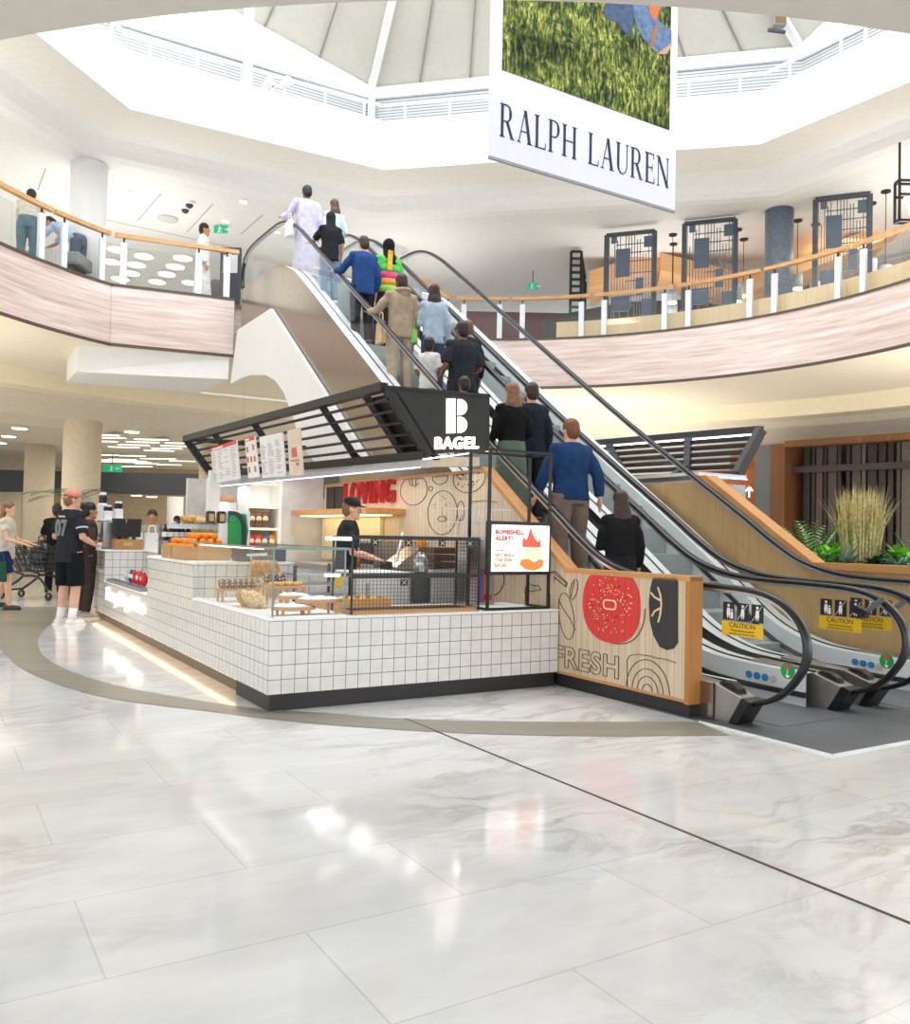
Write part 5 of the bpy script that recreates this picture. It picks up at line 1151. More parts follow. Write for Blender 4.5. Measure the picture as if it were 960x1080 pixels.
# ================================================================== the second kiosk behind the far escalator
UB = 6.9
A1, A2, B1, B2 = on_u(803,453,UB), on_u(632,467,UB), on_u(778,500,UB-.35), on_u(655,505,UB-.35)
cb = thing('louvred_canopy', 'dark louvred canopy of the second kiosk behind the far escalator', 'canopy', (6.7,3,2.1), frame=FK)
A3, B3 = A2+(A2-A1)*.8, B2+(B2-B1)*.8; A3.x = UB; B3.x = UB-.35
m = MB(); m.bar(A1, A3, .1, .09); m.build('top_rail', M['dark'], cb, FK); m = MB(); m.bar(B1, B3, .09, .08); m.build('bottom_rail', M['dark'], cb, FK); m = MB(); m.bar(A1, B1, .13, .09, up=(0,1,0)); m.build('end_bar', M['dark'], cb, FK)
for s in (.18,.34,.5,.66,.82): MB().bar(A1.lerp(B1, s), A3.lerp(B3, s), .06, .022, up=(1,0,.6)).build('louvre', M['dark'], cb, FK)
for t_ in (.22,.52,.8): a_, b_ = A1.lerp(A3, t_), B1.lerp(B3, t_); m = MB(); m.bar(a_, b_, .05, .1, up=(0,1,0)); m.bar(a_.lerp(b_,.75), b_+Vector((-.25,.05,-.02)), .05, .1, up=(0,1,0)); m.build('rib', M['dark'], cb, FK)
MB().bar(A1.lerp(B1,.12)+Vector((.1,0,0)), A3.lerp(B3,.12)+Vector((.1,0,0)), .05, .03).build('light_strip', M['led'], cb, FK)
z0, z1 = 1.98, B1.z-.02
MB().box(5.75,UB-.3,B1.y-.1,6.5,2.06,z1).build('beam', plain('pale_canopy_beam', (226,226,230), .5), cb, FK)
MB().bar((5.74,B1.y-.11,2.05),(UB-.3,B1.y-.11,2.05),.012,.012).build('violet_strip', glow('violet_white_led', (232,222,255), 2), cb, FK)
lt = lettering('THE BAGEL HOUSE', (UB-.15, (B1.y+B2.y)/2+.2, B1.z+.12), (0,1,0), (0,0,1), .2, .02, M['sign_w'], cb, FK, 'lettering', bold=.004) if False else None
MB().box(6.0,6.5,1.3,6.3,0,1.97).build('wall_second_kiosk', M['lgrey'], frame=FK, kind='structure')
# ================================================================== people
skin_m = {k: plain('skin_'+k, c, .55, var=.05, spec=.3) for k, c in dict(fair=(226,178,152), tan=(196,142,108), brown=(136,92,66), dark=(96,64,48), olive=(208,160,128)).items()}
def cl(name, c): return fabric('cloth_'+name, c)
hairm = lambda name, c: plain('hair_'+name, c, .5, var=.25, scale=30)
H_ = dict(black=hairm('black',(28,24,24)), brown=hairm('brown',(88,60,42)), dbrown=hairm('dark_brown',(58,40,32)), lbrown=hairm('light_brown',(136,98,66)), ginger=hairm('auburn',(120,74,48)))
def ringe(c, rx, ry, n=14, ax=None, sq=2.2):
    X, Y = ax if ax else (Vector((1,0,0)), Vector((0,1,0))); out = []
    for k in range(n):
        a = 2*PI*k/n; co_, si = math.cos(a), math.sin(a)
        out.append(Vector(c) + X*rx*math.copysign(abs(co_)**(2/sq), co_) + Y*ry*math.copysign(abs(si)**(2/sq), si))
    return out
def fused(m, name, mat, parent, F, vox=.012, it=3):
    o = m.build(name, mat, parent, F, smooth=True)
    r = o.modifiers.new('fuse', 'REMESH'); r.mode = 'VOXEL'; r.voxel_size = vox; r.use_smooth_shade = True
    s = o.modifiers.new('soften', 'SMOOTH'); s.factor = .5; s.iterations = it
    return o
POSES = {   # elbow and wrist of each arm relative to the shoulder, x outwards, y forwards
    'stand': (((.05,-.03,-.28),(.06,.05,-.52)),)*2,
    'hold': (((.06,-.02,-.27),(.0,.2,-.36)),)*2,
    'fold': (((.07,.0,-.27),(-.14,.17,-.24)),)*2,
    'rail': (((.1,.14,-.22),(.12,.36,-.18)), ((.05,-.03,-.28),(.06,.05,-.52))),
    'phone': (((.05,.02,-.28),(-.04,.22,-.14)), ((.05,-.03,-.28),(.06,.05,-.52))),
    'work': (((.05,.06,-.27),(.0,.28,-.33)),)*2,
    'push': (((.05,.08,-.27),(.03,.32,-.34)),)*2,
    'lean': (((.03,.2,-.22),(.0,.38,-.3)),)*2,
    'swing': (((.05,.1,-.27),(.06,.22,-.47)), ((.05,-.12,-.26),(.06,-.14,-.5))),
}
def person(label, loc, face, h=1.75, skin='fair', pose='stand', top=None, sleeve=.5, bottom=None, leg=1.0, shoe=(40,40,42), hair=('short','black'), frame=FW, build=1.0, lean=0.0, walk=0.0, tuck=False, robe=None, skirt=None, hood=None, scarf=None, cap=None, sock=None, face_detail=False, vox=.013, extra=None, child=False, hem=0.0, turn=0.0):
    """FACE: heading in degrees, 0 looks along +y of FRAME and 90 along -x"""
    t = thing('person', label, 'person', loc, frame=frame, rz=math.radians(face)); s = h/1.75
    F = at(t) @ Matrix.Scale(s, 4); V = Vector; w = build
    hs = 1.22 if child else 1.0
    hipz, ln = .92, lean
    def tor(z): d = z - hipz; return V((0, d*math.sin(ln), hipz + d*math.cos(ln))) if d > 0 else V((0,0,z))
    up = V((0, math.sin(ln), math.cos(ln))); fw = V((0, math.cos(ln), -math.sin(ln))); X = V((1,0,0)); ax = (X, fw)
    sh = [tor(1.395) + X*(-.17*w), tor(1.395) + X*(.17*w)]
    arms = []
    for i, sx in ((0,-1),(1,1)):
        e, wr = POSES[pose][i if pose in ('rail','phone','swing') else 0]; f = lambda q: sh[i] + V((sx*q[0]*w, q[1], q[2]))
        arms.append((sh[i], f(e), f(wr)))
    hips = [V((-.09*w,0,.92)), V((.09*w,0,.92))]; k_, a_ = [], []
    for i in (0,1):
        d = walk*(1 if i else -1); k_.append(V(((-.1 if i == 0 else .1)*w, .02 + d*.45, .5))); a_.append(V(((-.1 if i == 0 else .1)*w, -.02 + d, .085 + (max(0,-d)*.25))))
    neck, hc = tor(1.47), tor(1.595) + fw*.02
    hr = Matrix.Rotation(math.radians(turn), 3, 'Z')
    def hd(x, y, z): q = hr @ V((x, y, 0)); return hc + X*q.x*hs + fw*q.y*hs + up*z*hs
    hx = (hr @ X, hr @ fw)
    # the body: trunk, limbs, neck, head, hands and feet in one continuous skin
    m = MB()
    m.loft([ringe(tor(z), rx*w, ry*w, 14, ax) for z, rx, ry in ((.84,.13,.09),(.92,.158,.108),(1.0,.148,.102),(1.1,.132,.092),(1.22,.148,.105),(1.33,.165,.11),(1.41,.165,.095),(1.455,.11,.075),(1.48,.058,.058))])
    m.tube([tor(1.44), tor(1.5), hc - up*.03], .052, 12)
    for i in (0,1):
        a, b, c = arms[i]
        m.tube([a + V(((.03 if i == 0 else -.03),0,0)), a.lerp(b,.4), b, b.lerp(c,.35), c], 1, 10, scale=[.052*w,.047*w,.037*w,.037*w,.026])
        m.ell(a, (.055*w,.055*w,.055*w)); m.ell(b, (.038*w,)*3)
        m.tube([hips[i] + V((0,0,.02)), hips[i].lerp(k_[i],.5), k_[i], k_[i].lerp(a_[i],.35), a_[i]], 1, 12, scale=[.088*w,.078*w,.055*w,.054*w,.038])
        m.ell(k_[i], (.056*w,)*3)
        # hand: palm, four unequal bent fingers, thumb from the side of the palm
        d = (c-b).normalized(); side = d.cross(V((0,0,1)) if abs(d.z) < .9 else V((0,1,0))).normalized(); nrm = side.cross(d).normalized()
        if d.z < -.7: side, nrm = V((0,1,0)), V((1,0,0))
        sg = -1 if i == 0 else 1; pal = c + d*.045
        R = Matrix((side, nrm, d)).transposed()
        m.ell(pal, (.04,.017,.05), 10, 8, R)
        for j, (o_, l_) in enumerate(((-.028,.062),(-.0095,.075),(.0095,.07),(.027,.055))):
            r0 = c + d*.08 + side*o_; r1 = r0 + d*l_*.55; r2 = r1 + (d*.75 - nrm*sg*.55).normalized()*l_*.5
            m.tube([r0 - d*.02, r0, r1, r2], .0085, 6)
        tb = c + d*.03 + side*.036; m.tube([tb - side*.01, tb + (side*.8+d*.7).normalized()*.035, tb + (side*.35+d).normalized()*.065], .0095, 6)
        f = a_[i]; m.tube([f + V((0,.0,-.02)), f + V((0,.06,-.05)), f + V((0,.14,-.062))], 1, 10, scale=[.038,.036,.03]); m.ell(f + V((0,-.03,-.05)), (.034,.04,.032))
    m.ell(hd(0,0,.02), (.073*hs,.09*hs,.105*hs), 16, 12, Matrix((hx[0], hx[1], up)).transposed())
    m.ell(hd(0,.022,-.055), (.054*hs,.06*hs,.062*hs), 14, 10, Matrix((hx[0], hx[1], up)).transposed())
    m.tube([hd(0,.082,.025), hd(0,.104,-.018), hd(0,.086,-.028)], 1, 8, scale=[.009,.0145,.011])
    for sx in (-1,1): m.ell(hd(sx*.074,-.008,.0), (.012,.022,.032)); m.ell(hd(sx*.03,.078,.04), (.022,.01,.007))
    m.ell(hd(0,.082,-.058), (.024,.012,.01)); m.ell(hd(0,.07,-.095), (.026,.022,.02))
    body = fused(m, 'body', skin_m[skin], t, F, vox if not face_detail else .0085, 2)
    if face_detail:
        for sx in (-1,1):
            e = MB().ell(hd(sx*.031,.0815,.018), (.0125,.006,.0075)).build('eye', M['paper'], t, F, smooth=True); MB().ell(hd(sx*.031,.0865,.018), (.006,.003,.006)).build('iris', H_['dbrown'], e, F)
            MB().tube([hd(sx*.014,.089,.041), hd(sx*.033,.088,.046), hd(sx*.052,.076,.04)], .0035, 6).build('eyebrow', H_[hair[1]] if hair else H_['dbrown'], t, F)
        MB().ell(hd(0,.0925,-.058), (.021,.005,.007)).build('lips', plain('lips', (176,104,92), .5), t, F, smooth=True)
    # clothes
    if top:
        m = MB(); g = .016; zlo = (.9 if tuck else .80 - hem)
        rs = [(zlo,.172,.122),(.95,.168,.12),(1.05,.158,.115),(1.16,.156,.114),(1.28,.168,.122),(1.37,.168,.114),(1.42,.142,.095),(1.455,.1,.078),(1.475,.072,.068)]
        m.loft([ringe(tor(z) if z > .92 else V((0,0,z)), rx*w+g*.4, ry*w+g*.4, 16, ax) for z, rx, ry in rs])
        for i in (0,1):
            a, b, c = arms[i]; full = [a + V((.05 if i == 0 else -.05,0,.012)), a.lerp(b,.5), b, b.lerp(c,.5), b.lerp(c,.93)]; rad = [.058*w,.062*w,.054*w,.052*w,.042*w]
            if sleeve <= .6: full = full[:2] + [a.lerp(b, min(1, sleeve*1.7))]; rad = [.058*w,.066*w,.066*w]
            if sleeve > 0: m.tube(full, 1, 12, scale=rad); m.ell(a, (.058*w,)*3)
            if sleeve > .6: m.ell(b, (.056*w,)*3)
        m.tube([sh[0], tor(1.425), sh[1]], .066, 12)
        fused(m, 'top', top, t, F, vox, 3)
    if bottom:
        m = MB(); m.loft([ringe((0,0,z), rx*w, ry*w, 16) for z, rx, ry in ((.82,.155,.115),(.9,.172,.122),(.98,.165,.118),(1.03,.152,.11))])
        for i in (0,1):
            kn, an = k_[i], a_[i]; P_ = [hips[i] + V((0,0,.0)), hips[i].lerp(kn,.5), kn, kn.lerp(an,.5), kn.lerp(an,.95)]; rad = [.098*w,.092*w,.074*w,.068*w,.06]
            if leg < .6: P_ = [hips[i], hips[i].lerp(kn,.5), hips[i].lerp(kn, min(1, leg*2))]; rad = [.1*w,.098*w,.096*w]
            m.tube(P_, 1, 14, scale=rad)
        fused(m, 'trousers' if leg > .6 else 'shorts', bottom, t, F, vox, 3)
    if robe or skirt:
        m = MB(); z1 = 1.44 if robe else 1.02
        prof_ = [(.1,.23,.2),(.4,.21,.175),(.8,.188,.14),(1.02,.17,.125)] + ([(1.28,.178,.128),(1.4,.178,.115),(1.47,.085,.07)] if robe else [])
        m.loft([ringe(tor(z) if z > .92 else V((0,0,z)), a*w, b*w, 18, ax) for z, a, b in prof_])
        if robe:
            m.tube([sh[0], tor(1.425), sh[1]], .066, 12)
            for i in (0,1): a, b, c = arms[i]; m.tube([a, a.lerp(b,.5), b, b.lerp(c,.5), b.lerp(c,.92)], 1, 12, scale=[.075*w,.068*w,.06*w,.06*w,.058*w]); m.ell(a, (.07*w,)*3)
        fused(m, 'robe' if robe else 'skirt', robe or skirt, t, F, vox, 3)
    sm_ = plain('shoe_%d_%d_%d' % shoe, shoe, .6)
    for i in (0,1):
        f = a_[i]; m = MB(); m.tube([f + V((0,-.075,-.045)), f + V((0,-.03,-.035)), f + V((0,.06,-.048)), f + V((0,.15,-.058)), f + V((0,.185,-.062))], 1, 12, scale=[.03,.046,.045,.042,.02]); m.v = [V((q.x, q.y, max(q.z, f.z-.083))) for q in m.v]
        o = m.build('shoe', sm_, t, F, smooth=True); m = MB(); m.prism([(f.x-.042, f.y-.09),(f.x+.042, f.y-.09),(f.x+.046, f.y+.12),(f.x+.03, f.y+.185),(f.x-.03, f.y+.185),(f.x-.046, f.y+.12)], 'z', f.z-.086, f.z-.066); m.build('sole', M['paper'] if sum(shoe) > 300 else M['rubber'], o, F)
        if sock: MB().tube([f + V((0,-.01,-.02)), f.lerp(k_[i],.32)], 1, 12, scale=[.045,.052]).build('sock', sock, t, F, smooth=True)
    Rm = Matrix((hx[0], hx[1], up)).transposed()
    if hair:
        kind, colr = hair; m = MB(); hm = H_[colr]
        m.ell(hd(0,-.014,.05), (.087*hs,.1*hs,.094*hs), 16, 12, Rm)
        m.ell(hd(0,-.05,.0), (.081*hs,.066*hs,.095*hs), 14, 10, Rm)
        if kind in ('long','longest'):
            L = -.28 if kind == 'long' else -.42
            m.loft([ringe(hd(0,y,z), rx, ry, 12, hx) for y, z, rx, ry in ((-.03,.06,.08,.06),(-.055,-.04,.088,.05),(-.075,-.14,.095,.042),(-.085,L+.06,.08,.036),(-.08,L,.035,.02))])
            rh = random.Random(len(label))
            for k in range(16):                              # loose strands that end unevenly
                x0_ = -.085 + .17*k/15; y_ = -.055 - .035*math.sin(PI*k/15); l_ = L*rh.uniform(.8,1.12)
                m.tube([hd(x0_*.8, y_+.01, .02), hd(x0_+rh.uniform(-.012,.012), y_-.02, l_*.4), hd(x0_*1.05+rh.uniform(-.02,.02), y_-.012, l_*.75), hd(x0_*.9+rh.uniform(-.025,.025), y_-.005, l_)], 1, 7, scale=[.016,.02,.018,.009])
        if kind == 'bun': m.ell(hd(0,-.105,.085), (.05,.048,.045)); m.ell(hd(.01,-.12,.06), (.035,.035,.035))
        if kind == 'pony': m.tube([hd(0,-.1,.04), hd(0,-.14,.0), hd(0,-.13,-.14)], 1, 10, scale=[.03,.038,.012])
        if kind == 'tied': m.ell(hd(0,-.1,-.03), (.045,.04,.04))
        # cut the face free: hair keeps behind the hairline
        fused(m, 'hair', hm, t, F, .012, 2) if not cap or kind != 'short' else fused(m, 'hair', hm, t, F, .014, 2)
    if cap:
        m = MB(); colr, back = cap; sg = -1 if back else 1
        m.ell(hd(0,-.008,.06), (.088*hs,.102*hs,.085*hs), 18, 12, Rm); m.v = [q if (q-hc).dot(up) > .03 else q - up*((q-hc).dot(up)-.03) for q in m.v]
        o = m.build('cap', colr, t, F, smooth=True)
        m = MB(); pts = [hd(x, sg*(.085 + .075*math.sqrt(max(0,1-(x/.07)**2))), .045 - (.012 if not back else .03)) for x in [-.07+.014*k for k in range(11)]]; ins = [hd(x, sg*.07, .05) for x in [-.07+.014*k for k in range(11)]]
        th_ = up*.006; m.loft([[a, b, b+th_, a+th_] for a, b in zip(ins, pts)]); m.build('brim', colr, o, F, smooth=False)
    if scarf:
        m = MB(); m.ell(hd(0,-.02,.03), (.092,.105,.112), 16, 12, Rm); m.loft([ringe(hd(0,y,z), rx, ry, 14, hx) for y, z, rx, ry in ((-.02,.0,.088,.09),(-.03,-.1,.085,.085),(-.03,-.17,.13,.1),(-.04,-.26,.15,.11),(-.07,-.38,.09,.06))])
        # open in front of the face
        o = fused(m, 'head_scarf', scarf, t, F, .012, 2)
        bm = MB(); 
    if hood:
        m = MB(); m.torus(tor(1.47) - fw*.06, .085, .042, 16, 8, Matrix((X, fw, up)).transposed(), .8); m.ell(tor(1.43) - fw*.1, (.09,.05,.08)); fused(m, 'hood', hood, t, F, .014, 3)
    if extra: extra(t, F, dict(tor=tor, fw=fw, up=up, arms=arms, hd=hd, sh=sh, V=V, X=X))
    return t
def bagpart(name, mat, side, z=.75, size=(.1,.07,.14), strap=True):
    def f(t, F, q):
        V = q['V']; c = V((side*.3, .02, z)); m = MB(); m.hexa([c+V((-size[0]*.4,-size[1],-size[2])), c+V((size[0]*.4,-size[1],-size[2])), c+V((size[0]*.4,size[1],-size[2])), c+V((-size[0]*.4,size[1],-size[2]))], [c+V((-size[0]*.3,-size[1]*.9,size[2])), c+V((size[0]*.3,-size[1]*.9,size[2])), c+V((size[0]*.3,size[1]*.9,size[2])), c+V((-size[0]*.3,size[1]*.9,size[2]))])
        o = m.build(name, mat, t, F, bevel=.01)
        if strap: m = MB(); m.tube(spline([c+V((0,-size[1]*.6,size[2])), c+V((0,-size[1]*.4,size[2]+.12)), c+V((0,size[1]*.4,size[2]+.12)), c+V((0,size[1]*.6,size[2]))], 5), .01, 6); m.build('handle', mat, o, F)
    return f
def numberback(t, F, q):
    V, tor, fw, X, up = q['V'], q['tor'], q['fw'], q['X'], q['up']
    lettering('0', tor(1.235) - fw*.142 - X*.055, X, up, 1, .006, plain('jersey_print', (176,178,180), .6), t, F, 'jersey_number', fit=(.085,.19), fat=.01); lettering('7', tor(1.235) - fw*.142 + X*.055, X, up, 1, .006, plain('jersey_print', (176,178,180), .6), t, F, 'jersey_number', fit=(.085,.19), fat=.01)
    m = MB(); m.bar(tor(1.38)-fw*.135-X*.06, tor(1.38)-fw*.135+X*.06, .02, .004, up=(0,1,0)); m.build('name_print', M['lgrey'], t, F)
    a, b, c = q['arms'][1]; d = (b-a).normalized(); m = MB(); p = a.lerp(b,.55); m.tube([p, p+d*.02], .074, 14); m.build('sleeve_stripe', M['lgrey'], t, F)
    p = c + V((0,.1,-.03)); m = MB(); m.hexa([p+V((-.04,-.03,-.05)),p+V((.04,-.03,-.05)),p+V((.04,-.02,-.05)),p+V((-.04,-.02,-.05))],[p+V((-.04,-.0,.05)),p+V((.04,-.0,.05)),p+V((.04,.01,.05)),p+V((-.04,.01,.05))]); m.build('receipt', M['paper'], t, F)
KA = math.degrees(TH)
def floor_at(x, y): p = at_z(x, y, 0); return (p.x, p.y, 0)
p = floor_at(71, 659)
person('man in a backwards pink cap, black jersey numbered 07 and black shorts', p, -28, 1.80, 'fair', 'hold', cl('jersey',(44,47,52)), .5, cl('shorts_black',(26,28,34)), .5, (238,238,226), ('short','lbrown'), cap=(cl('pink_cap',(226,148,134)), True), sock=M['paper'], build=1.12, vox=.011, extra=numberback, face_detail=True, turn=-25)
p = floor_at(90, 652)
person('woman in brown t-shirt and brown leggings with dark hair in a bun at the counter', p, -52, 1.66, 'tan', 'fold', cl('brown_tee',(74,60,56)), .5, cl('brown_leggings',(70,58,55)), 1.0, (170,168,168), ('bun','black'), face_detail=True, vox=.011)
p = floor_at(4, 643)
person('woman with long fair brown hair and navy shorts at the left picture edge', p, -80, 1.68, 'fair', 'push', cl('cream_top',(206,198,184)), .3, cl('navy_shorts',(34,48,92)), .4, (60,52,50), ('long','lbrown'), walk=.12, extra=bagpart('green_paper_bag', cl('bag_green',(40,84,66)), 1, .62, (.12,.09,.16)))
p = floor_at(57, 631)
person('person in a black t-shirt behind the man in the pink cap, at the trolley', p, 20, 1.72, 'tan', 'push', cl('black_tee',(28,28,30)), .5, cl('black_trousers',(36,36,40)), 1.0, (30,30,32), ('short','black'))
q = P2(160, 620, 0); pc_ = on_v(163, 538, 6.4)
def kperson(label, head_px, v, h, face, **k):
    """inside the kiosk: upright on the floor, placed by the top of the head"""
    best = min(([on_v(head_px[0], head_px[1], v + .02*i), i] for i in range(-60, 60)), key=lambda c: abs(c[0].z - h))
    c = best[0]; return person(label, (c.x, c.y, 0), face, h, frame=FK, **k)
kperson('cashier with dark tied hair in a beige top looking down behind the till', (161, 536), 8.2, 1.60, 165, skin='tan', pose='work', top=cl('beige_knit',(176,162,142)), sleeve=.9, bottom=cl('dark_trousers',(50,50,54)), hair=('tied','black'), face_detail=True)
kperson('barista in a black cap and charcoal t-shirt working behind the wire rack', (366, 522), 3.0, 1.68, -118, skin='fair', pose='work', top=cl('charcoal_tee',(48,52,56)), sleeve=.5, bottom=cl('dark_trousers',(50,50,54)), hair=('short','lbrown'), cap=(cl('black_cap',(46,46,46)), False), face_detail=True, lean=.06, vox=.011)
pd = at_y(187, 545, 20); 
def maskp(t, F, q): MB().ell(q['hd'](0,.085,-.045), (.05,.035,.045)).build('face_mask', M['paper'], t, F, smooth=True)
person('distant person with dark hair and a white face mask beyond the kiosk', (pd.x, pd.y, 0), 170, 1.62, 'brown', 'stand', cl('black_coat',(34,34,36)), .9, cl('dark_trousers',(50,50,54)), hair=('short','black'), extra=maskp)
# riders of the busy escalator: placed by the top of the head, standing on a tread
def rider(label, px, u, h, face, **k):
    c = on_u(px[0], px[1], u); i = max(0, min(20, int(math.floor((c.y+.62)/.4)))); zt = min(5.5, .28*i); v = c.y
    lo = -.62 + .4*i + .1; v = min(max(v, lo), lo + .2) if i < 20 else v
    h2 = max(h*.9, min(h*1.1, c.z - zt)); return person(label, (u, v, zt), face, h2, frame=FK, **k)
rider('person in a long pale lilac robe high on the busy escalator', (324,199), 3.02, 1.80, 0, skin='brown', pose='rail', robe=cl('lilac_robe',(206,202,226)), hair=('short','black'), build=1.05, extra=bagpart('white_bag', cl('bag_white',(236,236,238)), -1, .9, (.14,.1,.14)))
rider('woman with long brown hair in a pale blue top, highest rider', (353,213), 3.5, 1.66, 0, skin='fair', pose='hold', top=cl('pale_blue',(206,220,240)), sleeve=.8, bottom=cl('light_denim',(120,146,180)), hair=('long','brown'))
rider('woman in a black t-shirt and dark scarf with light blue jeans', (349,232), 3.05, 1.62, -6, skin='tan', pose='rail', top=cl('black_top',(40,42,46)), sleeve=.5, bottom=cl('jeans_light',(112,146,178)), scarf=cl('dark_scarf',(44,46,50)), hair=None, shoe=(230,230,230))
rider('man in a royal blue sweater and dark trousers holding the handrail', (384,252), 3.06, 1.76, 0, skin='fair', pose='rail', top=cl('royal_blue',(44,76,132)), sleeve=1, bottom=cl('black_trousers',(36,36,40)), hair=('short','dbrown'), build=1.1)
def shawl(t, F, q):
    V = q['V']
    for k, (c, z) in enumerate(((cl('stripe_green',(96,196,96)),1.24),(cl('stripe_pink',(236,96,150)),1.14),(cl('stripe_orange',(240,160,80)),1.04),(cl('stripe_lime',(150,214,90)),.93))):
        m = MB(); m.loft([ringe(q['tor'](z+d), .185-.002*k, .14, 18) for d in (-.05,0,.055)]); m.build('striped_band', c, t, F, smooth=True)
    MB().bar(q['tor'](1.5)-q['fw']*.15-V((.04,0,0)), q['tor'](1.2)-q['fw']*.16-V((.06,0,0)), .07, .03, up=(0,1,0)).build('yellow_scarf_end', cl('scarf_yellow',(232,184,72)), t, F)
rider('woman in a black head scarf and brightly striped top', (408,252), 3.52, 1.62, 0, skin='tan', pose='hold', top=cl('stripe_green',(96,196,96)), sleeve=.9, skirt=cl('black_skirt',(40,40,44)), scarf=cl('black_scarf',(34,34,38)), hair=None, extra=shawl)
rider('man in a beige hooded sweatshirt and beige trousers', (424,287), 3.1, 1.80, 0, skin='brown', pose='rail', top=cl('beige_hoodie',(178,158,136)), sleeve=1, bottom=cl('beige_trousers',(188,172,150)), hair=('short','dbrown'), hood=cl('beige_hoodie',(178,158,136)), build=1.14, extra=bagpart('tan_bag', cl('bag_tan',(216,188,146)), -1, .85, (.1,.1,.15)))
rider('woman in a pale denim jacket with her hand at her face', (462,311), 3.5, 1.68, -20, skin='tan', pose='phone', top=cl('pale_denim',(176,194,212)), sleeve=1, bottom=cl('denim_dark',(70,84,110)), hair=('long','dbrown'), extra=bagpart('green_bag', cl('bag_lime',(140,200,110)), -1, .9, (.14,.09,.1)))
rider('child in a white t-shirt in front of the man in the black t-shirt', (452,356), 3.1, 1.28, -50, skin='brown', pose='hold', top=cl('white_tee',(226,224,222)), sleeve=.5, bottom=cl('grey_shorts',(120,122,128)), hair=('short','black'), child=True)
rider('man in a black t-shirt with dark short hair', (488,356), 3.22, 1.76, 0, skin='brown', pose='hold', top=cl('black_shirt',(44,48,54)), sleeve=.55, bottom=cl('dark_trousers',(50,50,54)), hair=('short','black'), build=1.12)
rider('person in dark jacket at the right handrail behind the man in black', (493,338), 3.66, 1.66, -10, skin='tan', pose='rail', top=cl('dark_jacket',(44,46,52)), sleeve=1, bottom=cl('dark_trousers',(50,50,54)), hair=('short','ginger'))
rider('small child with dark hair just above the kiosk sign', (490,398), 3.0, 1.22, 0, skin='brown', pose='stand', top=cl('white_tee',(226,224,222)), sleeve=.5, bottom=cl('grey_shorts',(120,122,128)), hair=('short','black'), child=True)
rider('woman in a black top and sage skirt beside the kiosk sign', (546,424), 3.1, 1.68, -10, skin='fair', pose='hold', top=cl('black_knit',(28,28,30)), sleeve=1, skirt=cl('sage_skirt',(104,124,112)), hair=('long','lbrown'))
rider('man in a dark suit jacket behind the handrail, right of the kiosk sign', (558,406), 3.5, 1.76, -15, skin='fair', pose='rail', top=cl('dark_suit',(36,42,56)), sleeve=1, bottom=cl('dark_trousers',(50,50,54)), hair=('short','dbrown'))
rider('man in a navy sweater and grey brown trousers low on the escalator', (606,448), 3.25, 1.80, 0, skin='fair', pose='swing', top=cl('navy_sweater',(36,66,108)), sleeve=1, bottom=cl('greybrown_trousers',(134,118,108)), hair=('short','ginger'), build=1.22, hem=-.06)
rider('woman with long brown hair in black at the foot of the escalator', (655,527), 3.3, 1.62, -25, skin='fair', pose='phone', top=cl('black_coat',(34,34,36)), sleeve=1, skirt=cl('black_skirt',(40,40,44)), hair=('longest','dbrown'))
# people on the upper floor
p = at_z(8, 277, 5.5); u_ = at_z(45, 289, 5.5)
person('person in a cream top and teal trousers leaning over behind the left gallery glass', (p.x, p.y+.6, 5.5), 20, 1.66, 'tan', 'lean', cl('cream_top',(206,198,184)), .9, cl('teal_trousers',(96,124,136)), hair=('short','black'), lean=.5)
person('person in a pale blue shirt bending forward behind the left gallery glass', (u_.x+.12, u_.y+1.05, 5.5), 80, 1.74, 'tan', 'lean', cl('blue_shirt',(190,210,236)), .5, cl('slate_trousers',(90,104,122)), hair=('short','black'), lean=1.0)
p = at_y(213, 306, 16.6)
person('man in a long white robe walking on the upper floor by the escalator', (p.x, p.y, 5.5), -75, 1.74, 'tan', 'stand', robe=cl('white_robe',(240,240,238)), hair=('short','black'))
# ================================================================== the big hanging banner
VBN = 2.4
b0, b1 = on_v(516, 163, VBN), on_v(712, 225, VBN); zb = (b0.z+b1.z)/2; x0, x1 = b0.x, b1.x; zt = zb + 3.6
bn = thing('hanging_banner', 'tall white fabric banner with a grass photograph and dark serif lettering', 'banner', ((x0+x1)/2, VBN, zb), frame=FK)
fab = NT('banner_fabric'); ff = fab.noise(fab.scaled((3,3,1.2)), 1.6, 4)
fab.set(col=rgb(226,227,238), rough=.8, spec=.2); fab.bump(ff, .25, .05)
MB().box(x0, x1, VBN, VBN+.03, zb, zt).build('cloth', fab.mat, bn, FK)
for z in (zb, zt): MB().bar((x0,VBN+.015,z),(x1,VBN+.015,z),.032).build('hem_bar', plain('banner_hem', (150,150,158), .5), bn, FK)
m = MB(); m.bar((x0+.2,VBN+.015,zt),(x0+.2,VBN+.015,zt+2.5),.012); m.bar((x1-.2,VBN+.015,zt),(x1-.2,VBN+.015,zt+2.5),.012); m.build('suspension_wires', M['steel'], bn, FK)
g0, g1 = on_v(529.5, 72, VBN), on_v(706, 139, VBN); gz = (g0.z+g1.z)/2
gr = NT('printed_grass'); o_ = gr.scaled((9, 1, 3.2)); 
wv = gr.n('ShaderNodeVectorMath', operation='ADD'); gr.put(wv.inputs[0], o_)
nz = gr.n('ShaderNodeTexNoise'); gr.put(nz.inputs['Vector'], gr.scaled((2.4,1,2.4))); nz.inputs['Scale'].default_value = 1; gr.put(wv.inputs[1], nz.outputs[1])
a_ = gr.noise(wv.outputs[0], 2.6, 6, .72, .3); b_ = gr.noise(gr.scaled((1.1,1,1.6)), 1.1, 3)
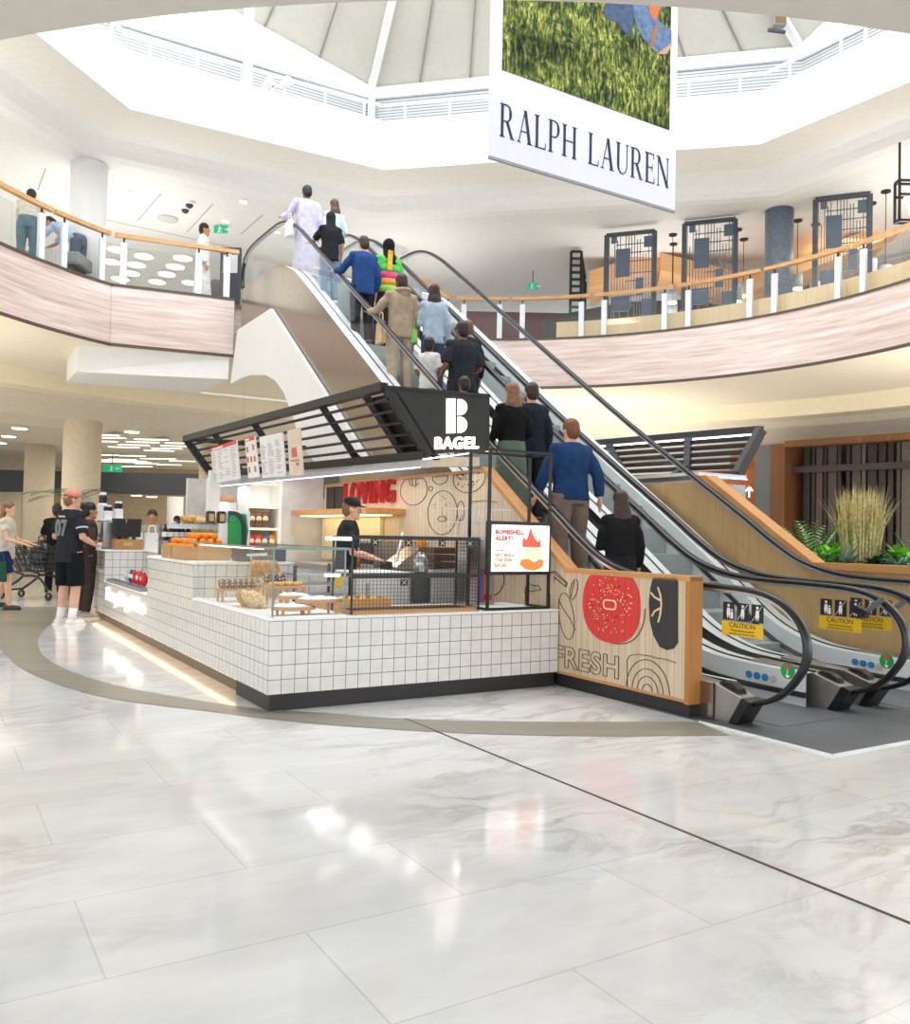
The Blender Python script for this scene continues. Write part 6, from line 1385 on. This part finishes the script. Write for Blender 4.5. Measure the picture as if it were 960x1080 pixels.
blade = gr.ramp(a_, (.37, rgb(26,38,30)), (.48, rgb(74,94,44)), (.57, rgb(150,158,74)), (.68, rgb(244,220,146)))
shade = gr.ramp(b_, (.40, rgb(78,96,92)), (.56, rgb(255,255,255)))
mm = gr.n('ShaderNodeMix', data_type='RGBA', blend_type='MULTIPLY'); mm.inputs[0].default_value = .8; gr.put(mm.inputs[6], blade); gr.put(mm.inputs[7], shade)
gr.set(col=mm.outputs[2], rough=.8, spec=.2)
pt = MB().box(g0.x, g1.x, VBN-.004, VBN, gz, zt-.12).build('grass_photograph', gr.mat, bn, FK)
def bp_(x, y): p = on_v(x, y, VBN); return (p.x, p.z)
def flat(pts, name, mat, d=.008): m = MB(); m.prism(pts, 'y', VBN-d, VBN-d+.003); return m.build(name, mat, pt, FK)
def bc(x, y): return bp_(510 + x/4.571, y/4.571)            # crop at 4.571 px per px
blue1, blue2 = plain('printed_denim', (92,116,150), .8, var=.3, scale=10), plain('printed_denim_dark', (62,80,112), .8, var=.3, scale=10)
flat([bc(*p) for p in ((575,60),(620,-60),(900,-90),(940,-20),(760,30),(720,90),(715,180),(690,170),(640,110),(600,95))], 'trouser_leg_far', blue2, .007)
flat([bc(*p) for p in ((715,-60),(900,-60),(905,20),(830,60),(850,110),(905,150),(905,225),(880,262),(840,262),(800,225),(770,190),(740,140),(722,70))], 'trouser_leg_near', blue1, .009)
flat([bc(*p) for p in ((795,20),(850,-10),(850,40),(830,95),(815,90),(800,55))], 'orange_lining', plain('printed_orange', (206,104,50), .8), .011)
flat([bc(*p) for p in ((800,235),(812,160),(835,110),(842,118),(826,190),(812,240))], 'strap', plain('printed_leather', (150,104,70), .8), .012)
flat([bc(*p) for p in ((840,262),(880,262),(906,222),(906,205),(885,225),(850,250))], 'shoe_sole', plain('printed_sole', (196,150,110), .8), .012)
# serif capitals drawn as thick and thin strokes
def glyph(ch):
    tk, tn, S = .125, .035, .03; P = []
    def v(x, w, a=0, b=1): P.append([(x,a),(x+w,a),(x+w,b),(x,b)])
    def h(x, y, w, t=tn): P.append([(x,y),(x+w,y),(x+w,y+t),(x,y+t)])
    def dg(x0, y0, x1, y1, w): P.append([(x0,y0),(x0+w,y0),(x1+w,y1),(x1,y1)])
    def bowlp(cx, cy, rx, ry, a0, a1, wt):
        n = 14
        for k in range(n):
            q = []
            for a in (a0+(a1-a0)*k/n, a0+(a1-a0)*(k+1)/n):
                c, s_ = math.cos(a), math.sin(a); t = tn + (wt-tn)*abs(c)**1.2; q.append(((cx+rx*c, cy+ry*s_), (cx+(rx-t)*c, cy+(ry-min(t,tn*1.2))*s_)))
            P.append([q[0][0], q[1][0], q[1][1], q[0][1]])
    def sf(x, w, y): h(x-.06, y, w+.12, S)
    if ch in 'RP':
        v(.06,tk); sf(.06,tk,0); sf(.06,tk,1-S); h(.15,1-tn,.2); h(.15,.47,.2); bowlp(.33,.735,.26,.265,-PI/2,PI/2,.12); w = .64
        if ch == 'R': dg(.56,0,.3,.48,.13); h(.54,0,.2,S); w = .78
    elif ch == 'A': dg(.06,0,.36,1,tn*1.1); dg(.56,0,.32,1,.14); h(.16,.33,.36); h(.0,0,.18,S); h(.5,0,.27,S); w = .78
    elif ch == 'L': v(.06,tk); sf(.06,tk,0); sf(.06,tk,1-S); h(.15,0,.42); P.append([(.53,0),(.57,0),(.59,.2),(.57,.2)]); w = .62
    elif ch == 'H': v(.06,tk); v(.6,tk); h(.15,.49,.48); [sf(x,tk,y) for x in (.06,.6) for y in (0,1-S)]; w = .84
    elif ch == 'U': v(.06,tk,.28); v(.62,tn*1.1,.28); bowlp(.36,.3,.3,.3,PI,1.5*PI,.125); bowlp(.36,.3,.295,.3,1.5*PI,2*PI,.04); sf(.06,tk,1-S); sf(.62,.04,1-S); w = .76
    elif ch == 'E': v(.06,tk); sf(.06,tk,0); h(.0,1-S,.5,S); h(.15,0,.42); h(.15,.5,.3); h(.15,1-tn,.38); P.append([(.53,0),(.57,0),(.59,.2),(.57,.2)]); P.append([(.5,1),(.54,1),(.54,.82),(.52,.82)]); P.append([(.43,.4),(.46,.4),(.46,.63),(.43,.63)]); w = .62
    elif ch == 'N': v(.08,tn*1.1); v(.66,tn*1.1); dg(.62,0,.04,1,.14); sf(.08,.04,0); sf(.66,.04,1-S); h(-.02,1-S,.16,S); w = .78
    else: w = .4
    return P, w
tot = sum(glyph(c)[1] + .1 for c in 'RALPH LAUREN') - .1
t0, t1 = on_v(527.5, 108, VBN), on_v(527.5, 143.5, VBN); s1 = on_v(705.5, 190, VBN).x; sx = (s1 - t0.x)/tot; H0 = t0.z - t1.z; x = t0.x
navy = plain('banner_navy_print', (34,40,70), .7)
for ch in 'RALPH LAUREN':
    P, w = glyph(ch); m = MB()
    for q in P: m.prism([(x + a*sx, t1.z + b*H0) for a, b in q], 'y', VBN-.006, VBN-.001)
    if P: m.build('printed_letter', navy, bn, FK)
    x += (w + .1)*sx

# ================================================================== right gallery furnishings
def lattice(a, b, Y, ztop, label, zbot=5.55):
    A_, B_ = at_y(a[0], a[1], Y), at_y(b[0], b[1], Y-.35); A_.z = B_.z = 0; L = (B_-A_).length; d = (B_-A_).normalized()
    F = Matrix.Translation(A_) @ Matrix(((d.x,-d.y,0,0),(d.y,d.x,0,0),(0,0,1,0),(0,0,0,1))); t = thing('lattice_screen', label, 'screen', (L/2,0,zbot), 'lattice screens of the right gallery', F)
    m = MB(); 
    for x in (0, L): m.bar((x,0,zbot),(x,0,ztop),.09,.07)
    m.bar((0,0,ztop),(L,0,ztop),.09,.07); m.bar((0,0,zbot+.05),(L,0,zbot+.05),.06,.05); m.build('frame', plain('dark_slate_frame', (70,76,84), .5), t, F)
    H = ztop-zbot; m = MB(); R = random.Random(3)
    for k in range(1,17): x = L*k/17; m.bar((x,0,zbot + H*R.choice([0,0,.1,.3])),(x,0,ztop - H*R.choice([0,0,.06,.2])),.018)
    for z in (.08,.2,.33,.42,.56,.63,.74,.82,.9): a0 = R.choice([0,0,.2,.4]); b0 = R.choice([1,1,.8,.6]); m.bar((L*a0,0,zbot+H*z),(L*b0,0,zbot+H*z),.018)
    m.build('lattice_bars', plain('slate_bars', (104,114,124), .5), t, F)
    for (p0, p1, q0, q1) in ((.2,.5,.6,.86),(.78,1,.86,.96),(.1,.22,.92,.98),(.62,.78,.42,.58),(.12,.5,.28,.42),(.74,1,.18,.38),(.0,.3,.03,.12)):
        MB().box(L*p0, L*p1, -.015, .015, zbot+H*q0, zbot+H*q1).build('slate_plate', M['slate'], t, F)
lattice((640,247),(691,243), 18.75, 7.9, 'left lattice screen with slate plates on the right gallery')
lattice((722,238),(776,231), 18.15, 7.97, 'middle lattice screen with slate plates on the right gallery')
lattice((860,212),(918,199), 16.8, 8.0, 'right lattice screen with slate plates, beside the granite column')
pend = None
for (x, y, ytop, Y, lb) in ((709,312,255,19,'pendant lamp between the left and middle lattice screens, upper of two'),(709.5,326,251,19.6,'lower pendant lamp between the left and middle lattice screens'),(777.6,311,248,18.6,'pendant lamp just right of the middle lattice screen'),(784,305,255,19.2,'pendant lamp left of the granite column'),(841,297,230,18,'pendant lamp just right of the granite column'),(860,304,237,18.2,'small pendant lamp in front of the right lattice screen'),(919,281,215,17,'pendant lamp at the right edge of the right lattice screen'),(934,288,217,16.4,'pendant lamp farthest right on the gallery')):
    p = at_y(x, y, Y); t = thing('pendant_lamp', lb, 'pendant lamp', p, 'pendant lamps of the right gallery'); F = at(t)
    MB().lathe([(.11,-.14),(.11,.14)], (0,0,0), 16).build('glass_shade', plain('frosted_shade', (190,200,206), .4), t, F, smooth=True); MB().lathe([(.1,-.17),(.1,-.141)], (0,0,0), 16).build('glowing_base', glow('pendant_glow', (255,216,150), 4), t, F)
    MB().bar((0,0,.14),(0,0,8.05-p.z),.012).build('cord', M['black'], t, F); MB().lathe([(.09,-.03),(.09,0)], (0,0,8.05-p.z), 14).build('ceiling_rose', M['black'], t, F)
A_ = at_y(947, 210, 14.2); t = thing('lit_letter_sign', 'black open frame with a lit white W at the right picture edge', 'sign', (A_.x, 14.2, 6.7)); F = FW
z0, z1 = at_y(950,232,14.2).z, at_y(950,190,14.2).z; x0, x1 = A_.x+.03, A_.x+1.3; m = MB()
for y in (14.2,14.35):
    for z in (z0, (z0+z1)/2+.1, z1): m.bar((x0,y,z),(x1,y,z),.035)
    for x in (x0, (x0+x1)/2, x1): m.bar((x,y,z0),(x,y,z1),.035)
for z in (z0, z1): m.bar((x0,14.2,z),(x0,14.35,z),.04); m.bar((x1,14.2,z),(x1,14.35,z),.04)
for x in (x0+.1, x1-.1): m.bar((x,14.4,z1),(x,14.4,8.05),.03)
m.build('frame', M['black'], t, F)
lettering('W', (x0+.3, 14.15, z0+.2), (1,0,0), (0,0,1), 1, .06, M['sign_w'], t, F, 'lit_letter', bold=.04, fit=(.5,.32))
# tall folded mesh tower
a, b = at_y(602, 300, 20), at_y(620, 300, 20.8); t = thing('mesh_tower', 'tall black ladder-like mesh tower left of the left lattice screen', 'tower', (a.x, 20, 5.5)); ztp = min(7.95, at_y(605,257,20).z)
m = MB(); c = [Vector((a.x,20,0)), Vector((a.x+.24,20,0)), Vector((b.x,21.2,0))]
for q in c: m.bar((q.x,q.y,5.5),(q.x,q.y,ztp - (0 if q is not c[2] else .35)),.06)
m.build('posts', M['black'], t); m = MB()
for k in range(13): z = 6.0+(ztp-6.0)*k/12; m.bar((c[0].x,20,z),(c[1].x,20,z),.06,.05); m.bar((c[1].x,20,z),(c[2].x,21.2,z-.25),.04,.04)
m.build('rungs', M['black'], t)
# left gallery furnishings
p = at_y(243, 298, 16.6); t = thing('information_totem', 'dark information totem beside the escalator top on the left gallery', 'totem', (p.x,p.y,5.5)); F = at(t)
MB().box(-.2,.2,-.04,.04,.0,1.25).build('body', M['dark'], t, F, bevel=.01); MB().box(-.14,.14,-.045,-.04,.75,1.1).build('poster', M['lgrey'], t, F); MB().ell((-.02,-.05,1.15),(.06,.008,.06)).build('round_mark', M['paper'], t, F)
p = at_y(229, 298, 17.2); t = thing('pushchair', 'grey pushchair in front of the man in the white robe', 'pushchair', (p.x,p.y,5.5)); F = at(t)
MB().ell((0,0,.55),(.22,.28,.25)).build('hood', fabric('cloth_pushchair',(120,118,116)), t, F, smooth=True); m = MB(); m.bar((-.2,-.3,.06),(.15,.1,.5),.03); m.bar((.2,-.3,.06),(-.15,.1,.5),.03); m.bar((-.3,0,.7),(-.5,0,.9),.03); m.build('frame', M['steel'], t, F)
for x, y in ((-.2,-.28),(.2,-.28),(-.2,.25),(.2,.25)): MB().torus((x,y,.09),.07,.02,14,6,Matrix.Rotation(PI/2,3,'Y')).build('wheel', M['rubber'], t, F)
p = at_y(58, 280, 14.9); t = thing('planter_box', 'pale box planter behind the left gallery glass', 'planter', (p.x,p.y,5.5)); F = at(t)
MB().hexa([(-.15,-.15,0),(.15,-.15,0),(.15,.15,0),(-.15,.15,0)],[(-.2,-.2,.55),(.2,-.2,.55),(.2,.2,.55),(-.2,.2,.55)]).build('box', M['offwhite'], t, F); MB().box(-.17,.17,-.17,.17,.5,.56).build('soil', plain('dark_soil', (60,48,40), .9), t, F)
p = at_y(28, 268, 14.4); t = thing('grey_bench', 'grey padded bench that the two people lean over', 'bench', (p.x-.1,p.y+.7,5.5)); F = at(t)
MB().box(-.8,.8,-.3,.3,.32,.55).build('seat_pad', M['grey'], t, F, bevel=.04); m = MB(); m.box(-.7,.7,-.25,.25,0,.32); m.build('base', M['dark'], t, F)
# roof-level floodlight
p = d2.lerp(h2, .25) - Vector((0,0,.25)); t = thing('floodlight', 'small floodlight fixed to the right roof beam', 'floodlight', p); F = at(t)
MB().box(-.12,.12,-.08,.08,-.1,.1).build('housing', M['grey'], t, F, bevel=.02); MB().box(-.1,.1,-.085,-.08,-.08,.08).build('lens', plain('dark_amber_lens', (120,90,50), .3), t, F); m = MB(); m.bar((-.2,0,-.16),(.12,0,-.2),.05); m.build('bracket', M['dark'], t, F)
for (x, y, lb) in ((288,91,'white twin spotlights on the left parapet top'),(913,24,'white twin spotlights on the right parapet top')):
    p = at_y(x, y, 15.4 if x < 400 else 13.1); t = thing('twin_spotlight', lb, 'spotlight', p); F = at(t)
    for k in (-1,1): MB().cone((.16*k,0,0),(.16*k+.16,-.12,.05),.06,.09,12).build('lamp_head', M['white'], t, F)
    MB().bar((0,.0,-.35),(0,0,.02),.04).build('stem', M['white'], t, F); MB().bar((-.2,0,0),(.2,0,0),.04).build('crossbar', M['white'], t, F)

# ================================================================== planted bed at the right
pl = thing('planter_bed', 'long oak planter bed beside the empty escalator', 'planter', (7,0,0), frame=FK)
m = MB(); m.box(5.69,10.5,-1.5,-1.42,0,1.02); m.box(5.69,10.5,1.14,1.22,0,1.02); m.box(10.42,10.5,-1.42,1.14,0,1.02); m.build('side_board', M['oak'], pl, FK)
MB().box(5.69,10.42,-1.42,1.14,.1,.97).build('soil', plain('dark_soil', (60,48,40), .9), pl, FK)
MB().box(6.5,10.6,-1.56,-1.4,1.02,1.06).build('stone_rim', M['lgrey'], pl, FK)
leafm = {k: plain('leaf_'+k, c, .5, var=.3, scale=30) for k, c in dict(mid=(96,158,78), bright=(128,204,64), blue=(120,160,138), deep=(52,98,58), straw=(220,206,142), pale=(150,190,120)).items()}
def blade(m, p, d, L, w, droop=.4, n=6, fold=.0):
    """one leaf: P base, D start direction"""
    d = d.normalized(); side = d.cross(Vector((0,0,1))); side = side.normalized() if side.length > .05 else Vector((1,0,0)); pts = []; q = Vector(p); dd = d.copy()
    for k in range(n+1):
        f = k/n; ww = w*math.sin(PI*min(1, .12 + .88*f))**.8 * (1 if f < .98 else .05); up = side.cross(dd).normalized()
        pts.append((q - side*ww + up*fold*ww, q.copy(), q + side*ww + up*fold*ww)); q = q + dd*(L/n); dd = (dd - Vector((0,0,droop/n))).normalized()
    o = len(m.v); m.v += [v for t in pts for v in t]
    for k in range(n):
        a = o + 3*k
        for j in (0,1): m.f.append([a+j, a+j+1, a+j+4, a+j+3]); m.m.append(m.mi)
def plant(name, label, base, fn, mats):
    t = thing(name, label, 'plant', base); F = at(t); fn(t, F); return t
def bush(mat, r, h, n, L, w, droop=.8, fold=.3):
    def f(t, F):
        m = MB()
        for k in range(n):
            a = rnd.uniform(0, 2*PI); e = rnd.uniform(.25, 1.4); b = Vector((math.cos(a)*r*rnd.uniform(0,.7), math.sin(a)*r*rnd.uniform(0,.7), h*rnd.uniform(.05,.75)))
            blade(m, b, Vector((math.cos(a)*math.cos(e), math.sin(a)*math.cos(e), math.sin(e))), L*rnd.uniform(.7,1.2), w*rnd.uniform(.8,1.2), droop, 5, fold)
        m.build('foliage', mat, t, F); s_ = MB()
        for k in range(5): a = 2*PI*k/5; s_.tube([(0,0,0),(math.cos(a)*r*.3,math.sin(a)*r*.3,h*.6)], .008, 5)
        s_.build('stems', leafm['deep'], t, F)
    return f
def fern(mat, n, L, lean=.9):
    def f(t, F):
        m = MB()
        for k in range(n):
            a = 2*PI*k/n + rnd.uniform(-.3,.3); e = rnd.uniform(lean, 1.35); q = Vector((0,0,0)); d = Vector((math.cos(a)*math.cos(e), math.sin(a)*math.cos(e), math.sin(e)))
            for j in range(14):
                s_ = d.cross(Vector((0,0,1))).normalized(); l_ = .26*L*math.sin(PI*(.12+.85*j/14))
                if j > 1:
                    for sg in (-1,1): blade(m, q, s_*sg + d*.55, l_, .016*L/.5, .25, 3)
                q = q + d*(L/14); d = (d - Vector((0,0,.055))).normalized()
        m.build('fronds', mat, t, F); MB().lathe([(.04,-.02),(.05,.03),(.02,.06)], (0,0,0), 10).build('crown', leafm['deep'], t, F)
    return f
def tuft(t, F):
    m = MB()
    for k in range(560):
        a = rnd.uniform(0, 2*PI); e = rnd.gauss(1.5,.05); L = rnd.uniform(.55,.92); r = .2*math.sqrt(rnd.random())
        blade(m, Vector((math.cos(a)*r, math.sin(a)*r, rnd.uniform(0,.1))), Vector((math.cos(a)*math.cos(e), math.sin(a)*math.cos(e), math.sin(e))), L, .008, rnd.uniform(.1,.3), 4)
    for k in range(40): a = rnd.uniform(0,2*PI); blade(m, Vector((math.cos(a)*.1, math.sin(a)*.1, .1)), Vector((math.cos(a)*.35, math.sin(a)*.35, 1)), rnd.uniform(.6,.85), .008, rnd.uniform(.4,1.0), 6)
    m.build('grass_blades', leafm['straw'], t, F); m = MB()
    for k in range(110): a = rnd.uniform(0,2*PI); blade(m, Vector((math.cos(a)*.1, math.sin(a)*.1, 0)), Vector((math.cos(a)*.25, math.sin(a)*.25, 1)), rnd.uniform(.35,.6), .007, .4, 4)
    m.build('green_blades', leafm['pale'], t, F)
def pb_(px, Y): q = at_y(px, 600, Y); return (q.x, q.y, .98)
plant('grass_plant', 'tall straw-coloured ornamental grass in the planter bed', pb_(907, 9.7), tuft, None)
plant('fern', 'pale green palm-like fern at the left of the planter bed', pb_(858, 10.0), fern(leafm['pale'], 9, .62, 1.12), None)
plant('fern', 'feathery blue-green fern left of the tall grass', pb_(888, 9.3), fern(leafm['blue'], 12, .34, .7), None)
plant('leafy_plant', 'bright lime leafy plant beside the pale fern', pb_(872, 9.6), bush(leafm['bright'], .16, .22, 60, .16, .045), None)
plant('leafy_plant', 'dark green low plant at the left end of the planter bed', pb_(846, 9.7), bush(leafm['mid'], .16, .16, 90, .13, .03), None)
plant('leafy_plant', 'mid green low plant in front of the pale fern', pb_(862, 9.2), bush(leafm['mid'], .16, .15, 90, .12, .03), None)
plant('leafy_plant', 'deep green low plant at the foot of the tall grass', pb_(925, 9.2), bush(leafm['deep'], .16, .14, 90, .12, .03), None)
plant('leafy_plant', 'bright green round-leaved plant at the right picture edge', pb_(951, 9.4), bush(leafm['bright'], .15, .24, 60, .14, .05), None)
plant('leafy_plant', 'grey-green low plant at the right end of the planter bed', pb_(948, 8.9), bush(leafm['blue'], .15, .14, 80, .12, .03), None)
plant('leafy_plant', 'yellow-green bushy plant between the pale fern and the tall grass', pb_(880, 9.9), bush(leafm['bright'], .18, .26, 80, .15, .045), None)
plant('leafy_plant', 'mid green bushy plant behind the lime plant', pb_(868, 10.3), bush(leafm['mid'], .2, .3, 90, .15, .04), None)
plant('fern', 'broad green fern leaf rising at the right picture edge', pb_(962, 10.2), fern(leafm['mid'], 8, .5), None)

# ================================================================== trolley and palm at the left
p = at_z(33, 632, 0); t = thing('shopping_trolley', 'black plastic shopping trolley beside the man in the pink cap', 'trolley', (p.x, p.y, 0), rz=-.25); F = at(t)
bk_ = plain('trolley_plastic', (30,31,33), .45)
bot, top_ = [(-.12,-.2,.5),(.42,-.2,.5),(.42,.2,.5),(-.12,.2,.5)], [(-.42,-.27,1.0),(.52,-.25,.94),(.52,.25,.94),(-.42,.27,1.0)]
m = MB()
for i in range(4):
    a, b, c, d = Vector(bot[i]), Vector(bot[(i+1) % 4]), Vector(top_[i]), Vector(top_[(i+1) % 4])
    for k in range(9): f_ = k/8; m.bar(a.lerp(b,f_), c.lerp(d,f_), .014)
    for k in range(6): f_ = k/5; m.bar(a.lerp(c,f_), b.lerp(d,f_), .016)
for k in range(8): m.bar(Vector(bot[0]).lerp(Vector(bot[1]),k/7), Vector(bot[3]).lerp(Vector(bot[2]),k/7), .014)
m.build('basket', bk_, t, F)
m = MB()
for y in (-.2,.2): m.tube(spline([(-.42,y*1.3,1.02),(-.3,y,.55),(-.02,y,.42),(-.4,y*1.2,.16)],6), .022, 8); m.tube(spline([(-.02,y,.42),(.3,y,.4),(.5,y*.9,.16)],6), .022, 8)
m.bar((-.4,-.24,.16),(-.4,.24,.16),.03); m.build('chassis', bk_, t, F)
MB().tube([(-.46,-.28,1.03),(-.46,.28,1.03)], .02, 10).build('push_bar', bk_, t, F)
for x, y in ((-.42,-.24),(-.42,.24),(.5,-.18),(.5,.18)):
    w_ = MB().torus((x,y,.075),.052,.022,16,8,Matrix.Rotation(PI/2,3,'X')).build('wheel', M['rubber'], t, F, smooth=True); MB().lathe([(.03,-.012),(.03,.012)],(0,0,0),10); MB().bar((x-.0,y,.075),(x+.02,y,.18),.03).build('caster_fork', M['grey'], w_, F)
q = thing('black_bag', 'black plastic carrier bag hanging in the shopping trolley', 'bag', (p.x+.2, p.y-.1, .55)); F2 = at(q)
rg = []
for k, (z, a, b) in enumerate(((0,.12,.1),(.12,.2,.15),(.3,.2,.14),(.42,.14,.1),(.5,.05,.05))): rg.append([Vector((a*math.cos(2*PI*i/18)*(1+.08*math.sin(i*5+k)), b*math.sin(2*PI*i/18), z)) for i in range(18)])
MB().loft(rg).build('sack', plain('shiny_black_plastic', (24,24,26), .22), q, F2, smooth=True); MB().torus((0,0,.52),.06,.012,14,6,Matrix.Rotation(PI/2,3,'X')).build('handle_loop', M['rubber'], q, F2)
p = at_y(76, 560, 16.5); t = thing('potted_palm', 'potted palm in front of the beige column at left', 'plant', (p.x, 16.5, 0)); F = at(t)
MB().lathe([(.2,0),(.26,.45),(.28,.5),(.24,.5)], (0,0,0), 20).build('pot', M['dark'], t, F); MB().tube([(0,0,.4),(.02,0,1.1),(0,0,1.7)], .03, 8).build('stem', plain('palm_stem', (110,84,56), .8), t, F)
m = MB()
for k in range(11):
    a = 2*PI*k/11+.2; d = Vector((math.cos(a)*.8, math.sin(a)*.8, rnd.uniform(.35,1.0))).normalized(); q_ = Vector((0,0,1.7))
    for j in range(13):
        s_ = d.cross(Vector((0,0,1))).normalized()
        for sg in (-1,1): blade(m, q_, s_*sg*.8 + d, .3*math.sin(PI*(.1+.85*j/13))+.05, .012, .5, 3)
        q_ = q_ + d*.075; d = (d - Vector((0,0,.1))).normalized()
m.build('fronds', leafm['deep'], t, F)
# ================================================================== camera and light
cd = bpy.data.cameras.new('camera'); co = bpy.data.objects.new('camera', cd); COL.objects.link(co)
cd.sensor_fit = 'HORIZONTAL'; cd.sensor_width = 36; cd.lens = CAM_F/960*36; cd.clip_end = 200; cd.clip_start = .05
R3 = Matrix((_rt, _up, -_fw)).transposed().to_4x4()
co.matrix_world = Matrix.Translation(CAM) @ R3
SC.camera = co
w = bpy.data.worlds.new('world'); SC.world = w; w.use_nodes = True
bg = w.node_tree.nodes['Background']; bg.inputs[0].default_value = (.93,.97,1,1); bg.inputs[1].default_value = 2.4
def area(name, loc, tgt, sx, sy, power, col=(1,1,1)):
    l = bpy.data.lights.new(name, 'AREA'); l.shape = 'RECTANGLE'; l.size = sx; l.size_y = sy; l.energy = power; l.color = col
    o = bpy.data.objects.new(name, l); COL.objects.link(o); o.location = loc
    o.rotation_euler = (Vector(tgt)-Vector(loc)).to_track_quat('-Z', 'Y').to_euler(); return o
area('skylight', (.3, 10.8, 13.5), (.3, 10.8, 0), 8, 8, 500, (1,.985,.96))
area('gallery_light_left', (-13, 14, 3.4), (-13, 14, 0), 8, 10, 200, (1,.92,.8))
area('gallery_light_right', (13, 14, 3.4), (13, 14, 0), 6, 8, 300, (1,.92,.8))
area('gallery_light_back', (0, 27, 3.4), (0, 27, 0), 20, 8, 500, (1,.95,.87))
area('upper_light_left', (-14, 18, 7.9), (-14, 18, 0), 10, 10, 300, (1,.97,.92))
area('upper_light_right', (11, 18, 7.9), (11, 18, 0), 6, 6, 260, (1,.93,.84))
a0, a1 = on_v(444, 494, 1.3), on_v(230, 513, 5.8); md = FK @ ((a0+a1)/2 + Vector((.05,0,-.02)))
o = area('canopy_side_strip', md, md-Vector((0,0,1)), .07, (a1-a0).length, 9, (1,.95,.9)); o.rotation_euler = (0, 0, TH + math.atan2((a1-a0).y, (a1-a0).x) - PI/2)
md = kw(2.2, 1.35, 1.96); o = area('canopy_front_strip', md, md-Vector((0,0,1)), .5, .06, 6, (1,.94,.86)); o.rotation_euler = (0,0,TH)
md = kw(2.0, 3.6, 1.99); o = area('kitchen_fill', md, md-Vector((0,0,1)), .06, 3, 8, (1,.95,.88)); o.rotation_euler = (0,0,TH)  # added fill light for the kiosk interior, without a fixture
def up(name, x, y, z, sx, sy, power, col=(1,.97,.93)): area(name, (x, y, z), (x, y, z+3), sx, sy, power, col)
for x, y in ((-8.8,12),(-7.0,17.8),(-1.5,20.4),(4.5,19.6),(8.8,15.4),(9.6,10)): up('gallery_fill', x, y, 5.9, 2.6, 2.6, 50)  # added fill lamps that lift the upper ceiling; no fittings stand here
up('soffit_fill_right', 9.3, 12.5, 2.3, 3, 4, 150, (1,.95,.86)); up('soffit_fill_left', -9.3, 12.5, 2.3, 3, 4, 90, (1,.94,.84)); up('soffit_fill_back', 3, 20.5, 2.3, 5, 2, 90, (1,.95,.86))  # unseen floating lamps, added to brighten the gallery undersides
SC.view_settings.view_transform = 'Standard'; SC.view_settings.look = 'None'; SC.view_settings.gamma = 1; SC.view_settings.use_curve_mapping = False
SC.view_settings.exposure = 0.28
SC.cycles.transparent_max_bounces = 24; SC.cycles.max_bounces = 8; SC.cycles.caustics_reflective = False; SC.cycles.caustics_refractive = False
SC.cycles.use_denoising = True; SC.cycles.sample_clamp_indirect = 6
